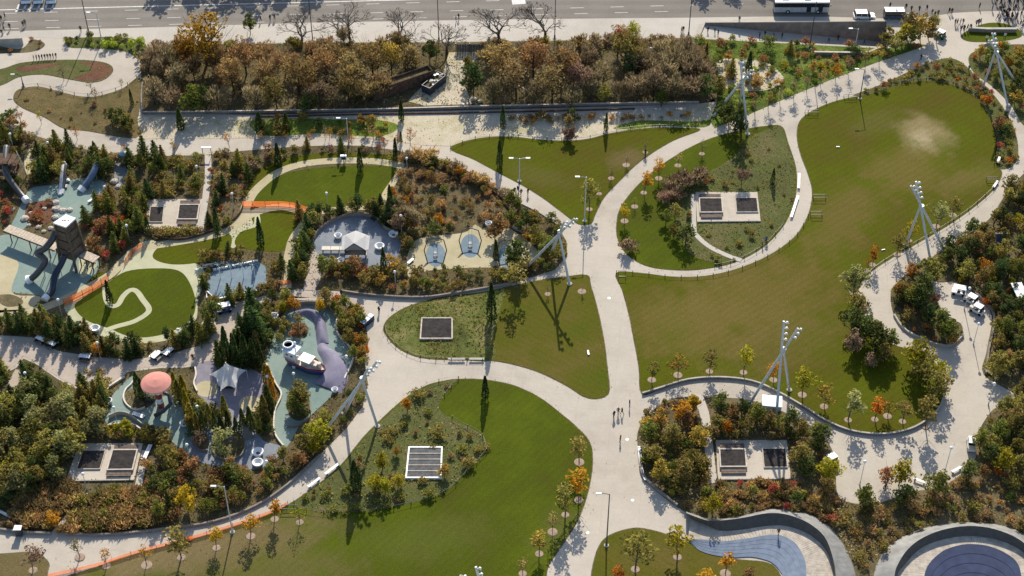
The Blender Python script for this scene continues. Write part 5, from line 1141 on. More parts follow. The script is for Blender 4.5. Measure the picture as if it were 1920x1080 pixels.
def car(P, rz, label, mat, roofmat=None, L=4.8, W=1.9, H=1.75, van=False, bar=False):
    o = empty('van' if van else 'parked_car', P, rz); tag(o, label, 'van' if van else 'car', 'street vehicles')
    pr = [(-L/2,.35),(-L/2,.95),(-L/2+.25,1.05),(L*.22,1.02),(L/2-.2,.85),(L/2,.6),(L/2,.35)]
    b = MB(); n = len(pr); b.add([(x, -W/2, z) for x, z in pr]+[(x, W/2, z) for x, z in pr], [(i, i+1, n+i+1, n+i) for i in range(n-1)]+[tuple(range(n-1, -1, -1)), tuple(range(n, 2*n)), (0, n, 2*n-1, n-1)]); b.obj('body', mat, o)
    g = [(-L/2+.12,1.03),(-L/2+.4,H-.06),(L*.1,H-.06),(L*.27,1.02)] if not van else [(-L/2+.05,1.03),(-L/2+.1,H-.06),(L*.27,H-.06),(L*.4,1.0)]
    b = MB(); n = 4; t = .88; b.add([(x, -W/2*(1 if z < 1.2 else t), z) for x, z in g]+[(x, W/2*(1 if z < 1.2 else t), z) for x, z in g], [(0,1,2,3), (7,6,5,4), (0,4,5,1), (1,5,6,2), (2,6,7,3)]); b.obj('glass_house', M_GLASS, o)
    x0, x1 = g[1][0], g[2][0]; b = MB(); b.box(((x0+x1)/2, 0, H-.02), (x1-x0+.06, W*t+.03, .1)); b.obj('roof', roofmat or mat, o)
    for x in (g[1][0]+.05, (x0+x1)/2, x1-.05):
        for s in (-1, 1): p = MB(); p.tube([(x, s*W*.445, H-.05), (x+(.15 if x > 0 else -.12), s*W*.495, 1.02)], .05, 4); p.obj('pillar', mat, o)
    for x in (-L*.3, L*.32):
        for s in (-1, 1): wheel(o, x, s*(W/2-.1), .34, .24)
    for s in (-1, 1): h = MB(); h.box((L/2-.02, s*W*.36, .68), (.08, .35, .14)); h.obj('headlight', M_WHITE, o); h = MB(); h.box((-L/2-.01, s*W*.4, .85), (.05, .2, .25)); h.obj('tail_light', M_REDP, o)
    if bar: h = MB(); h.box((-.2, 0, H+.1), (.35, 1.2, .14)); h.obj('light_bar', M_BLUEP, o)
car(G(1621, 38.5, -.13)+Vector((0, .95, 0)), 0, 'white sport utility car parked behind the ramp wall', M_WHITE)
car(G(1681, 38, -.13)+Vector((0, 1, 0)), 0, 'dark blue van with white roof among walkers right of the white car', plain('slate_blue_paint', (.08,.11,.15), .35), M_WHITE, 5.6, 2.0, 2.2, True, True)
for i, x in enumerate((47, 70, 94)):
    car(G(x, 9, -.13)+Vector((0, 2.6, 0)), -math.pi/2+.1, '%s pale van of the three stopped at the top left corner' % ('left', 'middle', 'right')[i], M_WHITE, M_WHITE, 5.4, 2.1, 2.6, True)

# ------------------------------------------------------------------ foliage
def leaf_mesh(name, C, S, pal, up=0.25, elong=0.6, rng=RNG, axis=None, idx=None):
    """C (n,3) centres, S (n,) leaf lengths: one diamond leaf (two triangles, folded) per centre"""
    n = len(C)
    u = rng.normal(size=(n, 3)); u[:, 2] = u[:, 2]*0.7
    if axis is not None: u = axis + 0.35*u
    u /= np.linalg.norm(u, axis=1, keepdims=True)+1e-9
    v = rng.normal(size=(n, 3)); v -= u*(v*u).sum(1, keepdims=True); v /= np.linalg.norm(v, axis=1, keepdims=True)+1e-9
    a = u*(S*0.5)[:, None]; b = v*(S*0.5*elong)[:, None]
    nrm = np.cross(u, v)*(S*0.12)[:, None]
    V = np.stack([C-a, C-b*1.0+nrm, C+a, C+b+nrm], 1).reshape(-1, 3).astype(np.float32)
    me = bpy.data.meshes.new(name)
    me.vertices.add(4*n); me.vertices.foreach_set('co', V.ravel())
    me.loops.add(4*n); me.loops.foreach_set('vertex_index', np.arange(4*n, dtype=np.int32))
    me.polygons.add(n); me.polygons.foreach_set('loop_start', np.arange(0, 4*n, 4, dtype=np.int32))
    for q in (pal if isinstance(pal, (list, tuple)) else [pal]): me.materials.append(leaf_mat(q))
    if idx is not None: me.polygons.foreach_set('material_index', idx.astype(np.int32))
    me.update(calc_edges=True)
    return me
def shell(n, c, r, rng, squash=1.0, hollow=0.55):
    d = rng.normal(size=(n, 3)); d /= np.linalg.norm(d, axis=1, keepdims=True)
    rad = r*(hollow+(1-hollow)*rng.random(n))**0.8
    p = d*rad[:, None]; p[:, 2] *= squash
    return p+np.array(c)
def blob(n, R, H0, H1, lumps, rng, lump_r=0.42, flat=0.85):
    """an uneven crown between heights H0 and H1 made of leaf clumps"""
    out = []; zc = (H0+H1)/2; hz = (H1-H0)/2
    for k in range(lumps):
        d = rng.normal(size=3); d /= np.linalg.norm(d); q = rng.random()**0.4*0.72
        c = (d[0]*R*q, d[1]*R*q, zc+d[2]*hz*q)
        lr = R*lump_r*(0.6+0.7*rng.random())
        out.append(shell(max(4, int(n/lumps)), c, lr, rng, flat*hz/R if hz < R else flat))
    return np.concatenate(out)
PROTO = {}
def proto(kind, pal, var):
    key = (kind, pal, var)
    if key in PROTO: return PROTO[key]
    rng = np.random.default_rng(abs(hash((kind, pal, var))) % 99991 if False else (sum(map(ord, kind+pal))*31+var*977) % 99991)
    rnd = random.Random(sum(map(ord, kind+pal))*7+var*131)
    t = None
    def limbs(b, H, z0, z1, R, k, r0):
        for i in range(k):
            a = 2*math.pi*i/k+rnd.uniform(-.4, .4); zs = rnd.uniform(z0*.55, z0*.55+(z1-z0)*.5); L = R*rnd.uniform(.5, .9)
            p0 = (0, 0, zs); p1 = (L*.5*math.cos(a), L*.5*math.sin(a), zs+L*.45); p2 = (L*math.cos(a+.2), L*math.sin(a+.2), zs+L*rnd.uniform(.8, 1.3))
            b.tube([p0, p1, p2], [r0*.5, r0*.32, r0*.12], 4, cap=False)
    if kind == 'young_tree':
        H = 5.0; R = 1.35+.25*var; b = MB(); b.tube([(0, 0, -.1), (.03, .02, 1.6), (0, 0, 3.0), (.05, -.04, 4.6)], [.07, .055, .04, .012], 6, cap=False); limbs(b, H, 1.5, 4, R, 9, .06)
        C = np.concatenate([blob(250, R, 1.5, 4.3, 13, rng, .34), shell(60, (0, 0, 4.3), .7, rng)]); S = rng.uniform(.22, .46, len(C))
        t = b; me = leaf_mesh('crown', C, S, pal, rng=rng)
    elif kind == 'sparse_tree':
        H = 5.0; R = 1.3+.2*var; b = MB(); b.tube([(0, 0, -.1), (.03, .02, 1.6), (0, 0, 3.0), (.05, -.04, 4.8)], [.07, .055, .04, .012], 6, cap=False); limbs(b, H, 1.6, 4.4, R, 14, .06)
        C = np.concatenate([blob(120, R, 1.5, 4.5, 14, rng, .32), shell(20, (0, 0, 4.4), .6, rng)]); S = rng.uniform(.2, .4, len(C))
        t = b; me = leaf_mesh('crown', C, S, pal, rng=rng)
    elif kind == 'broad_tree':
        H = 9.0; R = 3.6+.5*var; b = MB(); b.tube([(0, 0, -.1), (.08, .02, 1.8), (0, .1, 3.8), (.1, 0, 7.0)], [.22, .18, .13, .03], 7, cap=False); limbs(b, H, 2.5, 7.5, R, 12, .2)
        for i in range(70):
            a = rnd.uniform(0, 6.283); q = rnd.uniform(.2, .9)*R; z = rnd.uniform(2.8, 7.4)
            p = Vector((q*math.cos(a), q*math.sin(a), z)); b.tube([p*.75+Vector((0, 0, .3)), p, p+Vector((math.cos(a)*.5, math.sin(a)*.5, .9))], [.03, .022, .008], 3, cap=False)
        C = blob(1350, R, 2.0, 9.0, 34, rng, .30); S = rng.uniform(.28, .58, len(C))
        t = b; me = leaf_mesh('crown', C, S, pal, rng=rng)
    elif kind in ('bare_tree',):
        H = 9.0; b = MB(); cr = MB()
        def br(p, d, L, r, depth, tgt):
            q = p+d*L; mid = p+d*L*.5+Vector((rnd.uniform(-.1, .1), rnd.uniform(-.1, .1), 0))*L*.5
            tgt.tube([p, mid, q], [r, r*.86, r*.7], 5 if depth > 4 else 3, cap=False)
            if depth == 0: return
            k = 3 if depth >= 5 else rnd.choice((2, 3, 3))
            for i in range(k):
                ax = d.orthogonal(); ax.rotate(Matrix.Rotation(rnd.uniform(0, 6.283), 3, d))
                nd = d.copy(); nd.rotate(Matrix.Rotation(rnd.uniform(.38, .92), 3, ax)); nd.z += .12; nd.normalize()
                br(q, nd, L*rnd.uniform(.68, .86), max(.022, r*.64), depth-1, cr)
        br(Vector((0, 0, -.1)), Vector((.03, 0, 1)).normalized(), 1.9, .23, 6, b)
        t = b; me = cr.mesh('crown', M_TRUNKL)
    elif kind == 'thicket_tree':           # leafless twiggy crown
        H = 6.0; R = 2.3+.3*var; b = MB(); b.tube([(0, 0, -.1), (.05, 0, 1.6), (0, 0, 3.5)], [.12, .09, .03], 6, cap=False); limbs(b, H, 1.2, 5, R, 10, .12)
        C = blob(1000, R, 1.0, 6.0, 20, rng, .36); n = len(C)
        ax = C-np.array([0, 0, .6]); ax /= np.linalg.norm(ax, axis=1, keepdims=True)
        S = rng.uniform(.5, 1.1, n); t = b; me = leaf_mesh('crown', C, S, pal, elong=.16, rng=rng, axis=ax)
    elif kind == 'cypress':
        H = 6.0; n = 900; z = rng.random(n)**0.9; R = .62+.05*var
        prof = R*np.minimum(1, z*5+.55)*(1-z)**.62
        a = rng.random(n)*6.283; q = prof*(.72+.28*rng.random(n))*(1+.12*np.sin(a*3+z*9+var))
        C = np.stack([q*np.cos(a), q*np.sin(a), .12+z*5.85], 1); S = rng.uniform(.22, .42, n)
        ax = np.tile(np.array([0, 0, 1.0]), (n, 1))+np.stack([np.cos(a), np.sin(a), 0*a], 1)*.3
        b = MB(); b.tube([(0, 0, -.1), (0, 0, 2.5), (0, 0, 5.5)], [.11, .08, .02], 6, cap=False); t = b
        me = leaf_mesh('crown', C, S, pal, elong=.55, rng=rng, axis=ax)
    elif kind == 'conifer':
        H = 5.0; b = MB(); b.tube([(0, 0, -.1), (0, 0, 2.4), (0, 0, 4.8)], [.11, .07, .015], 6, cap=False); t = b
        C = []; A = []; R = 1.25+.15*var
        for L in range(13):
            f = L/12; z = .35+f*4.4; rr = R*(1-f)**.85+.1; k = int(10-6*f)+2
            for i in range(k):
                a = 2*math.pi*i/k+rnd.uniform(-.3, .3)+L*.7; ln = rr*rnd.uniform(.75, 1.12); m = int(5+ln*6)
                for j in range(m):
                    q = ln*(.2+.8*(j+.5)/m); C.append((q*math.cos(a)+rnd.gauss(0, .09), q*math.sin(a)+rnd.gauss(0, .09), z-q*.16+rnd.gauss(0, .07))); A.append((math.cos(a), math.sin(a), .15))
        C = np.array(C); S = rng.uniform(.24, .46, len(C)); me = leaf_mesh('crown', C, S, pal, elong=.5, rng=rng, axis=np.array(A)*.7)
    elif kind == 'bushy_tree':
        H = 4.5; R = 1.7+.25*var; b = MB(); b.tube([(0, 0, -.1), (.03, 0, 1.2), (0, 0, 3.2)], [.1, .08, .03], 6, cap=False); limbs(b, H, .8, 4, R, 8, .1); t = b
        C = np.concatenate([blob(620, R, .5, 4.0, 18, rng, .36), blob(120, R*.5, 3.2, 4.6, 5, rng, .5)]); S = rng.uniform(.24, .5, len(C)); me = leaf_mesh('crown', C, S, pal, rng=rng)
    elif kind == 'shrub':
        H = 1.4; R = 1.0+.15*var
        C = blob(210, R, .1, 1.35, 9, rng, .45); C[:, 2] = np.abs(C[:, 2]); S = rng.uniform(.2, .42, len(C)); me = leaf_mesh('shrub', C, S, pal, rng=rng)
    elif kind == 'tall_shrub':
        H = 3.0; R = 1.25+.15*var
        C = blob(420, R, .1, 2.9, 14, rng, .40); C[:, 2] = np.abs(C[:, 2]); S = rng.uniform(.22, .46, len(C)); me = leaf_mesh('tall_shrub', C, S, pal, rng=rng)
    elif kind == 'twiggy_shrub':
        H = 2.0; R = 1.3; C = blob(420, R, .1, 1.9, 12, rng, .42); C[:, 2] = np.abs(C[:, 2]); n = len(C)
        ax = C-np.array([0, 0, -.3]); ax /= np.linalg.norm(ax, axis=1, keepdims=True)
        S = rng.uniform(.35, .7, n); me = leaf_mesh('twiggy_shrub', C, S, pal, elong=.22, rng=rng, axis=ax)
    elif kind == 'ornamental_grass':
        H = 1.3; n = 150; a = rng.random(n)*6.283; q = rng.random(n)**.6*.75
        C = np.stack([q*np.cos(a), q*np.sin(a), .25+.75*rng.random(n)*(1-.4*q)], 1)
        ax = np.stack([np.cos(a)*q*1.1, np.sin(a)*q*1.1, np.ones(n)*.9], 1); S = rng.uniform(.5, .95, n); me = leaf_mesh('ornamental_grass', C, S, pal, elong=.2, rng=rng, axis=ax)
    tm = None
    if t is not None:
        tm = t.mesh('trunk', M_TRUNKL if kind in ('young_tree', 'sparse_tree') else M_TRUNK)
    PROTO[key] = (me, tm, H); return PROTO[key]
KNAME = {'young_tree':'young_tree','sparse_tree':'young_tree','broad_tree':'broad_tree','bare_tree':'bare_tree','thicket_tree':'thicket_tree','cypress':'cypress','conifer':'conifer','bushy_tree':'bushy_tree','shrub':'shrub','tall_shrub':'shrub','twiggy_shrub':'shrub','ornamental_grass':'ornamental_grass'}
KPHR = {'young_tree':'young tree','sparse_tree':'thin-leaved young tree','broad_tree':'broad tree','bare_tree':'bare-branched tree','thicket_tree':'twiggy tree','cypress':'columnar cypress','conifer':'conifer','bushy_tree':'bushy tree','shrub':'low shrub','tall_shrub':'tall shrub','twiggy_shrub':'twiggy shrub','ornamental_grass':'grass clump'}
KCAT = {'ornamental_grass':'grass clump','shrub':'shrub','tall_shrub':'shrub','twiggy_shrub':'shrub'}
PLANTS = []
DEFER = []
COUNT = {}
def plant(kind, px, py, H=None, pal='mid_green', wide=1.0, var=None, label=None):
    var = random.randrange(3) if var is None else var
    me, tm, H0 = proto(kind, pal, var); P = G(px, py, 0.04); s = (H or H0*random.uniform(.85, 1.15))/H0
    rz = random.uniform(0, 6.283)
    if kind == 'cypress': wide *= 1.2
    if kind in ('young_tree', 'sparse_tree'): s *= random.uniform(.88, 1.12)
    if kind == 'conifer' and random.random() < .3: pal = random.choice(['mid_green','olive','rust_green']); me, tm, H0 = proto(kind, pal, var)
    if KNAME[kind] == 'shrub': s *= random.choice([.65, .8, .95, 1.1, 1.35]); wide *= random.uniform(.8, 1.4)
    if KNAME[kind] == 'shrub':
        DEFER.append((kind, px, py, s*H0, pal, wide, var, rz, s)); return None
    if tm is None:
        o = link(KNAME[kind], me, None, P); o.rotation_euler = (0, 0, rz); o.scale = (s*wide, s*wide, s)
    else:
        o = empty(KNAME[kind], P, rz); wx = random.uniform(.84, 1.2); o.scale = (s*wide*wx, s*wide*random.uniform(.86, 1.14), s)
        tl = 0 if kind == 'cypress' else .05; o.rotation_euler = (random.gauss(0, tl), random.gauss(0, tl), rz); link('trunk', tm, o); link('crown', me, o)
    cat = KCAT.get(kind, 'tree'); o['category'] = cat
    PLANTS.append((o, kind, pal, px, py, s*H0, label)); COUNT[KNAME[kind]] = COUNT.get(KNAME[kind], 0)+1
    return o
def scatter_px(poly, n, gap, avoid=(), tries=40, existing=None):
    xs = [p[0] for p in poly]; ys = [p[1] for p in poly]; out = existing if existing is not None else []; got = []
    for k in range(n*tries):
        if len(got) >= n: break
        x = random.uniform(min(xs), max(xs)); y = random.uniform(min(ys), max(ys))
        if not inside(poly, x, y) or any(inside(AREAS[a], x, y) for a in list(avoid)+AVOID_ALL): continue
        s = 0.7+0.35*(y/1080)
        if any((x-a)**2+((y-b)*1.4)**2 < (gap*s)**2 for a, b in out): continue
        out.append((x, y)); got.append((x, y))
    return got
def cover(name, poly, dens, pals, hmax, size, avoid=(), clump=0.25, elong=.55, label_kind='stuff', lo=-.05):
    """uncountable low planting: leaf tufts over a traced bed, joined into one mesh per colour"""
    xs = np.array([p[0] for p in poly]); ys = np.array([p[1] for p in poly])
    x0, x1 = max(xs.min(), -40), min(xs.max(), 1960); y0, y1 = ys.min(), min(ys.max(), 1100)
    m2 = (x1-x0)/10.2*(y1-y0)/7.0
    n = int(m2*dens)
    X = RNG.uniform(x0, x1, n); Y = RNG.uniform(y0, y1, n); k = inside_np(poly, X, Y)
    for a in list(avoid)+AVOID_ALL: k &= ~inside_np(AREAS[a], X, Y)
    X, Y = X[k], Y[k]
    P = GN(X, Y, 0.05)
    nz = np.array([noise.noise(Vector((p[0]*clump, p[1]*clump, 3.7))) for p in P]) if len(P) else np.zeros(0)
    keep = nz+RNG.uniform(-.35, .35, len(P)) > lo; P = P[keep]; nz = nz[keep]
    nz2 = np.array([noise.noise(Vector((p[0]*.13, p[1]*.13, 9.1))) for p in P]) if len(P) else np.zeros(0)
    idx = np.clip(((nz2+.35+RNG.uniform(-.25, .25, len(P)))/.7*len(pals)).astype(int), 0, len(pals)-1)
    if not len(P): return
    Q = P+np.stack([RNG.normal(0, .12, len(P)), RNG.normal(0, .12, len(P)), RNG.random(len(P))**1.3*hmax], 1)
    S = RNG.uniform(.6, 1.3, len(Q))*size
    link(name, leaf_mesh(name, Q, S, list(pals), elong=elong, idx=idx), None, None, 'stuff')

def finish_shrubs(limit=298):
    """the largest shrubs become things of their own; the rest stay real plants, joined into one mass"""
    DEFER.sort(key=lambda d: -d[3]*d[5]*ppm(d[2]) if -10 < d[1] < 1930 and d[2] < 1100 else 0)
    vs, fs, mi, pals = [], 0, [], []
    for i, (kind, px, py, h, pal, wide, var, rz, s) in enumerate(DEFER):
        me, tm, H0 = proto(kind, pal, var); P = G(px, py, 0.04)
        if i < limit:
            o = link('shrub', me, None, P); o.rotation_euler = (0, 0, rz); o.scale = (s*wide, s*wide, s); o['category'] = 'shrub'
            PLANTS.append((o, kind, pal, px, py, h, None)); continue
        v = np.empty(len(me.vertices)*3, np.float32); me.vertices.foreach_get('co', v); v = v.reshape(-1, 3)
        c, sn = math.cos(rz), math.sin(rz); X = np.stack([(v[:, 0]*c-v[:, 1]*sn)*s*wide+P.x, (v[:, 0]*sn+v[:, 1]*c)*s*wide+P.y, v[:, 2]*s+P.z], 1)
        if pal not in pals: pals.append(pal)
        vs.append(X); mi.append(np.full(len(X)//4, pals.index(pal), np.int32))
    if vs:
        V = np.concatenate(vs).astype(np.float32); n = len(V)//4; me = bpy.data.meshes.new('shrub_mass')
        me.vertices.add(4*n); me.vertices.foreach_set('co', V.ravel()); me.loops.add(4*n); me.loops.foreach_set('vertex_index', np.arange(4*n, dtype=np.int32))
        me.polygons.add(n); me.polygons.foreach_set('loop_start', np.arange(0, 4*n, 4, dtype=np.int32))
        for q in pals: me.materials.append(leaf_mat(q))
        me.polygons.foreach_set('material_index', np.concatenate(mi)); me.update(calc_edges=True); link('shrub_mass', me, None, None, 'stuff')
# ------------------------------------------------------------------ people
def person_base(pose):
    J = {'pel':(0,0,.93,.125),'spi':(0,.01,1.14,.12),'che':(0,0,1.34,.145),'nec':(0,.0,1.49,.055),'hea':(0,.02,1.6,.098),'top':(0,.01,1.68,.07),'nos':(0,.115,1.585,.018)}
    st = {0:(0,0),1:(.22,-.24),2:(-.2,.2),3:(.05,-.05)}[pose]
    for s, nm, f in ((1,'L',st[0]),(-1,'R',st[1])):
        lift = .05 if f < -.1 else 0
        J['hip'+nm] = (s*.09,0,.89,.088); J['kne'+nm] = (s*.1,f*.45+.03,.48+lift,.058); J['ank'+nm] = (s*.1,f,.085+lift*1.2,.042); J['toe'+nm] = (s*.11,f+.15,.04+lift*.4,.036)
        a = -f*.8
        J['sho'+nm] = (s*.175,0,1.41,.062); J['elb'+nm] = (s*.235,a*.4-.02,1.14,.045); J['han'+nm] = (s*.235,a*.9+.07,.91,.038); J['fin'+nm] = (s*.225,a*.9+.1,.83,.024)
    names = list(J); E = [('pel','spi'),('spi','che'),('che','nec'),('nec','hea'),('hea','top'),('hea','nos')]
    for nm in 'LR': E += [('pel','hip'+nm),('hip'+nm,'kne'+nm),('kne'+nm,'ank'+nm),('ank'+nm,'toe'+nm),('che','sho'+nm),('sho'+nm,'elb'+nm),('elb'+nm,'han'+nm),('han'+nm,'fin'+nm)]
    me = bpy.data.meshes.new('skeleton'); me.from_pydata([J[n][:3] for n in names], [(names.index(a), names.index(b)) for a, b in E], [])
    ob = bpy.data.objects.new('skeleton', me); COL.objects.link(ob); ob.modifiers.new('skin', 'SKIN'); sv = me.skin_vertices[0].data
    for i, n in enumerate(names): sv[i].radius = (J[n][3], J[n][3]); sv[i].use_root = (n == 'pel')
    ob.modifiers.new('sub', 'SUBSURF').levels = 1
    dg = bpy.context.evaluated_depsgraph_get(); ev = ob.evaluated_get(dg); out = bpy.data.meshes.new_from_object(ev)
    bpy.data.objects.remove(ob); bpy.data.meshes.remove(me); return out
BASES = [person_base(k) for k in range(4)]
CLOTH = {'black':(.018,.018,.02),'navy':(.02,.03,.07),'grey':(.13,.13,.135),'white':(.6,.58,.55),'orange':(.45,.12,.03),'red':(.3,.03,.03),'blue':(.06,.12,.28),'tan':(.28,.2,.12),'dark':(.04,.035,.035)}
PM = {}
def person_mesh(pose, top, leg):
    k = (pose, top, leg)
    if k in PM: return PM[k]
    me = BASES[pose].copy(); me.materials.clear()
    for m in (M_SKIN, M_HAIR, plain('cloth_'+top, CLOTH[top], .85), plain('cloth_'+leg, CLOTH[leg], .85), M_BLACK): me.materials.append(m)
    for p in me.polygons:
        c = p.center; i = 2
        if c.z > 1.62 or (c.z > 1.53 and c.y < .0): i = 1
        elif c.z > 1.475: i = 0
        elif c.z < .075: i = 4
        elif c.z < .93 and abs(c.x) > .185: i = 0
        elif c.z < .92: i = 3
        p.material_index = i; p.use_smooth = True
    me.name = 'person'; PM[k] = me; return me
NP = [0]
def person(px, label, top=None, leg=None, pose=None, rz=None, z=0.0, group='people walking in the park', s=None):
    top = top or random.choice(['black','navy','dark','grey','black']); leg = leg or random.choice(['dark','navy','black','grey'])
    o = link('person', person_mesh(random.randrange(4) if pose is None else pose, top, leg), None, G(px[0], px[1], z)); o.rotation_euler = (0, 0, random.uniform(0, 6.28) if rz is None else rz); k = s or random.uniform(.95, 1.06); o.scale = (k*1.12, k*1.12, k)
    tag(o, label, 'person', group); return o
for x, y, t, lb in ((1151,783,'navy','person in dark clothes, left one of three walking side by side on the main path'), (1159,777,'grey','person in grey, middle one of three walking side by side on the main path'), (1166,777,'black','person in black, right one of the three walking side by side on the main path'), (1180,762,'black','person in black walking alone just ahead of the three on the main path'), (1163,828,'red','person in dark red walking alone on the lower main path'),
   (965,364,'black','person in black leftmost of the group on the upper diagonal path'), (971,361,'navy','person in navy beside the leftmost one on the upper diagonal path'), (977,367,'dark','person in dark clothes in the middle of the group on the upper diagonal path'), (990,365,'dark','person in dark clothes rightmost of the group on the upper diagonal path'), (711,587,'black','person in black standing on the path above the oval bed'),
   (1210,292,'black','person in black on the lawn edge by the diagonal path'), (1609,583,'black','person in black at the left rim of the plaza under the trees'), (1429,459,'white','person in white pale helmet beside the inner garden rail'), (1436,455,'blue','person in blue standing behind the other at the inner garden rail'),
   (1726,113,'dark','person in dark clothes on the diagonal path below the tree shadow'), (1816,133,'grey','person in grey at the start of the right path'), (1278,61,'white','person in pale top standing at the start of the ramp'), (1281,60,'black','person in black beside the pale one at the start of the ramp'), (1386,41,'black','person in black with a low buggy on the strip above the ramp wall'),
   (489,41,'dark','person in dark clothes leftmost of three under the street tree shadow'), (507,39,'navy','person in navy in the middle of three under the street tree shadow'), (515,38,'grey','person in grey rightmost of three under the street tree shadow'), (855,41,'navy','person in navy on the sidewalk by the bare trees'), (860,37,'dark','person in dark clothes beside the navy one on the sidewalk'),
   (3,40,'black','person in black at the left end of the street crossing'), (10,34,'dark','person in dark clothes behind the first at the left end of the street crossing'), (8,58,'navy','person in navy on the left sidewalk corner'), (4,66,'black','person in black nearest on the left sidewalk corner'), (19,55,'dark','person in dark clothes walking right on the left sidewalk corner'), (44,50,'black','person in black, left of the pair by the pale vans'), (48,48,'grey','person in grey, right of the pair by the pale vans'), (152,60,'dark','lone person in dark clothes on the sidewalk above the hedge'),
   (1629,37.5,'black','person in black standing between the white car and the blue van'), (1836,16,'dark','lone person in dark clothes crossing left of the crowd'), (1779,26,'black','left person of the pair crossing the plaza mouth'), (1784,26,'dark','right person of the pair crossing the plaza mouth'),
   (1790,47,'grey','person in grey, leftmost of the four in front of the grass island'), (1794,47,'dark','person in dark clothes, second of the four in front of the grass island'), (1800,46,'tan','person in tan, third of the four in front of the grass island'), (1805,46,'grey','person in grey, last of the four in front of the grass island'),
   (1801,60,'navy','person in navy at the left tip of the grass island'), (1807,58,'dark','person in dark clothes just right of the island tip'), (1813,57,'black','person in black seated level on the island edge'), (1819,56,'navy','person in navy farther right on the island edge'), (1830,49,'black','person in black, left of three behind the island'), (1834,47,'navy','person in navy, middle of three behind the island'), (1838,46,'grey','person in grey, right of three behind the island'),
   (1708,22,'dark','person in dark clothes right behind the blue van'), (1723,22,'black','person in black between blue van and orange trees'), (1737,20,'navy','person in navy at the street above the orange trees'), (1747,28,'black','person in black at the right of the orange trees'), (1752,33,'dark','person in dark clothes below the one by the orange trees'), (1758,30,'grey','person in grey rightmost by the orange trees'), (1698,18,'black','person in black at the front of the blue van'), (1668,16,'navy','person in navy behind the roof of the blue van'),
   (1849,78,'white','person in white beside the bench wall at the top right'), (1755,81,'dark','small person in dark clothes below the green cart'), (1883,73,'white','person in pale coat below the seat wall at the top right'),
   (447,597,'dark','person in dark clothes on the pink path above the cypress row'), (362,676,'black','person in black beside the purple court'), (640,555,'dark','person in dark clothes on the pink path below the house court'), (1659,918,'dark','person in dark clothes at the lower end of the plaza'), (1459,1003,'black','person in black sitting level on the left bowl deck')):
    person((x, y), lb, t, 'black' if t in ('black','navy','dark') else 'dark', z=.5 if y == 1003 else 0)
for (x, y), od in zip(((1327,61),(1340,63),(1346,66),(1424,70),(1434,68),(1450,71),(1466,72),(1553,82),(1571,76),(1620,84)), ('leftmost','second from left','third from left','fourth from left','fifth from left','sixth from left','seventh from left','third from right','second from right','rightmost')):
    person((x, y), 'person in dark clothes walking in the shade of the sunken ramp, '+od, z=TZ(x)+.02, group='people on the sunken ramp', top=random.choice(['black','navy','blue','grey']))
for k in range(9):
    person((64+k*5.2, 112.5-k*.5), 'small person in dark clothes, %s in the row at the left serpentine bed' % ('leftmost','second from left','third from left','fourth from left','middle one','fourth from right','third from right','second from right','rightmost')[k], 'black', 'black', 0, group='row of people at the serpentine bed', s=.8)
cr = scatter_px([(1856,-6),(1930,-10),(1930,62),(1905,52),(1880,44),(1862,46),(1858,20)], 62, 3.9)
cr.sort(key=lambda q: q[1]); ROWN = ('farthest','second farthest','third farthest','middle','fourth nearest','third nearest','second nearest','nearest')
for r in range(8):
    row = sorted(cr[r*len(cr)//8:(r+1)*len(cr)//8])
    for i, q in enumerate(row):
        t = random.choice(['black','navy','dark','grey','black','white','blue'])
        person(q, 'person in %s, %s row of the dense top right crowd, %s' % ({'dark':'dark clothes'}.get(t, t), ROWN[r], ('leftmost','second from left','third from left','fourth from left','fifth from left','sixth from left','seventh from left','eighth from left','ninth from left')[i]), t, group='dense crowd at the top right corner')

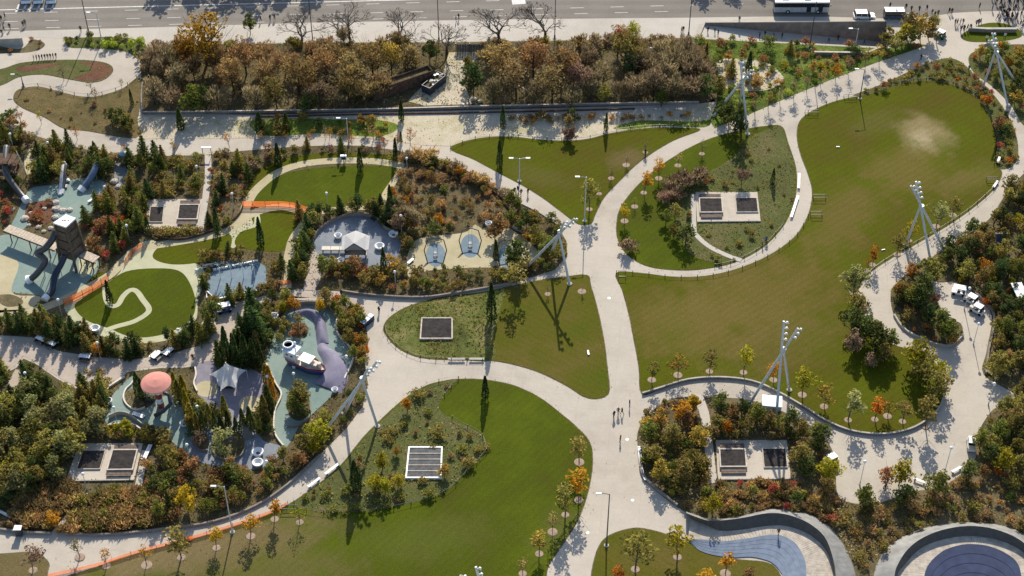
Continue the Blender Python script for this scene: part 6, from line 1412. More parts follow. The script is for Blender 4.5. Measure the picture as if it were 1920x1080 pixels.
# ------------------------------------------------------------------ young trees standing in mulch rings
def ring(px, r=.85):
    n = 14; r *= random.uniform(.8, 1.12); P = G(*px); b = MB(); b.lathe([(r, .03), (r*.9, .075), (1e-4, .085)], (0, 0, 0), n); b.obj('mulch_ring', M_RING, None, P+Vector((0, 0, .03)), 'structure')
YT = [ # base x, y, height, palette, kind
 (1316,289,3.6,'grey_green','sparse_tree'),(1271,311,4.2,'tan','sparse_tree'),(1235,335,5.0,'gold','young_tree'),(1207,362,5.0,'gold','young_tree'),(1171,415,4.3,'yellow','young_tree'),(1190,388,2.6,'olive','sparse_tree'),(1105,393,7.4,'olive','young_tree'),(1123,364,3.2,'grey_green','sparse_tree'),(1146,335,2.8,'bare','sparse_tree'),(1174,310,3.0,'bare','sparse_tree'),(1210,286,3.0,'bare','sparse_tree'),
 (1091,547,2.2,'bare','sparse_tree'),(1027,552,2.4,'bare','sparse_tree'),
 (1222,713,5.0,'rust_green','young_tree'),(1271,704,5.6,'orange_green','young_tree'),(1330,697,5.2,'rust_green','young_tree'),(1394,699,6.2,'yellow_green','young_tree'),(1450,713,4.6,'orange','young_tree'),(1504,741,6.6,'yellow_green','young_tree'),(1545,763,5.2,'orange_green','young_tree'),(1590,788,6.8,'grey_green','young_tree'),(1640,787,5.0,'orange','young_tree'),(1664,781,4.6,'orange_green','young_tree'),(1692,791,5.0,'rust_green','young_tree'),(1735,800,8.4,'olive','young_tree'),
 (1786,404,5.4,'rust_green','young_tree'),(1755,425,6.8,'grey_green','young_tree'),(1705,452,5.8,'yellow_green','young_tree'),(1682,478,5.6,'olive','young_tree'),(1636,497,5.2,'orange','young_tree'),(1626,508,3.6,'gold','sparse_tree'),(1600,548,6.6,'grey_green','bushy_tree'),
 (1086,867,6.0,'olive','young_tree'),(1060,966,9.2,'olive','young_tree'),(1085,938,7.2,'gold','young_tree'),(1036,998,5.0,'tan','sparse_tree'),(1011,1039,5.4,'orange_green','young_tree'),(980,1076,4.6,'tan','sparse_tree'),(1191,1068,8.8,'olive','young_tree'),(1270,1045,7.2,'yellow_green','young_tree'),(1360,1076,5.0,'gold','young_tree'),(1155,1090,4.2,'orange','young_tree'),(1400,1094,4.0,'rust','young_tree'),
 (340,1046,8.2,'olive','young_tree'),(406,1028,5.0,'yellow','young_tree'),(470,1006,5.4,'gold','young_tree'),(515,974,5.4,'gold','young_tree'),(562,980,4.2,'yellow_green','sparse_tree'),(275,1060,5.4,'gold','sparse_tree'),(200,1062,5.0,'orange','sparse_tree'),(62,1070,5.6,'purple','young_tree'),(150,1045,4.6,'bare','sparse_tree'),
 (1482,100,3.6,'rust','conifer'),(1320,1110,5.0,'gold','young_tree')]
for x, y, h, pal in ((1462,192,4.2,'bare'),(1488,183,4.6,'grey_green'),(1512,172,4.0,'bare'),(1538,160,4.4,'tan'),(1566,149,4.2,'orange'),(1590,138,4.6,'bare'),(1622,126,4.4,'rust_green'),(1648,116,5.0,'orange_green'),(1440,204,4.6,'olive'),(1415,214,4.2,'bare')): plant('young_tree' if pal != 'bare' else 'sparse_tree', x, y, h, pal)
for x, y, h, pal, kd in YT:
    if x not in (1482,): ring((x, y), .72 if y < 800 else .8)
    plant(kd, x, y, h, pal, 1.15 if kd == 'young_tree' else 1.0)

# ------------------------------------------------------------------ columnar cypresses
for x, y, h, wd in ((753,226,5.2,1),(943,241,5.8,1),(937,313,6.7,1),(1136,246,4.7,1),(922,600,9.2,1.0),(930,487,5.0,1.0),(910,746,5.4,1.15),(668,920,7.4,1.1),(676,320,5.8,1.05),(523,312,6.0,1.0),(742,297,5.2,1),(490,461,7.2,.95),(733,402,7.4,.9),(207,568,5.6,1),(1448,344,3.9,1),(1324,105,3.4,1.1),(1403,138,5.8,1.1),(248,196,4.0,1),(340,243,5.6,1.5),(488,250,5.4,1.5),(538,246,4.6,1.5),(409,440,6.8,.9),(720,506,5.6,1),(279,440,4.6,1.1),(752,268,3,1.0),
   (428,682,9.2,1),(445,686,7.6,.8),(463,692,8.4,.85),(477,690,7.2,.9),(440,670,6,.9),(412,690,5,1.2),(490,690,6.4,.9),(452,660,6,.9)):
    plant('cypress', x, y, h, 'deep_green' if h > 5 else 'dark_green', wd)
for x, y, h, pal in ((338,758,6.0,'olive'),(352,772,5.6,'yellow_green'),(346,745,5.5,'yellow_green'),(360,798,5.6,'orange_green'),(372,812,5,'olive'),(330,735,5.0,'yellow_green'),(395,798,5.4,'olive'),(405,806,4.6,'dark_green'),(425,792,6.6,'olive'),(430,806,5.0,'dark_green'),(458,808,5.6,'dark_green'),(472,808,6.0,'dark_green'),(488,812,5,'olive'),(498,790,6.5,'olive'),(505,770,6.4,'dark_green'),(512,752,5.6,'gold'),(507,728,5.6,'gold'),(500,720,5,'olive'),(285,748,5.6,'olive'),(262,744,6.2,'dark_green'),(269,748,5.2,'dark_green'),(383,806,5,'dark_green'),(445,815,4.4,'deep_green'),(416,812,4.2,'deep_green')):
    plant('cypress', x, y, h, pal, 1.15)

# ------------------------------------------------------------------ street trees and woodland
for x, y, h in ((567,82,8.6),(656,83,10.8),(748,83,8.6),(838,100,8.8),(935,80,9.8),(1023,76,10.2)):
    plant('bare_tree', x, y, h*1.05, 'bare', 1.45)
for x, y, h in ((320,-60,12),(372,-66,13),(430,-60,12),(490,-62,13),(545,-64,12),(600,-66,12.5),(1318,-50,9.0),(1375,-50,8.4),(1420,-52,8.6)):
    plant('bushy_tree', x, y+6, h, 'brown', 1.15)
W = 'broad_tree'
for kd, x, y, h, pal, wd in ((W,388,122,13.0,'gold',.95),(W,350,128,9.5,'gold',.8),(W,462,140,10.5,'gold_brown',.9),(W,440,176,10.0,'gold_brown',.9),(W,560,176,10.5,'gold_brown',1.0),(W,612,150,8.5,'gold_brown',.9),(W,700,142,9.8,'gold_brown',1.0),(W,735,136,8.8,'orange_green',.8),(W,655,190,9.4,'gold_brown',.9),(W,520,205,8.8,'rust_green',.85),(W,668,160,9,'brown',.9),
   (W,940,150,9.6,'gold_brown',1.05),(W,1000,148,10.0,'gold_brown',1.0),(W,1052,160,9.8,'gold_brown',1.0),(W,968,184,9.4,'brown',1.0),(W,1035,192,9.6,'brown',1.0),(W,1085,178,9,'purple',.8),(W,1170,130,11.0,'rust_green',.85),(W,1182,105,9.0,'yellow_green',.6),(W,1158,108,9.4,'red',.55),
   ('bushy_tree',888,178,8.6,'deep_green',.9),('bushy_tree',880,150,6,'olive',.8),('bushy_tree',806,116,6.0,'dark_green',.85),('bushy_tree',1180,150,6.5,'deep_green',1),('tall_shrub',1188,146,5.0,'purple',1.3),('bushy_tree',365,212,7.6,'mid_green',1.0),('bushy_tree',388,206,6.5,'dark_green',.9),('bushy_tree',1325,186,6.4,'dark_green',1.0),('bushy_tree',1345,176,5,'olive',1),('bushy_tree',470,64,5.5,'dark_green',.8),('bushy_tree',582,208,4.5,'dark_green',1.2),('bushy_tree',1240,200,4.5,'mid_green',1.0),('bushy_tree',1132,190,5,'olive',1)):
    plant(kd, x, y, h, pal, wd)
TH = 'thicket_tree'
for x, y, h, pal in ((300,120,6.5,'bare'),(322,140,7.4,'bare'),(300,160,7.2,'bare'),(335,170,7.6,'bare'),(290,195,6.8,'bare'),(320,205,6.6,'bare'),(365,150,7,'brown'),(412,130,7,'brown'),(410,206,6.4,'bare'),(500,128,6.6,'brown'),(500,165,7.2,'brown'),(480,205,6.5,'bare'),(535,140,7,'brown'),(590,120,6,'brown'),(600,200,7,'bare'),(640,122,6,'brown'),(640,170,7,'bare'),(630,205,6,'bare'),(690,190,6.2,'brown'),(720,178,6,'brown'),(760,130,6.5,'brown'),(775,116,5,'bare'),
   (920,122,6,'brown'),(925,195,6.6,'bare'),(990,120,6,'brown'),(1000,200,7,'bare'),(1060,125,6.5,'bare'),(1100,140,7.6,'bare'),(1105,175,7,'bare'),(1070,202,6,'bare'),(1130,160,6.6,'bare'),(1215,140,7.4,'bare'),(1240,160,8.2,'bare'),(1265,140,8.2,'bare'),(1290,150,8.4,'bare'),(1225,182,7.4,'bare'),(1262,188,7.6,'bare'),(1298,186,7,'bare'),(1195,185,7,'bare'),(1165,192,6,'bare'),(1283,112,6.6,'bare'),(1245,112,6,'bare'),(1315,160,6.4,'bare')):
    plant(TH, x, y, h, pal, 1.1)
for x, y, h, pal, kd in ((1370,140,4.6,'deep_green','conifer'),(1378,255,6.6,'deep_green','bushy_tree'),(1366,235,6,'dark_green','bushy_tree'),(1352,222,4.5,'dark_green','bushy_tree'),(1066,240,3.8,'brown','bushy_tree'),(1072,228,3.6,'dark_green','bushy_tree'),(1066,262,3.0,'purple','tall_shrub'),(1390,346,4.0,'purple','thicket_tree'),(1285,455,4.6,'dark_green','bushy_tree'),(1262,445,3.6,'olive','bushy_tree'),(1180,470,3.2,'purple','twiggy_shrub'),
   (1255,362,3.0,'purple','twiggy_shrub'),(1272,352,3.0,'purple','twiggy_shrub'),(1290,346,3.0,'purple','twiggy_shrub'),(1308,340,2.8,'purple','twiggy_shrub'),(1245,378,3.0,'purple','twiggy_shrub'),(1270,372,2.8,'purple','twiggy_shrub'),(1322,346,2.4,'rust','twiggy_shrub'),(1248,420,3.6,'mid_green','bushy_tree'),(1265,408,3.4,'olive','bushy_tree'),
   (425,852,6.0,'grey_green','bushy_tree'),(377,836,3.6,'purple','bushy_tree'),(560,765,5.2,'olive','bushy_tree'),(552,775,4.2,'mid_green','bushy_tree'),(570,785,3.6,'dark_green','bushy_tree'),(562,755,5.2,'olive','bushy_tree'),(560,622,4.8,'rust_green','young_tree'),(1215,870,3,'mid_green','tall_shrub'),
   (972,552,7.4,'olive','young_tree'),(966,500,7,'dark_green','bushy_tree'),(975,520,6,'olive','young_tree'),(940,440,5,'rust','bushy_tree'),(928,450,5.2,'rust','bushy_tree'),(665,508,4.2,'rust','bushy_tree'),(612,512,4.4,'mid_green','bushy_tree'),(625,505,3.6,'olive','bushy_tree'),(600,585,3.6,'yellow','bushy_tree'),(553,583,3.6,'gold','bushy_tree'),(532,590,3.4,'yellow_green','bushy_tree'),(187,668,3.6,'gold','bushy_tree'),(354,955,5.4,'yellow','bushy_tree'),(300,968,4.2,'mid_green','bushy_tree'),(318,955,4.6,'deep_green','cypress'),
   (595,830,5.5,'yellow_green','bushy_tree'),(610,800,4.5,'olive','bushy_tree'),(590,850,4,'yellow_green','bushy_tree'),(478,610,9.5,'deep_green','conifer'),(488,640,9.0,'deep_green','conifer'),(470,640,7.0,'deep_green','conifer'),(392,622,5.4,'deep_green','conifer'),(400,605,5.5,'dark_green','bushy_tree'),(380,640,5.0,'dark_green','conifer')):
    plant(kd, x, y, h, pal, 1.0)
def fill(kind, n, gap, poly, h0, h1, pals):
    for x, y in scatter_px(poly, n, gap): plant(kind, x, y, random.uniform(h0, h1), random.choice(pals))
fill('thicket_tree', 20, 20, [(290,96),(480,88),(640,86),(770,88),(790,120),(760,180),(690,203),(480,211),(290,208)], 3.4, 6.2, ['brown','bare','brown','gold_brown'])
fill('thicket_tree', 10, 20, [(915,92),(1000,84),(1140,82),(1290,84),(1335,120),(1330,185),(1180,196),(910,200)], 3.4, 6.0, ['brown','bare','bare'])
fill('twiggy_shrub', 34, 14, [(275,92),(640,84),(835,84),(835,92),(640,96),(330,102),(280,140)], 1.6, 2.8, ['brown','bare','olive'])
fill('twiggy_shrub', 30, 14, [(905,82),(1285,76),(1335,110),(1250,96),(1000,92),(905,96)], 1.6, 2.8, ['brown','bare','olive'])
# right hand bushy trees
for x, y, h, pal in ((1777,640,6.0,'mid_green'),(1765,625,5,'dark_green'),(1720,585,6.4,'dark_green'),(1730,560,6.4,'dark_green'),(1705,575,5,'mid_green'),(1740,605,4.6,'deep_green'),(1690,560,4.2,'rust_green'),(1682,552,3.2,'orange'),(1706,520,3.6,'orange'),(1745,525,5.2,'olive'),
   (1685,910,5.8,'yellow_green'),(1660,905,4.2,'rust'),(1617,945,5.0,'mid_green'),(1552,900,5.0,'yellow_green'),(1550,930,4.6,'rust_green'),(1748,925,5.2,'mid_green'),(1692,945,4.8,'dark_green'),(1815,900,5.6,'dark_green'),(1880,880,5,'yellow_green'),(1855,845,4.6,'olive'),(1720,690,7.0,'yellow_green'),(1735,720,7.0,'olive'),(1750,745,6.5,'olive'),(1755,715,5.5,'yellow_green'),(1640,660,6.5,'dark_green'),(1620,640,6.6,'dark_green'),(1595,625,6.6,'dark_green'),(1602,600,6,'olive'),(1665,655,5.2,'mid_green'),(1640,640,6,'rust_green'),(1600,660,5.0,'purple'),(1655,680,4.5,'rust_green'),(1630,690,3.6,'purple'),
   (1700,40+30,6.5,'rust_green'),(1725,75,7.0,'orange_green'),(1690,85,6.0,'yellow_green'),(1660,88,5.5,'olive'),(1740,72,6.0,'rust_green'),(1678,98,5,'olive'),(1705,88,6,'olive'),(1752,48,3,'olive'),
   (1220,830,5.4,'mid_green'),(1240,800,4.5,'orange_green'),(1275,790,4.6,'gold'),(1260,830,4.6,'rust_green'),(1290,800,4.0,'rust'),(1240,900,5.0,'orange_green'),(1280,900,5,'rust_green'),(1335,960,4.8,'yellow_green'),(1305,880,5,'olive'),(1225,870,4.6,'olive'),(1310,840,4.4,'orange_green'),(1300,770,4,'gold'),
   (1528,848,5.6,'dark_green'),(1540,830,5,'dark_green'),(1500,870,5,'rust_green'),(1515,890,4.4,'dark_green'),(1480,800,5,'dark_green'),(1500,815,4,'rust_green'),(1350,770,4.5,'dark_green'),(1370,790,4.4,'rust'),(1390,780,4.4,'deep_green'),(1420,790,4.6,'mid_green'),(1400,808,4,'olive'),(1440,805,4.4,'rust_green'),(1365,815,3.4,'orange'),(1460,812,4,'olive')):
    plant('bushy_tree', x, y, h, pal, random.uniform(.85, 1.1))

# ------------------------------------------------------------------ scattered planting, bed by bed
def zone(poly, specs, avoid=()):
    placed = []
    for kind, pals, n, gap, h0, h1 in specs:
        for x, y in scatter_px(poly, n, gap, avoid, existing=placed):
            plant(kind, x, y, random.uniform(h0, h1), random.choice(pals))
C_ALL = ['c1','c2','c3','ring','rb1','rb2','L8','L9','L10','L11','c4','c5','c6','vpath']
C2_ALL = ['c7','c8','c9','c10']
zone([(-10,240),(60,255),(110,270),(210,292),(265,294),(262,310),(60,300),(-10,300)], [('conifer',['dark_green','deep_green'],9,17,3.2,5.4),('tall_shrub',['olive','rust_green','grey_green','brown'],16,12,1.5,2.6),('shrub',['olive','rust_green','grey_green'],22,9,.9,1.6)], C_ALL)
zone([(78,300),(200,296),(215,335),(180,340),(60,345)], [('conifer',['deep_green','dark_green'],7,15,4,6),('bushy_tree',['dark_green','olive'],6,14,3,4.4),('tall_shrub',['dark_green','rust_green','olive'],14,10,1.6,2.6)], ['c1'])
zone([(228,294),(305,296),(280,372),(268,440),(225,450),(222,380)], [('conifer',['deep_green','dark_green'],8,17,4.2,6.2),('bushy_tree',['dark_green','olive','mid_green'],8,15,3,4.6),('tall_shrub',['olive','rust_green','mid_green'],14,10,1.6,2.6)], C_ALL)
zone([(300,296),(380,294),(370,370),(290,372)], [('tall_shrub',['mid_green','olive'],10,14,1.4,2.4),('shrub',['mid_green','olive','rust_green'],26,8,.8,1.5),('conifer',['dark_green'],4,18,3,4.5)], C_ALL)
zone([(400,292),(470,286),(462,330),(455,385),(430,425),(385,432),(392,380)], [('conifer',['dark_green','deep_green'],5,18,3.5,5),('tall_shrub',['olive','rust_green','brown','grey_green'],14,11,1.6,2.8),('shrub',['olive','rust'],16,8,.9,1.5)], C_ALL)
zone([(268,372),(300,430),(380,432),(380,440),(300,446),(262,436)], [('shrub',['rust_green','olive','brown'],14,9,.9,1.6),('conifer',['mid_green'],3,14,3,4)], C_ALL)
zone([(150,395),(172,400),(200,358),(222,372),(238,440),(250,458),(205,490),(182,478),(158,460)], [('tall_shrub',['red','rust','rust','orange'],16,10,1.6,2.6),('conifer',['dark_green','mid_green'],8,13,4,5.5)], C_ALL)
zone([(-10,370),(28,385),(26,420),(-10,425)], [('tall_shrub',['rust','red','rust_green'],8,9,1.4,2.2)], C_ALL)
zone([(-10,300),(50,330),(40,372),(-10,372)], [('tall_shrub',['dark_green','deep_green'],10,10,1.6,2.6)], ['c1'])
zone([(54,384),(92,380),(98,400),(88,416),(60,416)], [('shrub',['rust','red','brown'],9,8,.7,1.2)])
zone([(548,400),(585,404),(640,396),(700,390),(745,400),(752,432),(722,426),(670,400),(630,408),(598,428),(582,455),(574,520),(548,530)], [('conifer',['deep_green','dark_green','deep_green'],13,15,3.6,5.6),('bushy_tree',['dark_green','deep_green','olive'],16,13,2.8,4.2),('tall_shrub',['dark_green','rust_green'],16,9,1.6,2.6)], ['c4','L9','rb2'])
zone([(600,500),(640,503),(715,504),(745,495),(765,515),(790,550),(700,549),(640,542)], [('tall_shrub',['olive','mid_green','rust_green','orange_green'],20,11,1.6,2.8),('shrub',['olive','rust'],12,8,1,1.6)], ['c4','c5'])
zone([(735,395),(760,400),(790,444),(768,478),(745,470)], [('thicket_tree',['bare'],5,12,4,5),('tall_shrub',['dark_green','rust_green'],10,9,1.8,2.8)], ['c4','c5'])
zone([(760,310),(850,320),(915,355),(962,400),(950,430),(900,425),(860,436),(795,446),(745,400),(728,360)], [('tall_shrub',['rust_green','brown','olive','rust','dark_green'],24,14,1.5,2.8),('bushy_tree',['orange','rust'],6,24,2.6,3.4),('twiggy_shrub',['brown','tan','tan','olive'],44,9,1.0,1.8)], ['rb1'])
zone([(690,300),(790,296),(850,314),(900,335),(960,380),(920,360),(850,322),(780,306)], [('twiggy_shrub',['tan','brown','bare'],16,11,1.6,2.6),('shrub',['olive','mid_green'],14,8,.8,1.4)], ['rb1','L10','L11'])
zone([(955,380),(1010,404),(1046,430),(1060,455),(1056,488),(1030,505),(1010,480),(985,445),(950,415)], [('bushy_tree',['dark_green','mid_green','olive'],12,16,3,4.4),('tall_shrub',['mid_green','olive','orange_green'],16,10,1.5,2.5)], ['c5'])
zone([(765,512),(880,504),(965,502),(1020,495),(1030,508),(960,528),(860,546),(790,553)], [('tall_shrub',['olive','mid_green','rust_green','dark_green'],40,9,1.5,2.6)], ['c5'])
zone([(455,300),(560,280),(640,276),(740,284),(745,292),(620,286),(550,294),(490,312),(462,350)], [('tall_shrub',['dark_green','rust_green','purple'],16,12,1.6,2.6),('conifer',['dark_green'],5,22,3,4.5)], ['L11','rb1'])
zone([(368,500),(400,476),(445,466),(480,478),(440,488),(398,505),(386,520),(388,548),(400,565),(482,550),(505,536),(502,505),(528,490),(530,540),(480,560),(400,585),(372,590)], [('tall_shrub',['olive','dark_green','brown','rust_green'],34,9,1.4,2.6),('conifer',['dark_green'],6,14,3,4.4)], ['c6','ring','rb2','L8','L9'])
zone([(-10,600),(60,596),(115,602),(180,642),(280,650),(370,612),(374,645),(330,658),(250,672),(180,667),(110,656),(60,630),(-10,622)], [('conifer',['deep_green','dark_green'],22,14,3.6,5.4),('bushy_tree',['deep_green','dark_green'],12,14,2.8,4),('tall_shrub',['dark_green','olive','rust_green'],22,9,1.4,2.4)], ['ring','rb1'])
zone([(-10,705),(30,695),(60,700),(100,720),(150,748),(100,760),(-10,760)], [('conifer',['deep_green','dark_green'],8,16,4,5.5),('bushy_tree',['olive','dark_green'],10,14,2.8,4)])
zone([(130,745),(200,730),(225,715),(205,750),(195,790),(160,780)], [('conifer',['deep_green','dark_green','olive'],9,13,4,5.5),('tall_shrub',['dark_green','olive'],8,9,1.5,2.4)], C2_ALL)
zone([(-20,755),(60,748),(130,752),(190,790),(205,805),(150,830),(140,880),(120,900),(60,925),(-20,940)], [('bushy_tree',['grey_green','olive','grey_green','dark_green','olive'],52,16,3.6,6),('tall_shrub',['olive','grey_green','yellow_green'],30,10,2,3.4)])
zone([(195,800),(250,806),(300,815),(345,850),(330,880),(280,830),(200,826)], [('tall_shrub',['yellow_green','rust_green','olive','orange_green'],24,10,1.5,2.6)], C2_ALL)
zone([(262,880),(300,860),(340,850),(400,874),(480,884),(540,858),(590,830),(640,760),(680,720),(688,745),(640,800),(590,850),(540,900),(470,940),(390,965),(320,975),(330,930),(280,920)], [('tall_shrub',['dark_green','rust_green','olive','mid_green','rust'],74,10,1.5,2.8),('bushy_tree',['olive','dark_green'],10,20,2.8,4)], C2_ALL)
zone([(585,562),(640,566),(680,590),(688,640),(682,690),(660,670),(634,626),(630,596)], [('bushy_tree',['olive','rust_green','orange_green','mid_green'],16,13,2.4,3.8),('tall_shrub',['olive','orange'],14,9,1.4,2.2)], C2_ALL)
zone([(495,562),(555,565),(540,580),(515,600),(500,650),(480,640),(484,590)], [('bushy_tree',['dark_green','olive'],9,12,2.6,3.8)], C2_ALL)
zone([(500,605),(540,605),(545,632),(505,650)], [('tall_shrub',['olive','mid_green'],8,9,1.4,2.2)])
zone([(545,606),(575,608),(576,630),(550,630)], [('shrub',['rust','brown'],6,7,.8,1.2)])
zone([(395,685),(425,660),(455,630),(490,640),(500,700),(495,712),(470,690)], [('conifer',['deep_green','dark_green'],9,12,4,6)], C2_ALL)
zone([(320,750),(366,740),(400,768),(450,798),(495,770),(512,815),(480,802),(440,780),(380,792),(352,842)], [('tall_shrub',['deep_green','dark_green','olive'],30,9,1.6,2.6)], ['c7','c9','c10'])
zone([(150,690),(205,700),(200,722),(168,715)], [('shrub',['rust_green','olive'],4,8,.8,1.2)])
zone([(30,925),(120,905),(165,928),(140,955),(105,995),(20,988)], [('ornamental_grass',['brown','tan','tan','brown'],60,7,1.2,1.9),('tall_shrub',['gold','brown'],5,16,1.8,2.4)])
zone([(172,928),(262,920),(330,930),(320,978),(220,996),(112,997),(145,955)], [('ornamental_grass',['brown','tan','tan','brown','olive'],110,7,1.2,1.9),('shrub',['olive','rust'],12,12,1,1.5)])
zone([(-20,930),(30,925),(20,988),(-20,985)], [('tall_shrub',['brown','deep_green'],8,9,1.6,2.6)])
# right side
zone([(1205,780),(1250,754),(1312,748),(1320,800),(1326,905),(1340,960),(1300,962),(1240,920),(1206,880)], [('tall_shrub',['rust_green','olive','mid_green','orange_green','dark_green'],44,10,1.4,2.6),('shrub',['brown','olive','olive','rust_green'],30,8,.9,1.5)])
zone([(1335,752),(1410,756),(1478,782),(1530,810),(1555,845),(1560,890),(1500,905),(1486,880),(1478,824),(1338,824)], [('tall_shrub',['rust_green','dark_green','olive','brown','mid_green'],46,10,1.4,2.6)])
zone([(1345,905),(1486,902),(1570,940),(1560,985),(1480,954),(1420,960),(1350,968)], [('ornamental_grass',['brown','tan','tan'],44,8,1.1,1.6),('tall_shrub',['rust_green','red','olive','dark_green'],16,11,1.2,2.2)])
zone(AREAS['bedI'], [('tall_shrub',['dark_green','rust_green','rust','mid_green'],36,9,1.3,2.4)])
zone([(1700,510),(1755,482),(1805,452),(1858,414),(1900,352),(1935,330),(1935,600),(1870,600),(1832,550),(1790,524)], [('bushy_tree',['dark_green','mid_green','olive','deep_green','rust_green'],46,17,3,5),('tall_shrub',['orange','rust','yellow_green','olive','dark_green'],50,10,1.4,2.5)])
zone([(1868,600),(1935,600),(1935,900),(1840,900),(1836,825),(1866,772),(1900,755),(1904,735),(1852,700),(1856,660)], [('bushy_tree',['dark_green','mid_green','rust_green','olive'],34,17,3,5),('tall_shrub',['orange','rust','brown','dark_green','olive'],34,10,1.4,2.4)])
zone([(1578,938),(1640,950),(1720,930),(1800,900),(1935,900),(1935,1000),(1815,975),(1715,990),(1650,1040),(1612,1075),(1590,1010),(1565,985)], [('shrub',['rust_green','olive','brown','tan'],60,10,.9,1.5),('tall_shrub',['brown','rust_green','olive','dark_green'],20,15,1.5,2.6)])
zone(AREAS['slope'], [('shrub',['bright_green','yellow_green','mid_green','rust'],60,11,.8,1.4),('tall_shrub',['mid_green','orange_green','rust','dark_green'],26,17,1.6,2.6)])
zone([(1345,120),(1440,125),(1480,170),(1400,212),(1345,230)], [('tall_shrub',['mid_green','dark_green','orange_green'],14,14,1.6,2.6)])
zone(AREAS['bedP'], [('shrub',['mid_green','olive','rust_green'],46,9,.8,1.4),('tall_shrub',['gold','red','rust','dark_green','orange'],18,16,1.6,2.6)])
zone([(1820,108),(1840,95),(1935,88),(1935,240),(1895,192),(1858,158)], [('bushy_tree',['orange_green','dark_green','olive'],12,17,2.8,4.2),('tall_shrub',['orange','rust','mid_green'],16,12,1.4,2.4)])
zone(AREAS['bedL3'], [('shrub',['mid_green','olive','rust_green'],26,16,.6,1.1)])
zone(AREAS['bedL5'], [('shrub',['olive','mid_green','brown'],44,15,.7,1.3),('bushy_tree',['orange_green','gold','olive'],7,40,2.4,3.4)])
zone([(690,850),(750,870),(755,930),(700,935)], [('bushy_tree',['yellow_green','gold','olive'],4,22,3.2,4.2)])
zone(AREAS['bedB'], [('shrub',['olive','brown','tan'],16,20,.5,.9)])
zone([(195,225),(256,215),(258,258),(190,248)], [('bushy_tree',['dark_green','olive'],7,13,2.8,4)])
zone(AREAS['bedC'], [('tall_shrub',['bright_green','mid_green','dark_green'],22,9,1.4,2.4)])
zone(AREAS['bedD'], [('shrub',['rust','brown'],8,9,.6,.9)])
zone([(-10,200),(25,210),(60,245),(-10,240)], [('tall_shrub',['rust','olive','dark_green'],8,12,1.6,2.6)])
zone([(480,226),(700,224),(745,236),(720,258),(500,256)], [('tall_shrub',['dark_green','olive','orange_green','rust_green'],20,16,1.5,2.6)])
zone([(940,222),(1100,220),(1300,215),(1290,222),(1000,232)], [('shrub',['brown','rust_green','gold'],24,12,.8,1.4)])
zone([(400,262),(620,258),(800,270),(760,290),(640,274),(520,278)], [('sparse_tree',['orange','tan','gold'],9,28,3,4.2)])
for x, y, h, pal in ((328,288,3.6,'gold'),(430,276,3.6,'orange'),(235,292,3.4,'orange'),(40,230,4,'rust'),(78,232,4.2,'yellow_green'),(700,262,4,'tan'),(610,262,3.8,'bare'),(145,262,3.4,'orange'),(228,165,3,'olive'),(120,150,4,'bare'),(172,170,4,'bare'),(180,190,3.6,'bare')):
    plant('sparse_tree', x, y, h, pal)

# ------------------------------------------------------------------ uncountable low planting (stuff)
COV = [('B1', 2.4, ['olive','tan','mid_green','grey_green','brown'], .6, .40, C_ALL), ('B2', 2.4, ['dark_green','olive','rust_green','brown'], .5, .36, C2_ALL), ('bedR', 2.6, ['olive','tan','brown','mid_green'], .5, .40, ['bedI']),
       ('bedI', 1.5, ['dark_green','rust_green'], .5, .36, []), ('bedL4', 3.2, ['olive','yellow_green','mid_green','tan'], .55, .42, []), ('bedL5', 2.0, ['olive','mid_green','tan','brown'], .4, .36, []), ('bedL3', 2.6, ['olive','mid_green','yellow_green','brown'], .4, .36, []),
       ('slope', 2.6, ['mid_green','bright_green','yellow_green'], .5, .42, []), ('bedP', 2.2, ['olive','mid_green','brown'], .4, .36, []), ('bedQ', 1.6, ['olive','mid_green'], .4, .36, []), ('wood', 2.6, ['brown','tan','bare','olive'], .6, .5, []), ('weeds', 2.0, ['bright_green','yellow_green','tan'], .3, .34, []), ('weeds2', 2.0, ['bright_green','tan'], .3, .34, []), ('bedA', 1.0, ['olive','brown'], .25, .3, []), ('bedB', 1.4, ['olive','tan','brown'], .2, .28, []), ('sand', .5, ['tan','olive'], .12, .24, []), ('bedC', 2, ['mid_green'], .4, .36, [])]
for k, d, pals, hm, sz, av in COV:
    cover('ground_cover', AREAS[k], d*1.6, pals, hm, sz, av, lo=-.22)
cover('ground_cover', [(30,928),(120,908),(168,930),(262,922),(330,932),(320,978),(220,996),(112,997),(20,986)], 7, ['tan','brown','tan','gold_brown'], .9, .5, lo=-.4, elong=.3)
cover('ground_cover', [(1580,945),(1720,940),(1930,905),(1930,1000),(1815,975),(1715,990),(1650,1040),(1612,1078),(1590,1010)], 3, ['tan','olive'], .4, .4, lo=-.2)
cover('ground_cover', AREAS['sand'], .9, ['bright_green','yellow_green'], .25, .34, lo=.22, clump=.12)

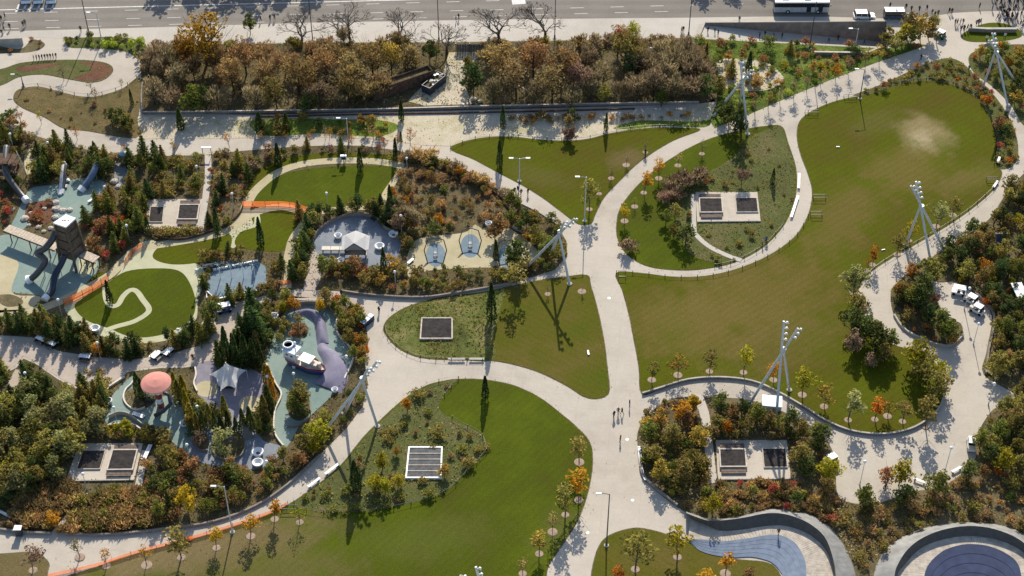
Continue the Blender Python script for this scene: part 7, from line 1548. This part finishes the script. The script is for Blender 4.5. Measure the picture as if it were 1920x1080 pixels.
# fallen leaves drifted round the young trees and along the bed edges
Lc = []
for x, y, h, pal, kd in YT:
    P = G(x, y); n = int(26*h/5)
    for k in range(n):
        a, q = random.uniform(0, 6.283), abs(random.gauss(0, h*.42)); Lc.append((P.x+q*math.cos(a), P.y+q*math.sin(a)-h*.1, .095))
for key in ('L5','L1','L4','bedR','L3','B2'):
    pp = AREAS[key]
    for k in range(350):
        i = random.randrange(len(pp)); a, b = pp[i], pp[(i+1) % len(pp)]; f = random.random(); x, y = a[0]+(b[0]-a[0])*f+random.gauss(0, 5), a[1]+(b[1]-a[1])*f+random.gauss(0, 4)
        if -20 < x < 1940 and y < 1090: P = G(x, y); Lc.append((P.x, P.y, .095))
Lc = np.array(Lc); Ls = RNG.uniform(.10, .22, len(Lc)); ax = RNG.normal(size=(len(Lc), 3)); ax[:, 2] *= .05
link('fallen_leaves', leaf_mesh('fallen_leaves', Lc, Ls, ['tan','brown','gold'], elong=.8, axis=ax*3, idx=RNG.integers(0, 3, len(Lc))), None, None, 'stuff')
# ------------------------------------------------------------------ labels of the plants
LM = [('the pink canopy',302,740),('the white tent canopy',430,715),('the toy ship',565,680),('the tall play tower',122,450),('the play house',668,460),('the swing frames',860,480),('the blue rectangular court',445,525),('the ring path mound',250,570),('the half moon lawn',610,350),
 ('the straight vent path',387,350),('the upper left vent court',330,402),('the lower left vent court',195,868),('the slate court',455,840),('the purple wave',620,650),('the beige circle',387,730),('the picnic table pair',88,640),('the picnic tables above the canopy',305,668),('the white picnic table',160,673),('the grey slides',118,335),('the blue slide',170,330),
 ('the red mulch mound',72,400),('the teal hut',236,305),('the far left climbing tower',15,320),('the plank bridge',60,445),('the orange path fence',165,550),('the orange lawn fence',520,390),('the rust mound path',850,330),('the swing court wall',1000,460),('the central light mast',1040,480),('the lawn tip crossing',1095,410),
 ('the round garden vent court',1365,390),('the circle path benches',1490,370),('the diagonal path mast',1390,215),('the green slope wall',1590,104),('the ramp wall',1500,60),('the white car',1620,35),('the green cart',1762,66),('the grass island',1855,62),('the top right mast',1870,150),('the right path mast',1728,470),('the lawn gate',1880,308),
 ('the tilted blue board',1874,462),('the metal shelter',1908,560),('the white carts',1815,565),('the plaza island kerb',1720,630),('the plaza globe lamp',1820,640),('the lower plaza lamp',1850,755),('the parked white cart',1820,838),('the lower plaza',1680,880),('the right seating bowl',1815,1000),('the left seating bowl',1470,960),
 ('the white shed',1445,755),('the shed vent court',1412,865),('the main path bench',1200,865),('the three walkers',1159,775),('the long seat wall',1350,712),('the seat wall bend',1600,812),('the big lawn tip',1765,720),('the bottom lamp post',1137,1020),('the bottom small lawn',1250,1050),('the main path bend',1090,940),
 ('the white framed grate',795,870),('the oval bed grate',818,618),('the ship court mast',680,770),('the pale path bench',620,885),('the orange bottom fence',400,1000),('the thin service path',130,965),('the white utility box',37,1000),('the white beam barrier',5,965),('the serpentine beds',120,140),('the dry serpentine bed',150,210),('the top left hedge',200,80),('the planter wall',20,90),
 ('the rusty container',750,160),('the rubbish skip',815,150),('the wooden gate',881,95),('the sandy clearing',850,170),('the woodland wall',500,212),('the sand strip',850,240),('the right sand strip',1200,225),('the street bare trees',700,80),('the yellow street tree',385,95),('the woodland edge',1300,130),('the leaning plank',977,168),('the upper meadow lamp',974,335),
 ('the upper path lamp',654,268),('the cabinet row',689,604),('the spinner cup',738,445),('the house court steps',598,500),('the dark kerb wall',300,990),('the cypress island',265,750),('the pink path',420,640),('the big round bush',425,840),('the left woodland end',275,180)]
finish_shrubs()
ORD = ['leftmost','second from left','third from left','fourth from left','fifth from left','sixth from left','seventh from left','eighth from left','ninth from left','tenth from left']
def size_word(kind, h):
    if kind in ('shrub','tall_shrub','twiggy_shrub','ornamental_grass','cypress'): return ''
    return 'small ' if h < 3.3 else ('tall ' if h > 6.2 else '')
buck = {}
for o, kind, pal, px, py, h, lab in PLANTS:
    best = min(LM, key=lambda t: (t[1]-px)**2+((t[2]-py)*1.4)**2); dx, dy = px-best[1], (py-best[2])*1.4; dist = math.hypot(dx, dy)
    if dist < 16: rel = 'right beside'
    elif abs(dx) > abs(dy): rel = ('just ' if dist < 45 else '')+('right of' if dx > 0 else 'left of')
    else: rel = ('just ' if dist < 45 else '')+('in front of' if dy > 0 else 'behind')
    col = WORDS[pal] if kind != 'bare_tree' else 'leafless'
    ph = KPHR[kind]
    if kind == 'thicket_tree': ph = 'twiggy tree'
    s = (size_word(kind, h)+('' if kind == 'bare_tree' else col+' ')+ph).strip()
    buck.setdefault((s, rel, best[0]), []).append((px, py, o, kind))
GRP = {'young_tree':'young trees along the paths','sparse_tree':'young trees along the paths','broad_tree':'autumn woodland trees','bare_tree':'bare street trees','thicket_tree':'twiggy leafless trees','cypress':'columnar cypresses','conifer':'playground conifers','bushy_tree':'bushy trees in the beds','shrub':'shrubs in the beds','tall_shrub':'shrubs in the beds','twiggy_shrub':'shrubs in the beds','ornamental_grass':'ornamental grass clumps'}
for (s, rel, lm), it in buck.items():
    it.sort(key=lambda t: t[0]); n = len(it)
    rows = max(1, math.ceil(n/9)); it.sort(key=lambda t: t[1]); RN = {1:[''],2:['far row ','near row '],3:['far row ','middle row ','near row '],4:['farthest row ','second row ','third row ','nearest row ']}[min(rows, 4)]
    for r in range(min(rows, 4)):
      row = sorted(it[r*n//min(rows, 4):(r+1)*n//min(rows, 4)], key=lambda t: t[0])
      for i, (px, py, o, kind) in enumerate(row):
        if n == 1: t = f'{s} {rel} {lm}'
        else: t = f'{s} {rel} {lm}, {RN[r]}' + ('rightmost' if i == len(row)-1 and i else ORD[min(i, 9)])
        o['label'] = t; o['group'] = GRP[kind]
print('PLANTS', COUNT, 'objects', len(bpy.data.objects))
dup = {}
for o in bpy.data.objects:
    if o.parent is None and 'label' in o: dup.setdefault(o['label'], []).append(o)
print('DUP', sum(len(v) for v in dup.values() if len(v) > 1), [(k, len(v)) for k, v in dup.items() if len(v) > 1][:30])
print('LONG', [k for k in dup if len(k.replace(',', '').split()) > 16][:20])
